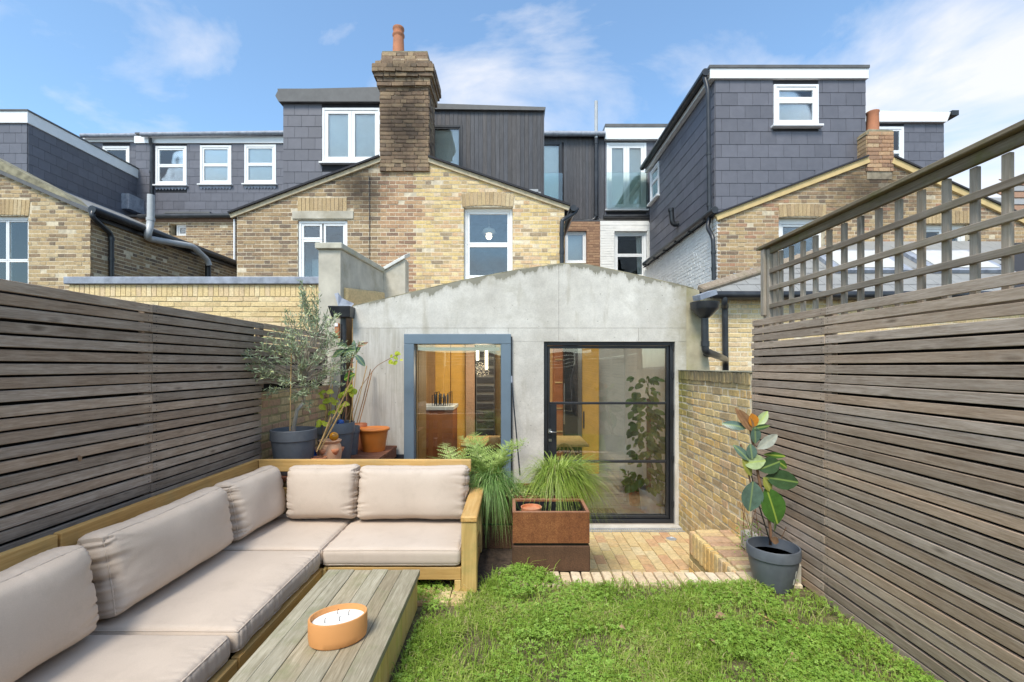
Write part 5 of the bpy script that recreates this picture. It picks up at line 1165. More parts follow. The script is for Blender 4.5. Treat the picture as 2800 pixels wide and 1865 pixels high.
# rainwater hoppers
hp = thing('rainwater_hopper', P(935, 850, YW-.12), 'black box hopper and downpipe at the left corner of the concrete', 'drainpipe')
hx0, hx1, hz0, hz1 = XA(902, 5.4), XA(962, 5.4), ZA(868, 5.4), ZA(838, 5.4)
MB().add([(hx0+.03, 5.36, hz0), (hx1-.01, 5.36, hz0), (hx1-.01, 5.54, hz0), (hx0+.03, 5.54, hz0), (hx0, 5.33, hz1), (hx1, 5.33, hz1), (hx1, 5.54, hz1), (hx0, 5.54, hz1)], BOXF).build('hopper', M['black'], hp, bevel=.006)
xp_ = XA(938, 5.45)
pipe(hp, 'downpipe', [(xp_, 5.46, hz0), (xp_, 5.46, .55)], .034, M['black'], [((xp_, 5.46, 1.75), (0, 0, 1)), ((xp_, 5.46, 1.0), (0, 0, 1))])
MB().box(xp_-.07, xp_-.02, 5.37, 5.42, ZA(925, 5.4), ZA(884, 5.4)).build('socket_box', M['rust_in'], hp, bevel=.005); MB().box(xp_-.065, xp_-.03, 5.362, 5.369, ZA(893, 5.4), ZA(885, 5.4)).build('label_plate', M['upvc'], hp)
hp2 = thing('rainwater_hopper', P(1926, 850, YW+.3), 'black funnel hopper with offset pipe right of the concrete gable', 'drainpipe')
yh = 5.40; cxh, chz = XA(1927, yh), ZA(870, yh)
MB().lathe((cxh, yh, chz), [(.045, 0), (.06, .01), (.15, .1), (.155, .11), (.165, .185), (.155, .185), (.05, .05)], 20).build('hopper', M['black'], hp2, smooth=True, auto=35)
pipe(hp2, 'pipe', bend([(cxh, yh, chz+.02), P(1928, 950, yh), P(1930, 962, yh), P(1962, 973, yh+.25), P(1984, 982, yh+1.4), P(1985, 1030, yh+1.5)], .1), .042, M['black'], [(P(1928, 940, yh), (0, 0, 1)), (P(1936, 965, yh+.1), (1, .4, -.2))])
MB().bar(P(1905, 815, yh), P(1950, 800, yh+.1), .12, .06).build('broken_gutter_end', M['lead'], hp2)

# ------------------------------------------------------------------ boundary walls
XBR = 2.0
rw = thing('garden_wall', (XBR, 4.7, PATIO_Z), 'old yellow stock brick garden wall right of the steel door', 'wall')
FB = facing_left(XBR); y0, y1 = 3.86, YW-.002; zt = ZA(1015, YW)
backing(rw, FB, [(y0, zt), (y1, zt)], [], PATIO_Z-.1, .2, M['mortar_garden'])
bricks(rw, FB, [(y0, zt), (y1, zt)], [], PATIO_Z-.02, zt-.12, M['brick_garden'], 290, ch=.08, jit=.1, seed=30, proud=.005, T=.06)
n = int((y1-y0)/.075)
sb = [(Vector((XBR+.095, y0+(i+.5)*(y1-y0)/n, zt-.045)), (.062, .215, .105)) for i in range(n)]
place(rw, 'brick', math.pi/2, sb, M['brick_garden'], 300, ch=.08, jit=.06, tonefn=lambda c: random.uniform(0, .45))
MB().box(XBR-.012, XBR+.22, y0-.01, y1, zt+.008, zt+.016).build('moss_cap', M['moss'], rw)
XBL = -2.225
lw = thing('garden_wall', (XBL, 4.7, 0), 'low yellow and pink brick wall behind the potted olive tree', 'wall')
FB = facing_right(XBL); y0, y1 = 4.045, YW+.1; zt = ZA(1073, 4.05)
backing(lw, FB, [(y0, zt), (y1, zt)], [], PATIO_Z, .2, M['mortar_left'])
bricks(lw, FB, [(y0, zt), (y1, zt)], [], .3, zt+.02, M['brick_left'], 200, ch=.05, seed=31, bond='flemish', proud=.004)

# ------------------------------------------------------------------ lawn, patio, ledge
XFL, XFR = -2.2, 2.0
sheet('lawn', -2.3, 2.1, -6, 3.14, -.012, M['lawnsoil'])
o = MB().box(-2.3, .57, 3.141, 5.5, -.7, -.02).build('planting_bed', M['soil']); o['kind'] = 'structure'
MB_ = MB().box(-2.3, 2.1, -6, 3.139, -.74, -.014).build('garden_terrace', M['soil']); MB_['kind'] = 'structure'
pt_ = sheet('patio', -.2, 2.02, 3.1, YW, PATIO_Z-.012, M['sandjoint'])
bx = []; x = .6; k = 0
while x < 2.0:
    y = 3.36-(k % 2)*.11
    while y < 5.29:
        a, b = max(y, 3.36), min(y+.208, 5.29)
        if b-a > .04 and not (x+.05 > 1.6 and (a+b)/2 < 4.27): bx.append((Vector((x+.05, (a+b)/2, PATIO_Z-.03)), (.1, b-a, .06)))
        y += .216
    x += .108; k += 1
us_ = units(M['paver'], .05, .02)
for c, s_ in bx:
    o = link('paving_brick', random.choice(us_), pt_, c+Vector((0, 0, random.uniform(-.002, .003))), (0, 0, random.uniform(-.012, .012)), s_); o['tone'] = random.random()
us_ = units(M['edging'], .06, .03)
x = -.1
while x < 1.96:
    o = link('edging_brick', random.choice(us_), pt_, (x+.033, 3.235, -.035+random.uniform(-.003, .004)), (0, 0, random.uniform(-.02, .02)), (.064, .21, .09)); o['tone'] = random.random(); x += .0745
MB().box(.57, 2.0, 3.15, 3.34, PATIO_Z, -.04).build('retaining_core', M['mortar_garden'], pt_)
LEDM = M['mortar_left']
led = thing('brick_ledge', (1.8, 3.8, PATIO_Z), 'raised brick ledge with soldier course at the foot of the right garden wall', 'ledge')
lx0_, ly0, ly1 = 1.62, 3.345, 4.25
MB().box(lx0_+.012, 1.998, ly0, ly1-.01, PATIO_Z, -.022).build('core', LEDM, led)
FB = facing_left(lx0_+.01)
us_ = units(M['brick_garden'], .08, .05); us2 = units(M['brick_left'], .08, .05)
y = ly0
while y < ly1-.02:
    o = link('brick', random.choice(us_), led, (lx0_+.028, y+.034, -.115), (0, 0, math.pi/2), (.06, .05, .2)); o['tone'] = random.uniform(.4, 1); y += .0745
bricks(led, FB, [(ly0, -.225), (ly1, -.225)], [], PATIO_Z, -.23, M['brick_garden'], 60, bond='stretcher', ch=.06, seed=33)
y = ly0
while y < ly1-.02:
    for a, b in ((lx0_+.06, lx0_+.27), (lx0_+.28, 1.995)):
        o = link('brick', random.choice(us2), led, ((a+b)/2, y+.034, -.035+random.uniform(-.004, .005)), (0, 0, random.uniform(-.02, .02)), (b-a, .058, .06)); o['tone'] = random.random()
    y += .0745
bx = []
x = lx0_+.06
while x < 1.99: bx.append((Vector((x+.05, ly1-.006, -.07)), (.1, .03, .06))); x += .11
MB().box(1.9, 1.99, 3.16, 3.84, -.002, .14).build('concrete_kerb', M['render'], led, bevel=.01)
dr = thing('channel_drain', (1.2, 5.35, PATIO_Z), 'galvanised slot drain along the door threshold', 'drain')
MB().box(.55, 1.99, 5.31, 5.40, PATIO_Z-.05, PATIO_Z-.02).build('trough', M['liner'], dr)
for y in (5.305, 5.395): MB().box(.55, 1.99, y-.008, y+.008, PATIO_Z-.02, PATIO_Z+.004).build('rim', M['galv'], dr)
for i in range(58): x = .56+i*.0248; MB().obox((x, 5.35, PATIO_Z-.004), (.006, 0, 0), (.006, .037, 0), (0, 0, .005)).build('grate_bar', M['galv'], dr)
MB().box(.4, 1.99, 5.405, YW-.001, PATIO_Z-.05, PATIO_Z+.006).build('threshold_strip', M['concrete'], dr)
gl = thing('ground_light', P(1834, 1474, 5.0), 'round metal uplight set in the patio bricks', 'light')
yl = (EYE-PATIO_Z)*F_PX/474
MB().lathe((XA(1836, yl), yl, PATIO_Z), [(.055, 0), (.055, .006), (.045, .008), (.043, .004), (0, .004)], 20).build('bezel', M['galv'], gl, smooth=True, auto=30)

# ------------------------------------------------------------------ slatted fences
BP, BH = .061, .0492
def fence(name, label, X, sgn, y_end, y_end_low, z_low, mat, cuts, top_z, seed):
    f = thing(name, (X, 0, 0), label, 'fence'); r = random.Random(seed)
    z = top_z-BH; k = 0
    while z > -.03:
        ye = y_end if z > z_low else y_end_low
        cs = [-4.]+[c+r.uniform(-.01, .01) for c in cuts if c < ye-.1]+[ye+r.uniform(-.01, .01)]
        for a, b in zip(cs, cs[1:]):
            dz = r.uniform(-.0018, .0018); dx = r.uniform(-.002, .002); sag = r.uniform(-.003, .003)
            x0, x1 = (X+dx, X+dx-.02) if sgn > 0 else (X+dx, X+dx+.02)
            m = MB().add([(x0, a+.001, z+dz), (x1, a+.001, z+dz), (x1, b-.001, z+dz+sag), (x0, b-.001, z+dz+sag), (x0, a+.001, z+BH+dz), (x1, a+.001, z+BH+dz), (x1, b-.001, z+BH+dz+sag), (x0, b-.001, z+BH+dz+sag)], BOXF)
            m.build('board', mat, f, bevel=.002)
        z -= BP; k += 1
    return f
fl_f = fence('slatted_fence', 'dark grey-brown horizontal slat fence on the left behind the sofa', XFL, 1, 5.5, 4.05, ZA(1073, 4.05)+.02, M['fence_l'], [-1.6, .4, 2.82, 4.09], 1.876, 1)
fr_f = fence('slatted_fence', 'silvery grey horizontal slat fence on the right with trellis above', XFR, -1, 3.87, 3.85, 9, M['fence_r'], [-1.9, .8, 2.95], 1.872, 2)
MB().box(XFL-.09, XFL-.06, -4, 4.04, -.1, 1.86).box(XFL-.09, XFL-.06, 4.04, 5.5, ZA(1073, 4.05), 1.7).build('backing', M['fence_back'], fl_f)
MB().box(XFR+.06, XFR+.09, -4, 3.84, -.1, 1.68).build('backing', M['fence_back'], fr_f)
for y in (-2.4, -.6, 1.2, 2.82, 4.09): MB().box(XFL-.058, XFL-.022, y-.035, y+.035, -.1 if y < 4 else 1.3, 1.87).build('post', M['fence_l'], fl_f)
for y in (-1.9, .3, 1.7, 2.95, 3.82): MB().box(XFR+.022, XFR+.058, y-.035, y+.035, -.1, 1.86).build('post', M['fence_r'], fr_f)
for f_, X_, sg, ys in ((fl_f, XFL, 1, (-.6, 1.2, 2.79, 2.85, 4.02)), (fr_f, XFR, -1, (.3, 1.7, 2.92, 2.98, 3.8))):
    m = MB()
    for i in range(31):
        zc_ = 1.874-BH/2-i*BP
        for y_ in ys:
            for dz_ in (-.012, .012):
                yy, zz = y_+random.uniform(-.004, .004), zc_+dz_+random.uniform(-.002, .002); rr_ = .0034
                m.add([(X_+sg*.0032, yy+rr_*math.cos(a_), zz+rr_*math.sin(a_)) for a_ in [k*math.pi/3 for k in range(6)]], [(0, 1, 2, 3, 4, 5)])
    m.build('screw_heads', M['slate_back'], f_, fix=False)['kind'] = 'stuff'
bf = thing('slatted_fence', (0, -4.2, 0), 'slatted fence closing the garden behind the viewer', 'fence')
for i in range(18): MB().box(-2.2, 2.0, -4.22, -4.2, .02+i*.105, .115+i*.105).build('board', M['fence_l'], bf)  # unseen backdrop, added to keep bright sky out of the glass reflections
tre = thing('trellis', (2.06, 2, 1.88), 'weathered square timber trellis standing on the right fence', 'trellis')
XT0 = 2.055
py = XT0*F_PX/(2100-1400)
MB().box(XT0-.02, XT0+.055, py-.05, py+.035, 1.6, 2.43).build('post', M['trellis_z'], tre, bevel=.004)
MB().box(XT0-.045, XT0-.021, py-.02, py+.03, 1.9, 2.43).build('post', M['trellis_z'], tre, bevel=.004)
MB().box(XT0-.055, XT0+.075, -2, py+.08, 2.44, 2.465).build('cap_rail', M['capwood'], tre, bevel=.004)
MB().box(XT0-.02, XT0+.005, -2, py-.06, 2.385, 2.438).build('top_rail', M['capwood'], tre, bevel=.003)
for zz in (2.247, 2.108, 1.97): MB().box(XT0-.022, XT0-.001, -2, py-.055, zz-.018, zz+.018).build('lath', M['trellis_y'], tre, bevel=.003)
y = py-.09; k = 0
while y > -.6:
    MB().box(XT0+.0, XT0+.022, y-.018, y+.018, 1.80, 2.384).build('lath', M['trellis_z'], tre, bevel=.003); y -= .135 if k else .07; k += 1
MB().box(XT0+.01, XT0+.03, -2, py, 1.74, 1.78).build('bottom_rail', M['trellis_y'], tre)
# ------------------------------------------------------------------ corner sofa
sofa = thing('corner_sofa', (-1.5, 2.6, 0), 'golden timber L-shaped garden sofa frame along the left fence', 'sofa')
def sb(n, x0, x1, y0, y1, z0, z1, ax, bev=.004): return MB().box(x0, x1, y0, y1, z0, z1).build(n, M['sofa_'+ax], sofa, bevel=bev)
SB = 3.80; SX = -2.07; SY0 = .85; AX0, AX1 = -.335, -.232
sb('back_rail', SX+.004, -.335, SB-.04, SB, .635, .732, 'x'); sb('back_rail', SX+.02, -.335, SB-.035, SB-.005, .42, .5, 'x')
sb('back_rail', SX-.04, SX, SY0, 2.105, .635, .73, 'y'); sb('back_rail', SX-.04, SX, 2.118, SB, .635, .732, 'y'); sb('back_rail', SX-.035, SX-.005, SY0, SB-.06, .4, .48, 'y')
for y in (SY0+.05, 2.06, 2.16, 3.0, SB-.12): sb('back_post', SX-.036, SX-.004, y-.035, y+.035, 0, .634, 'z')
for x in (-1.3, -1.15, -.42): sb('back_post', x-.035, x+.035, SB-.036, SB-.004, 0, .634, 'z')
sb('arm_front_leg', AX0, AX1, 3.04, 3.125, 0, .468, 'z', .006); sb('arm_back_leg', AX0+.01, AX1-.01, 3.69, 3.77, 0, .468, 'z', .006)
sb('armrest', AX0-.003, AX1+.003, 3.03, 3.78, .469, .507, 'y', .006); sb('arm_side_rail', AX0+.02, AX1-.02, 3.127, 3.688, .02, .06, 'y'); sb('arm_side_rail', AX0+.02, AX1-.03, 3.127, 3.688, .12, .19, 'y')
sb('seat_rail', -1.22, AX0-.002, 3.045, 3.085, .085, .168, 'x'); sb('seat_rail', -1.285, -1.245, SY0, 2.095, .03, .168, 'y'); sb('seat_rail', -1.285, -1.245, 2.105, 3.04, .03, .168, 'y'); sb('seat_rail', -1.244, -1.222, 3.02, 3.08, .0, .168, 'z')
sb('seat_leg', AX0-.045, AX0-.002, 3.045, 3.085, 0, .084, 'z')
for i in range(9): sb('seat_slat', -2.05, -1.29, SY0+.1+i*.33, SY0+.17+i*.33, .14, .16, 'x', 0)
for i in range(5): sb('seat_slat', -1.2+i*.18, -1.13+i*.18, 3.1, 3.74, .14, .16, 'y', 0)
o = MB()
for i in range(9): o.box(-1.25+i*.115, -1.145+i*.115, 2.9, 3.06, -.02, .012)
for i in range(9):
    b_ = link('paving_brick', random.choice(units(M['paver'], .05, .02)), pt_, (-1.2+i*.107, 3.0, -.012), (0, 0, random.uniform(-.03, .03)), (.1, .2, .05)); b_['tone'] = random.random()
MB().box(-1.22, -.36, 3.5, 3.52, 0, .13).build('under_seat_shade', M['fence_back'], sofa)  # near-black sheet put in for the shade under the seat

def cushion(name, label, c, size, rot, seed, puff=.045, wr=.006, r=.05, lean=None, group='sofa cushions', pipe_side=True, crease_y=.15):
    """soft box: size = (w, d, thickness) in local x, y, z"""
    a, b, t = size[0]/2, size[1]/2, size[2]/2; off = Vector((seed*7.3, seed*3.1, seed*1.7))
    def deform(p):
        x, y, z = p
        q = Vector((max(-a+r, min(a-r, x)), max(-b+r, min(b-r, y)), max(-t+min(r, t*.95), min(t-min(r, t*.95), z))))
        d = Vector(p)-q
        if d.length > 1e-6: q = q+d.normalized()*min(d.length, min(r, t*.95)) if d.length > min(r, t*.95) else Vector(p)
        fx, fy = abs(x)/a, abs(y)/b; f = (1-fx**3)*(1-fy**3)
        q.z += (1 if z > 0 else -1)*puff*max(0, f)**.7*min(1, abs(z)/t)
        # edges pulled in between corners, slack seams
        pin = .022*puff/.045
        q.x *= 1-pin*(1-fy**2)*fx*.6; q.y *= 1-pin*(1-fx**2)*fy*.9
        e = max(fx, fy); k = max(0, (e-.45)/.55)
        edge_u = y if fx > fy else x
        w = mn.noise(Vector((edge_u*26, (0 if fx > fy else 5)+(1 if (x if fx > fy else y) > 0 else -1)*3, fx*2.5))+off)
        side_ = (0 if fx > fy else 5)+(1 if (x if fx > fy else y) > 0 else -1)*3
        w2 = mn.noise(Vector((x*5, y*5, z*8))+off)
        w3 = mn.noise(Vector((x*11, y*11, z*4))+off*2)
        n_ = Vector((x/a*fx**6, y/b*fy**6, z/t)).normalized() if True else Vector((0, 0, 1))
        cr1 = mn.noise(Vector((edge_u*17+mn.noise(Vector((x*6, y*6, 3))+off)*.7, side_, .0))+off)
        cr2 = mn.noise(Vector((edge_u*38+mn.noise(Vector((x*9, y*9, 7))+off)*.9, side_, 9.0))+off)
        ef = 1. if fx > fy else crease_y
        reach = .35+.9*abs(mn.noise(Vector((edge_u*9, side_, 4.))+off)); k1 = max(0, 1-(1-e)/(.5*reach))**1.2
        q += n_*(-(max(0, 1-abs(cr1)*4.5)**1.5)*wr*1.5*k1*ef-(max(0, 1-abs(cr2)*4)**1.5)*wr*.9*k1*ef+w*wr*.4*k*ef+w2*wr*.7)
        return q
    N_ = 96; bm = bmesh.new(); nz_ = 8
    def face(fn, n1, n2):
        g = [[bm.verts.new(deform(fn(i/n1*2-1, j/n2*2-1))) for j in range(n2+1)] for i in range(n1+1)]
        for i in range(n1):
            for j in range(n2): bm.faces.new((g[i][j], g[i+1][j], g[i+1][j+1], g[i][j+1]))
    w_, h_ = N_, max(12, int(N_*b/a))
    def ss(v): return math.copysign(abs(v)**.8, v) if abs(v) < 1 else v
    face(lambda i, j: (ss(i)*a, ss(j)*b, t), w_, h_); face(lambda i, j: (ss(i)*a, ss(j)*b, -t), w_, h_)
    face(lambda i, j: (ss(i)*a, b, j*t), w_, nz_); face(lambda i, j: (ss(i)*a, -b, j*t), w_, nz_)
    face(lambda i, j: (a, ss(i)*b, j*t), h_, nz_); face(lambda i, j: (-a, ss(i)*b, j*t), h_, nz_)
    bmesh.ops.remove_doubles(bm, verts=bm.verts[:], dist=.0006); bmesh.ops.recalc_face_normals(bm, faces=bm.faces)
    me = bpy.data.meshes.new('cushion_cover'); bm.to_mesh(me); bm.free(); me.materials.append(M['fabric']); me.polygons.foreach_set('use_smooth', [True]*len(me.polygons))
    root = link(name, me, None, c, rot); tag(root, label, 'cushion', group)
    if pipe_side:
        for zz in (t, -t):
            pts = []; n = 26; rr_ = r*.3
            for k in range(n): pts.append((-a+2*a*k/n, -b, zz))
            for k in range(n): pts.append((a, -b+2*b*k/n, zz))
            for k in range(n): pts.append((a-2*a*k/n, b, zz))
            for k in range(n+1): pts.append((-a, b-2*b*k/n, zz))
            tb_ = MB().tube([deform(Vector(p)*.9995)+Vector((0, 0, 0)) for p in pts], .0042, 5, cap=False)
            me2 = tb_.mesh('piping', M['fabric'], True, fix=False)
            o = bpy.data.objects.new('piping', me2); COL.objects.link(o); o.parent = root
    return root
H = math.pi/2
zs0 = .235
cushion('seat_cushion', 'beige seat cushion beside the armrest', (-.797, 3.39, zs0), (.92, .725, .115), (0, 0, 0), 1, .018, .003, .035)
cushion('seat_cushion', 'beige square seat cushion in the inner corner of the sofa', (-1.655, 3.405, zs0), (.80, .74, .115), (0, 0, 0), 2, .018, .003, .035)
cushion('seat_cushion', 'long beige seat cushion on the left run nearest the corner', (-1.645, 2.565, zs0), (.80, .925, .115), (0, 0, 0), 3, .018, .004, .035)
cushion('seat_cushion', 'beige seat cushion at the bottom left, partly cut by the frame', (-1.655, 1.62, zs0), (.79, .94, .115), (0, 0, .0), 4, .018, .004, .035)
bh = .41
cushion('back_cushion', 'wide beige back cushion next to the armrest', (-.76, 3.585, .52), (.87, bh, .16), (H-.14, 0, 0), 5, .062, .010, .06)
cushion('back_cushion', 'narrow beige back cushion left of the wide one on the far run', (-1.465, 3.60, .52), (.56, bh, .16), (H-.12, 0, .03), 6, .062, .011, .06)
def bcl(lab, x, y, w, seed, tilt=.16, yaw=0.):
    R = Matrix.Rotation(yaw, 3, 'Z') @ Matrix.Rotation(H, 3, 'Z') @ Matrix.Rotation(H-tilt, 3, 'X')
    return cushion('back_cushion', lab, (x, y, .515), (w, bh, .165), R.to_euler(), seed, .062, .013, .06)
bcl('slumped beige back cushion wedged in the sofa corner', -1.905, 3.36, .60, 7, .2, -.05)
bcl('longest beige back cushion on the left run', -1.925, 2.575, .93, 8, .16)
bcl('beige back cushion cut by the left edge of the picture', -1.92, 1.60, .92, 9, .14)

# ------------------------------------------------------------------ coffee table and candle
tabl = thing('coffee_table', (-.85, 1.8, 0), 'weathered plank coffee table with mossy sides beside the sofa', 'table')
tx0, tx1, ty0, ty1 = -1.125, -.562, .9, 2.83
ws_ = [.075, .088, .105, .1, .085, .0]; ws_[-1] = tx1-tx0-sum(ws_); x = tx0
for i, w in enumerate(ws_):
    MB().box(x, x+w-.0025, ty0, ty1+random.uniform(-.003, .003), .215+random.uniform(-.001, .001), .25+random.uniform(-.0015, .0015)).build('plank', M['table_top'], tabl, bevel=.002); x += w
for i in range(14): a = ty0+.1+i*.132; MB().box(tx1-.045, tx1-.022, a, a+.1305, 0, .213).build('side_board', M['table_side'], tabl, bevel=.002)
MB().box(tx0+.04, tx0+.06, ty0+.1, ty1-.05, 0, .213).build('side_panel', M['table_side'], tabl); MB().box(tx0+.062, tx1-.047, ty1-.07, ty1-.05, 0, .213).build('end_panel', M['table_side'], tabl)
can = thing('candle_bowl', (-.795, 2.11, .2515), 'oval terracotta bowl with white four-wick candle on the table', 'candle')
cr_ = 14; a_, b_ = .128, .094
prof = [(.9, 0), (.97, .008), (1., .035), (1., .108), (.985, .112), (.93, .112), (.92, .105), (.92, .08), (0, .08)]
def ell(name, prof, mat, n=48):
    m = MB().lathe((0, 0, 0), prof, n, a_, b_); o = link(name, m.mesh(name, mat, True, auto=35), can, (-.795, 2.11, .2515), (0, 0, math.radians(24))); return o
ell('bowl', prof, M['candlepot']); ell('wax', [(0, .084), (.91, .084), (.905, .0875), (0, .0885)], M['wax'])
for x, y in ((-.05, -.03), (.035, .035), (.01, -.015), (-.02, .045)):
    MB().tube([(-.795+x, 2.11+y, .338), (-.794+x, 2.111+y, .356), (-.79+x, 2.112+y, .362)], .0016, 5).build('wick', M['liner'], can)
tw = thing('dry_sprig', (-.915, 2.14, .2515), 'tiny dry sprig lying on the table behind the bowl', 'twig')
MB().tube([(-.93, 2.14, .254), (-.915, 2.16, .257), (-.9, 2.165, .255)], .003, 5).build('stalk', M['cane'], tw); leafobj(tw, leafmesh(.02, .01, M['deadleaf']), (-.915, 2.158, .257), (-.4, .5, .1), (0, 0, 1))

# ------------------------------------------------------------------ raised deck with pots at the left
dk = thing('raised_deck', (-1.7, 4.7, 0), 'red-brown timber shelf carrying the pots in the left corner', 'shelf')
DZ = .55
for i in range(12):
    y = 3.9+i*.133; MB().box(-2.21, XA(1066, 5.15)+random.uniform(-.005, .005), y, y+.128, DZ-.03, DZ).build('deck_board', M['shelf'], dk, bevel=.003)
MB().box(XA(1066, 5.15)-.06, XA(1066, 5.15)-.01, 3.92, 5.48, DZ-.13, DZ-.031).build('side_beam', M['shelf'], dk)
for x in (-2.1, -1.45):
    for y in (4.0, 5.3): MB().box(x-.04, x+.04, y-.04, y+.04, -.02, DZ-.031).build('leg', M['shelf'], dk)
# olive tree
ox, oy = -1.95, 4.12
ol = pot('potted_olive_tree', 'olive tree with silvery foliage in a wide grey pot', ox, oy, DZ+.001, .193, .385, M['potgrey'], .25, cat='tree')
tr_top = Vector((ox+.07, oy+.05, ZA(1100, 4.15)))
tk = MB().tube([(ox-.005, oy, DZ+.27), (ox+.0, oy, DZ+.4), (ox+.02, oy+.02, DZ+.55), tr_top], [.02, .018, .016, .015], 8); tk.build('trunk', M['bark_grey'], ol, smooth=True)
pl = thing('flower_pot', (ox+.0, oy, 0), 'x', 'x'); bpy.data.objects.remove(pl)
br = MB(); lv = MB(); tips = []
r = random.Random(5)
cc = Vector((ox+.08, oy+.06, ZA(985, 4.15)))
def inside(p):
    # uneven crown: broad shoulder low, narrow leader to the top
    h = (p.z-ZA(1100, 4.15))/(ZA(810, 4.15)-ZA(1100, 4.15))
    if h < -.05 or h > 1.05: return False
    w = .44*math.sin(min(1, h*1.9+.25)*math.pi*.5)*(1-.8*max(0, h-.42)/.6)
    w *= 1+.45*mn.noise(p*5.5)
    return (Vector((p.x, p.y, 0))-Vector((ox+.06+.1*(h > .5)*.8, oy+.05, 0))).length < w
shoots = []
for i in range(120):
    for _ in range(40):
        p = Vector((cc.x+r.uniform(-.5, .5), cc.y+r.uniform(-.42, .34), r.uniform(ZA(1105, 4.15), ZA(800, 4.15))))
        if inside(p): break
    base = tr_top+Vector((0, 0, max(0, (p.z-tr_top.z))*.55)); midp = base.lerp(p, .5)+Vector((r.uniform(-.05, .05), r.uniform(-.05, .05), r.uniform(-.02, .06)))
    if i < 70: br.tube([base, midp, p], [.007, .004, .002], 5)
    shoots.append((midp, p))
for i in range(3): br.tube([tr_top, tr_top+Vector((.02*i-.02, 0, .25)), tr_top+Vector((.05*i-.03, .02, .5+.12*i))], [.012, .008, .003], 6)
lead_ = tr_top+Vector((.1, .02, .5))
for i in range(10): shoots.append((lead_, Vector((ox+.13+r.uniform(-.07, .07), oy+r.uniform(-.05, .1), ZA(r.uniform(790, 880), 4.15)))))
def leaf_quad(m, p, d, n, L_, W_, tone):
    d = d.normalized(); s_ = d.cross(n)
    if s_.length < 1e-4: s_ = d.orthogonal()
    s_.normalize(); a = p; b = p+d*L_*.5+s_*W_/2; c_ = p+d*L_; e_ = p+d*L_*.5-s_*W_/2
    m.add([a, b, c_, e_], [(0, 1, 2, 3)], tone)
for a, b in shoots:
    ax = (b-a); ln = ax.length; axn = ax.normalized(); tip = b+axn*.07
    for k in range(int(20+ln*70)):
        t = r.random()**.7; p = a.lerp(tip, .25+.75*t)+Vector((r.gauss(0, .012), r.gauss(0, .012), r.gauss(0, .012)))
        d = (axn*.7+Vector((r.gauss(0, .7), r.gauss(0, .7), r.gauss(.25, .6))))
        leaf_quad(lv, p, d, Vector((r.gauss(0, 1), r.gauss(-.5, 1), r.gauss(.5, 1))), r.uniform(.03, .055), r.uniform(.008, .012), min(1, max(0, r.gauss(.42, .2)+(.35 if t > .85 and r.random() < .4 else 0))))
    br.tube([a, b, tip], [.003, .002, .001], 4)
br.build('branches', M['bark_grey'], ol); q = lv.build('crown', M['olive_leaf'], ol, fix=False, tones=True); q['kind'] = 'stuff'
MB().tube([P(793, 1178, oy-.08), P(797, 930, oy-.1)], .0045, 6).build('cane', M['cane'], ol)
MB().lathe((ox+.02, oy-.04, DZ+.3), [(.06, 0), (.066, .05), (.058, .05), (.05, .02), (0, .02)], 20).build('inner_pot', M['terracotta'], ol, smooth=True, auto=35)
# grey pots
g1_ = pot('plant_pot', 'tall grey pot with dry twigs and canes behind the strawberry pot', XA(917, 4.62), 4.62, DZ+.001, .185, .385, M['potgrey'], .28)
g2_ = pot('plant_pot', 'smaller grey pot half hidden between tall grey pot and orange bucket', XA(955, 4.95), 4.95, DZ+.001, .11, .3, M['potgrey'], .24)
rd = pot('plant_pot', 'narrow red-orange pot squeezed behind the orange bucket', XA(984, 5.28), 5.28, DZ+.001, .08, .29, M['terracotta'], .2)
ob = pot('orange_tub', 'orange plastic tub on the shelf against the concrete', XA(1022, 5.16), 5.16, DZ+.001, .16, .25, M['orange'], 0, .76, cat='plant pot')
MB().lathe((XA(1022, 5.16), 5.16, DZ+.001), [(.15, .222), (.172, .228), (.176, .245), (.168, .256), (.15, .252)], 36).build('rim', M['orange'], ob, smooth=True)
MB().lathe((XA(1008, 5.12), 5.12, DZ+.225), [(.0, 0), (.075, 0), (.078, .012), (0, .014)], 20).build('lid', M['wallwhite'], ob, smooth=True, auto=30); MB().lathe((XA(1036, 5.15), 5.14, DZ+.215), [(.0, 0), (.055, 0), (.05, .03), (0, .035)], 16).build('tool_head', M['potgrey'], ob, smooth=True, auto=30)
tp_ = pot('terracotta_pot', 'small terracotta pot beside the olive pot, holding slanting canes', XA(872, 4.14), 4.14, DZ+.001, .067, .13, M['terracotta'], .3)
# strawberry planter: bellied pot with pocket openings
sx_, sy_ = XA(902, 4.33), 4.33
st = thing('strawberry_planter', (sx_, sy_, DZ), 'pale terracotta bellied planter with side pockets and amber ball on top', 'plant pot')
MB().lathe((sx_, sy_, DZ+.001), [(.06, 0), (.075, .01), (.1, .08), (.108, .14), (.1, .2), (.088, .225), (.1, .235), (.105, .25), (.095, .255), (.08, .24), (0, .2)], 32).build('body', plain('pale_terracotta', (.62, .34, .19), .8, .15, 8, .2, dirt=(.7, .56, .42), dirtscale=9, dirtamt=.5), st, smooth=True, auto=60)
for a in (-1.9, -.7, .6): MB().lathe((sx_+.09*math.cos(a), sy_+.09*math.sin(a), DZ+.15), [(.012, -.03), (.035, .0), (.042, .025), (.032, .03), (.012, .005)], 14).build('pocket', M['terracotta'], st, smooth=True)
ab = thing('amber_globe', (XA(913, 4.3), 4.3, DZ+.25), 'shiny amber glass ball resting on the terracotta planter', 'ornament')
MB().lathe((XA(913, 4.3), 4.3, DZ+.248), [(.0, 0)]+[(.042*math.sin(math.pi*i/12), .042-.042*math.cos(math.pi*i/12)) for i in range(1, 12)]+[(0, .084)], 24).build('ball', M['amber'], ab, smooth=True)
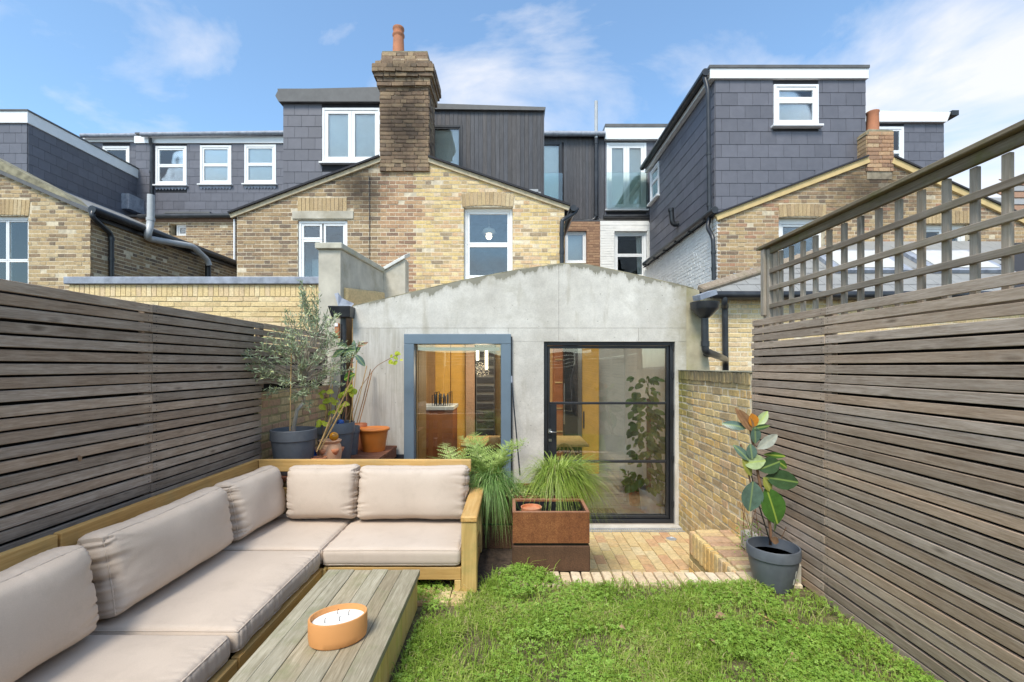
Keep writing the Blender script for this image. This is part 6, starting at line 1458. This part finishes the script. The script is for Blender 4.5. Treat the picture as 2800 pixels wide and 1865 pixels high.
bb = thing('blue_bottle', P(931, 1160, 4.55), 'blue glass globe among the twigs in the tall grey pot', 'ornament')
MB().lathe((XA(931, 4.55), 4.55, ZA(1166, 4.55)), [(0, 0)]+[(.036*math.sin(math.pi*i/10), .036-.036*math.cos(math.pi*i/10)) for i in range(1, 10)]+[(0, .072)], 20).build('globe', M['blueglass'], bb, smooth=True)
bb2 = thing('blue_bottle', P(857, 1225, 4.3), 'blue glass bottle behind the small terracotta pot', 'ornament')
MB().lathe((XA(857, 4.28), 4.28, DZ+.001), [(.03, 0), (.032, .12), (.012, .17), (.012, .2), (0, .2)], 16).build('bottle', M['blueglass'], bb2, smooth=True, auto=40)
# canes, vine, rubber plant sprig
def canes(name, label, segs, mat, rad=.005, cat='garden canes'):
    t = thing(name, segs[0][0], label, cat)
    for a, b in segs: MB().tube([a, Vector(a).lerp(Vector(b), .5)+Vector((.004, 0, 0)), b], rad, 6).build('cane', mat, t)
    return t
canes('bamboo_canes', 'pale bamboo canes slanting up from the small terracotta pot', [(P(868, 1230, 4.14), P(966, 1030, 4.35)), (P(874, 1230, 4.15), P(945, 1100, 4.3)), (P(866, 1235, 4.13), P(905, 1140, 4.2))], M['cane'], .007)
canes('bamboo_canes', 'thin tan canes standing in the tall grey pot', [(P(886, 1170, 4.6), P(906, 1010, 4.6)), (P(900, 1170, 4.62), P(912, 1000, 4.65)), (P(955, 1170, 4.7), P(976, 985, 4.8)), (P(962, 1165, 4.7), P(1003, 1000, 4.85))], M['cane'], .005)
canes('garden_canes', 'brown canes leaning on the concrete beside the orange tub', [(P(970, 1180, 5.2), P(1013, 1010, 5.45)), (P(976, 1180, 5.2), P(1018, 1014, 5.46))], M['cane_dark'], .006)
vn = thing('climbing_vine', P(905, 1180, 4.55), 'straggly vine with yellow-green leaves among the canes', 'climbing plant')
vs2 = [[P(890, 1190, 4.45), P(897, 1120, 4.5), P(888, 1080, 4.45)], [P(905, 1180, 4.5), P(920, 1100, 4.5), P(955, 1065, 4.6)], [P(950, 1170, 4.7), P(985, 1060, 4.9), P(1030, 1000, 5.1), P(1085, 970, 5.2)], [P(885, 1200, 4.3), P(880, 1150, 4.3)], [P(930, 1165, 4.55), P(945, 1110, 4.55), P(925, 1060, 4.6)], [P(935, 1165, 4.55), P(960, 1120, 4.6), P(950, 1080, 4.6)], [P(925, 1165, 4.55), P(915, 1110, 4.55), P(935, 1040, 4.6)]]
for s_ in vs2: MB().tube(bend(s_, .05, 3), .0035, 5).build('stem', M['cane_dark'], vn)
vl = leafmesh(.075, .055, M['vineleaf'], .25, .2, wav=.15)
for u, v, y_ in ((880, 1078, 4.45), (893, 1070, 4.45), (886, 1100, 4.45), (905, 1090, 4.5), (912, 1095, 4.5), (935, 1075, 4.5), (941, 1080, 4.52), (948, 1072, 4.6), (957, 1060, 4.6), (965, 1055, 4.6), (962, 1068, 4.6), (968, 1062, 4.6), (935, 1103, 4.5), (928, 1110, 4.5), (876, 1150, 4.3), (882, 1158, 4.3), (905, 1122, 4.5), (880, 1103, 4.45), (1075, 972, 5.2), (1088, 965, 5.2), (1068, 985, 5.2), (1090, 985, 5.2), (1083, 968, 5.2)):
    for k in range(2):
        a = random.uniform(-3, .2); leafobj(vn, vl, P(u+random.uniform(-4, 4), v+random.uniform(-4, 4), y_-.03), (math.cos(a), -.3, math.sin(a)*.8), (random.uniform(-.4, .4), -1, .7), random.uniform(.6, 1.05)*(1 if u < 1000 else .8))
def ficus_leaf(parent, mat, u, v, ang, L_, W_, y_, roll=0., curl=.12, tilt=.0, name='leaf'):
    """leaf centred near pixel (u, v); ang is its direction in the picture, degrees from right, counter-clockwise"""
    a = math.radians(ang); d = Vector((math.cos(a), tilt, math.sin(a))).normalized(); c = P(u, v, y_)-d*L_/2
    nrm = Vector((math.sin(roll), -math.cos(roll), .25))
    me = leafmesh(L_, W_, mat, curl, .1); return leafobj(parent, me, c, d, nrm, 1., name)
rs = thing('rubber_plant', P(960, 1050, 5.0), 'rubber plant sprig with reddish leaves by the black hopper pipe', 'houseplant')
MB().tube(bend([P(945, 1165, 4.9), P(950, 1040, 5.0), P(965, 975, 5.05), P(985, 935, 5.05)], .1), .008, 6).build('stem', M['bark_brown'], rs)
for q in ((968, 948, 100, .15, .06, 'ficus_blue'), (945, 962, 190, .2, .09, 'ficus'), (992, 942, 25, .12, .04, 'ficus_brown'), (985, 985, -50, .16, .07, 'ficus_blue'), (955, 1030, 205, .14, .1, 'ficus_green'), (935, 945, 160, .15, .07, 'ficus'), (925, 965, 210, .17, .08, 'ficus'), (978, 955, 60, .13, .06, 'ficus')):
    ficus_leaf(rs, M[q[5]], q[0], q[1], q[2], q[3], q[4], 5.02, random.uniform(-.5, .5))
vb = thing('wall_vent', P(1090, 1245, YW), 'small black vent cover low on the concrete', 'vent')
MB().box(XA(1073, YW), XA(1106, YW), YW-.02, YW-.001, ZA(1275, YW), ZA(1242, YW)).build('cover', M['slate_back'], vb, bevel=.004); MB().box(XA(1076, YW), XA(1103, YW), YW-.024, YW-.021, ZA(1258, YW), ZA(1255, YW)).build('bar', M['lead'], vb)

# ------------------------------------------------------------------ rusty planters
def planter(label, x0, x1, y0, y1, zb, h1, gap, h2, mats, fill, t=.022):
    p = thing('rusty_planter', ((x0+x1)/2, y0, zb), label, 'planter', 'rusty steel planters')
    MB().box(x0-.004, x1+.004, y0-.004, y1+.004, zb, zb+h1).build('base', M[mats[0]], p, bevel=.005)
    MB().box(x0+.015, x1-.015, y0+.015, y1-.015, zb+h1, zb+h1+gap).build('plinth_gap', M['liner'], p)
    z0, z1 = zb+h1+gap, zb+h1+gap+h2
    w = MB(); w.box(x0, x1, y0, y0+t, z0, z1); w.box(x0, x1, y1-t, y1, z0, z1); w.box(x0, x0+t, y0+t, y1-t, z0, z1); w.box(x1-t, x1, y0+t, y1-t, z0, z1)
    w.build('box', M[mats[1]], p)
    r_ = MB(); e_ = .001; r_.box(x0-e_, x1+e_, y0-e_, y0+t, z1, z1+.006); r_.box(x0-e_, x1+e_, y1-t, y1+e_, z1, z1+.006); r_.box(x0-e_, x0+t, y0+t, y1-t, z1, z1+.006); r_.box(x1-t, x1+e_, y0+t, y1-t, z1, z1+.006)
    r_.build('rim', M['corten_rim'], p)
    if fill: MB().box(x0+t, x1-t, y0+t, y1-t, z0, z1-fill).build('soil', M['soil'], p)
    else:
        l = MB(); l.box(x0+t, x1-t, y0+t, y0+t+.004, z0+.02, z1-.012); l.box(x0+t, x1-t, y1-t-.004, y1-t, z0+.02, z1-.012); l.box(x0+t, x0+t+.004, y0+t+.004, y1-t-.004, z0+.02, z1-.012); l.box(x1-t-.004, x1-t, y0+t+.004, y1-t-.004, z0+.02, z1-.012); l.box(x0+t, x1-t, y0+t, y1-t, z0, z0+.02); l.build('liner', M['liner'], p)
    return p
p1 = planter('empty rust-orange planter box in front, holding a terracotta saucer', .005, .565, 3.36, 3.70, 0, .185, .022, .222, ('corten_dark', 'corten'), 0)
p2 = planter('rusty planter with ferns and sedge behind, left of the empty planter', -.52, .0, 3.83, 4.25, -.02, .19, .02, .22, ('corten_dark', 'corten_dark'), .03)
p3 = planter('rusty planter with arching sedge directly behind the empty planter', .02, .56, 3.76, 4.18, -.02, .19, .02, .24, ('corten_dark', 'corten'), .02)
sc = thing('terracotta_saucer', (.12, 3.5, .35), 'round terracotta saucer lying in the empty planter', 'saucer')
sxx, syy = XA(1453, 3.5), 3.52
MB().lathe((sxx, syy, .262), [(.072, 0), (.078, .15), (.08, .162), (.073, .162), (.07, .145), (0, .142)], 32).build('dish', M['terracotta'], sc, smooth=True, auto=35)

def sedge(label, c, n, h, reach, mat, seed, dirbias=(0, 0), group='sedge clumps', w=.0035, droop=1.0):
    t = thing('sedge_clump', c, label, 'ornamental grass', group); r = random.Random(seed); m = MB()
    for i in range(n):
        a = r.uniform(0, 2*math.pi); R = reach*r.uniform(.35, 1.)**.8; hh = h*r.uniform(.55, 1.); tone = min(1, max(0, r.gauss(.5, .25)))
        dx, dy = math.cos(a)*R+dirbias[0]*r.random(), math.sin(a)*R*.8+dirbias[1]*r.random()
        b = Vector(c)+Vector((r.gauss(0, .03), r.gauss(0, .03), 0)); sd_ = Vector((-dy, dx, 0)).normalized()
        ns = 7; pv = []
        fall = r.uniform(.95, 2.1)*droop
        for k in range(ns+1):
            s = k/ns; p = b+Vector((dx*s**.95, dy*s**.95, hh*(1.9*s-1.0*fall*s*s*1.25)))
            if p.z < .02: p.z = .02
            ww = w*(1-s*.9)*r.uniform(.9, 1.1); pv += [p-sd_*ww/2, p+sd_*ww/2]
        m.add(pv, [(2*k, 2*k+1, 2*k+3, 2*k+2) for k in range(ns)], tone)
    q = m.build('blades', mat, t, fix=False, tones=True); q['kind'] = 'stuff'
    return t
sedge('bright green arching sedge clump spilling over the planter to the right', (.37, 3.95, .42), 2600, .45, .44, M['carex'], 1, (.2, -.06), w=.0075)
sedge('green sedge clump drooping beside the sofa armrest', (-.17, 3.92, .42), 1100, .38, .32, M['carex2'], 2, (0, -.18), droop=1.15, w=.008)
def fern(label, c, n, Lf, seed, spread=1., up=1., name='fern'):
    t = thing(name, c, label, 'fern', 'ferns in the planters'); r = random.Random(seed)
    for i in range(n):
        a = 2*math.pi*i/n+r.uniform(-.3, .3); L_ = Lf*r.uniform(.65, 1.1); e = r.uniform(.45, 1.)*up; m = MB(); tone0 = r.uniform(.2, .75)
        hd = Vector((math.cos(a), math.sin(a), 0)); pts = []
        N_ = 22
        for k in range(N_+1):
            s = k/N_; pts.append(Vector(c)+hd*(L_*spread*s*(.45+.4*s))+Vector((0, 0, L_*e*(1.15*s-.45*s*s)))+Vector((r.gauss(0, .002), r.gauss(0, .002), 0)))
        m.tube(pts, [.0022*(1-s_/N_*.8) for s_ in range(N_+1)], 4, tone0+.2)
        for k in range(3, N_+1):
            s = k/N_; d = (pts[k]-pts[k-1]).normalized(); sdv = d.cross(Vector((0, 0, 1)));
            if sdv.length < 1e-3: continue
            sdv.normalize(); nrm = sdv.cross(d); pl_ = L_*.24*math.sin(math.pi*(s*.93+.05))**.8
            for sg in (-1, 1):
                pd = (sdv*sg+d*.45+nrm*r.uniform(-.2, .25)).normalized(); np_ = 6
                for j in range(np_):
                    q = pts[k]+pd*pl_*(j+.5)/np_; w = pl_*.2*(1-.7*j/np_); side = pd.cross(nrm).normalized()
                    for s2 in (-1, 1):
                        m.add([q-pd*w*.3, q+side*s2*w*.8+pd*w*.35, q+pd*w*.6], [(0, 1, 2)], min(1, max(0, tone0+r.gauss(0, .12))))
        m.build('frond', M['fern'], t, fix=False, tones=True)
    return t
fern('tall green fern rising in front of the blue window frame', (-.2, 4.12, .4), 14, .6, 1, .7, 1.15)
fern('low fern peeping over the sofa back below the window', (-.52, 4.3, .4), 14, .5, 2, .9, 1.0)
fern('short fern between sedge clumps behind the planters', (.08, 3.98, .42), 9, .22, 3, 1.1, .6)
ivy = thing('creeping_groundcover', (.25, 3.85, .43), 'pale green low creeping foliage along the back edge of the empty planter', 'ground cover')
m = MB(); r = random.Random(9)
for i in range(900):
    p = Vector((r.uniform(-.05, .5), r.uniform(3.74, 3.92), .425+abs(r.gauss(0, .03)))); leaf_quad(m, p, Vector((r.gauss(0, 1), r.gauss(0, 1), r.gauss(.2, .5))), Vector((r.gauss(0, .5), -.4, 1)), r.uniform(.012, .03), r.uniform(.008, .018), r.uniform(.5, 1.))
q = m.build('leaves', M['fern'], ivy, fix=False, tones=True); q['kind'] = 'stuff'

# ------------------------------------------------------------------ rubber plant in the grey pot
rx, ry = XA(2114, 3.15), 3.15
rp_ = pot('potted_rubber_plant', 'young rubber plant with broad leaves in a grey pot against the right fence', rx, ry, -.005, .166, .28, M['potgrey'], .26, .72, cat='houseplant')
MB().tube(bend([P(2106, 1490, ry), P(2108, 1440, ry), P(2078, 1330, ry), P(2055, 1190, ry), P(2048, 1150, ry)], .12), [.011]*0 or .0095, 8).build('stem', M['bark_brown'], rp_, smooth=True)
MB().tube([P(2108, 1488, ry-.02), P(2072, 1372, ry-.02), P(2040, 1240, ry)], .0045, 6).build('support_stick', M['liner'], rp_)
MB().tube([P(2052, 1320, ry), P(2040, 1260, ry), P(2025, 1215, ry)], .006, 6).build('side_stem', M['bark_brown'], rp_)
for u, v, ang, L_, W_, mt, roll, curl, tilt in (
    (2032, 1146, 118, .15, .055, 'ficus_brown', .3, .1, 0), (2044, 1152, 125, .16, .05, 'ficus_brown', -.3, .1, -.1), (2060, 1150, -75, .085, .06, 'ficus_orange', .0, .1, 0), (2012, 1163, 165, .13, .05, 'ficus_blue', .2, .3, 0),
    (2085, 1145, 50, .12, .05, 'ficus_mottled', -.2, .1, .1), (2082, 1168, 10, .11, .03, 'ficus', .2, .1, 0), (2100, 1208, 33, .15, .06, 'ficus_pale', .1, .1, 0), (2030, 1238, 130, .12, .05, 'ficus_blue', .2, .2, 0), (2055, 1235, 95, .09, .06, 'ficus_blue', 0, .1, 0), (2066, 1190, -85, .1, .06, 'ficus_blue', 0, .1, 0),
    (2063, 1263, 8, .13, .082, 'ficus_mottled', 0, .05, -.1), (2105, 1273, 20, .14, .09, 'ficus', 0, .1, .0), (2044, 1278, -60, .12, .05, 'ficus_olive', .2, .1, 0), (2120, 1245, -5, .15, .035, 'ficus_green', .3, .1, .1), (2141, 1312, -8, .205, .105, 'ficus', .0, .12, -.05), (2099, 1325, -60, .1, .05, 'ficus_olive', 0, .1, 0), (2140, 1270, -30, .09, .05, 'ficus_green', .3, .1, .2),
    (2056, 1358, -97, .175, .125, 'ficus_blue', .05, .1, -.1), (2114, 1384, -72, .225, .135, 'ficus_green', -.05, .12, -.1), (2119, 1440, -85, .06, .03, 'ficus', .6, .1, 0), (2120, 1478, -25, .06, .04, 'deadleaf', 0, .2, 0)):
    ficus_leaf(rp_, M[mt], u, v, ang, L_*1.15, W_*1.25, ry-.03 if tilt <= 0 else ry+.04, roll, curl, tilt)
m = MB()
for (a0, a1, z0, z1) in ((-1.02, -.9, .12, .155), (-1.08, -.93, .06, .1), (-.98, -.9, .1, .125)):
    pts = []
    for zz in (z0, z1):
        rr_ = .166*(.72+(.945-.72)*zz/.207)+.0015
        for k in range(5): an = a0+(a1-a0)*k/4; pts.append((rx+rr_*math.cos(an), ry+rr_*math.sin(an), zz-.005))
    m.add(pts, [(k, k+1, k+6, k+5) for k in range(4)])
m.build('torn_label', M['wallwhite'], rp_)
wd = thing('trailing_weed', (1.85, 3.5, .1), 'small weed and dry stems between pot and garden wall', 'weed')
m = MB(); r = random.Random(4)
for i in range(160):
    p = Vector((r.gauss(1.82, .03), r.uniform(3.35, 3.7), r.uniform(0., .3))); leaf_quad(m, p, Vector((r.gauss(0, 1), r.gauss(0, 1), r.gauss(0, 1))), Vector((0, -1, 1)), r.uniform(.012, .022), r.uniform(.008, .014), r.random())
m.build('leaves', M['clover'], wd, fix=False, tones=True)['kind'] = 'stuff'
for i in range(8): a = Vector((r.uniform(1.8, 1.95), r.uniform(3.3, 3.75), .05)); MB().tube([a, a+Vector((r.uniform(-.05, .05), .02, r.uniform(.1, .2))), a+Vector((r.uniform(-.1, .1), .05, r.uniform(.15, .45)))], .0025, 5).build('dry_stem', M['cane_dark'], wd)

# ------------------------------------------------------------------ lawn of grass and clover
LX0, LX1, LY0, LY1 = -1.2, 1.99, 1.35, 3.2
def lawn_edge(x):       # front of the brick edging, with tufts pushing over it
    return 3.14+.035*mn.noise(Vector((x*6, 2, 0)))+.05*mn.noise(Vector((x*1.7, 7, 0)))+(.22 if -.25 < x < .35 else 0)*max(0, 1-abs(x-.05)/.33)
def bare(x, y):
    return mn.noise(Vector((x*3.1, y*3.1, 4.)))
def blades(n, seed):
    r = np.random.default_rng(seed); v = []; f = []; t = []
    xs = r.uniform(LX0, LX1, n); ys = r.uniform(LY0, 3.45, n)
    for x, y in zip(xs, ys):
        if y > lawn_edge(x): continue
        if x < -.5 and y < 2.9 and x < -.55: continue
        if -.36 < x < -.2 and 3.0 < y: continue
        if x > 1.66+.12*mn.noise(Vector((y*7, 0, 0))) and y > 2.62 and r.random() < .85: continue
        if x < -.3 and y > 2.75 and r.random() < .8: continue
        nb = bare(x, y)
        if nb < -.2 and r.random() < .75: continue
        h = .028*(.6+.8*r.random())*(1+.9*mn.noise(Vector((x*6, y*6, 9.)))); h *= 1.8 if r.random() < .025 else 1; 
        if y > lawn_edge(x)-.07: h *= 1.5
        a = r.uniform(0, 6.283); ln = h*r.uniform(.4, 2.0); w = r.uniform(.0016, .003); tone = min(1, max(0, r.normal(.46+.4*mn.noise(Vector((x*2.3, y*2.3, 1.)))+.25*mn.noise(Vector((x*9, y*9, 5.))), .18)))
        if r.random() < .05: tone = r.uniform(.9, 1.)
        dx, dy = math.cos(a), math.sin(a); b = len(v)
        v += [(x-dy*w, y+dx*w, -.012), (x+dy*w, y-dx*w, -.012), (x+dx*ln*.45-dy*w*.8, y+dy*ln*.45+dx*w*.8, h*.75), (x+dx*ln*.45+dy*w*.8, y+dy*ln*.45-dx*w*.8, h*.75), (x+dx*ln, y+dy*ln, h*r.uniform(.55, 1.05))]
        f += [(b, b+1, b+3, b+2), (b+2, b+3, b+4)]; t += [tone]*5
    m = MB(); m.v, m.f, m.t = v, f, t; return m
o = blades(120000, 1).build('lawn_grass', M['grass'], fix=False, tones=True)
tag(o, 'short uneven green grass of the lawn', 'grass', kind='stuff')
m = MB(); r = random.Random(12)
for i in range(46000):
    x, y = r.uniform(LX0, LX1), r.uniform(LY0, 3.48)
    if x > 1.68+.12*mn.noise(Vector((y*7, 0, 0))) and y > 2.62 and r.random() < .8: continue
    if bare(x, y) < -.27 and r.random() < .7: continue
    if y > lawn_edge(x)+.02 or (x < -.55 and y < 2.9) or (-.36 < x < -.2 and y > 3.0): continue
    dens = .26+1.2*mn.noise(Vector((x*1.9, y*1.9, 20.)))+(.45 if x > 1.2 or (x < .45 and y > 2.75) else 0)+(.3 if y < 2.2 else 0)
    if r.random() > dens: continue
    h = r.uniform(.015, .045)+(.035*max(0, 1-abs(x-.05)/.4) if y > 2.9 else 0); a = r.uniform(0, 6.283); sz = r.uniform(.005, .0105); tone = min(1, max(0, r.gauss(.5, .22)))
    c = Vector((x, y, h)); tl_ = Vector((r.gauss(0, .3), r.gauss(-.15, .3), 1)).normalized()
    ex = tl_.orthogonal().normalized(); ey = tl_.cross(ex)
    for k in range(3):
        an = a+k*2.094; d = ex*math.cos(an)+ey*math.sin(an); s_ = tl_.cross(d)
        m.add([c, c+d*sz*.75+s_*sz*.55, c+d*sz*1.3+s_*sz*.2, c+d*sz*1.3-s_*sz*.2, c+d*sz*.75-s_*sz*.55], [(0, 1, 2, 3, 4)], tone)
o = m.build('lawn_clover', M['clover'], fix=False, tones=True); tag(o, 'clover growing through the lawn', 'clover', kind='stuff')
# fallen leaves and twigs
dl = leafmesh(.07, .04, M['deadleaf'], .5, .35, wav=.3)
for i, (u, v, s_, lab) in enumerate(((1955, 1690, 1.3, 'largest curled brown leaf lying on the lawn near the middle'), (2165, 1705, 1., 'two pale dry leaves together on the lawn near the right fence'), (2175, 1790, .9, 'upright pale dry leaf low on the lawn at the right'), (1690, 1715, .6, 'small brown leaf sunk in the middle of the lawn'), (1955, 1760, .7, 'dark dead leaf in the lawn below the curled brown one'))):
    y_ = 1.47*F_PX/(v-1000); d_ = thing('fallen_leaf', P(u, v, y_), lab, 'leaf', 'fallen leaves')
    for k in range(2 if i < 2 else 1): leafobj(d_, dl, P(u+k*18, v+k*6, y_), (math.cos(i*2+k), math.sin(i*2+k), .2), (.2, -.3, 1), s_, 'blade')
lt = thing('fallen_twig', (1.6, 2.6, .02), 'thin forked twig lying on the lawn near the right fence', 'twig')
MB().tube([P(2075, 1678, 2.73), P(2120, 1700, 2.66), P(2190, 1720, 2.6), P(2225, 1755, 2.45)], .003, 5).build('stalk', M['cane'], lt); MB().tube([P(2085, 1700, 2.7), P(2110, 1695, 2.67)], .002, 5).build('fork', M['cane'], lt)
fl2 = thing('fallen_leaf', (-2.19, 2.2, 1.1), 'dry leaf caught between the boards of the left fence', 'leaf', 'fallen leaves')
leafobj(fl2, leafmesh(.035, .02, M['deadleaf'], .3, .2), (XFL+.008, 2.2*1261/(1400-210)+.0, ZA(1245, 2.33)), (.2, .3, -1), (1, -.3, .2), 1., 'blade')
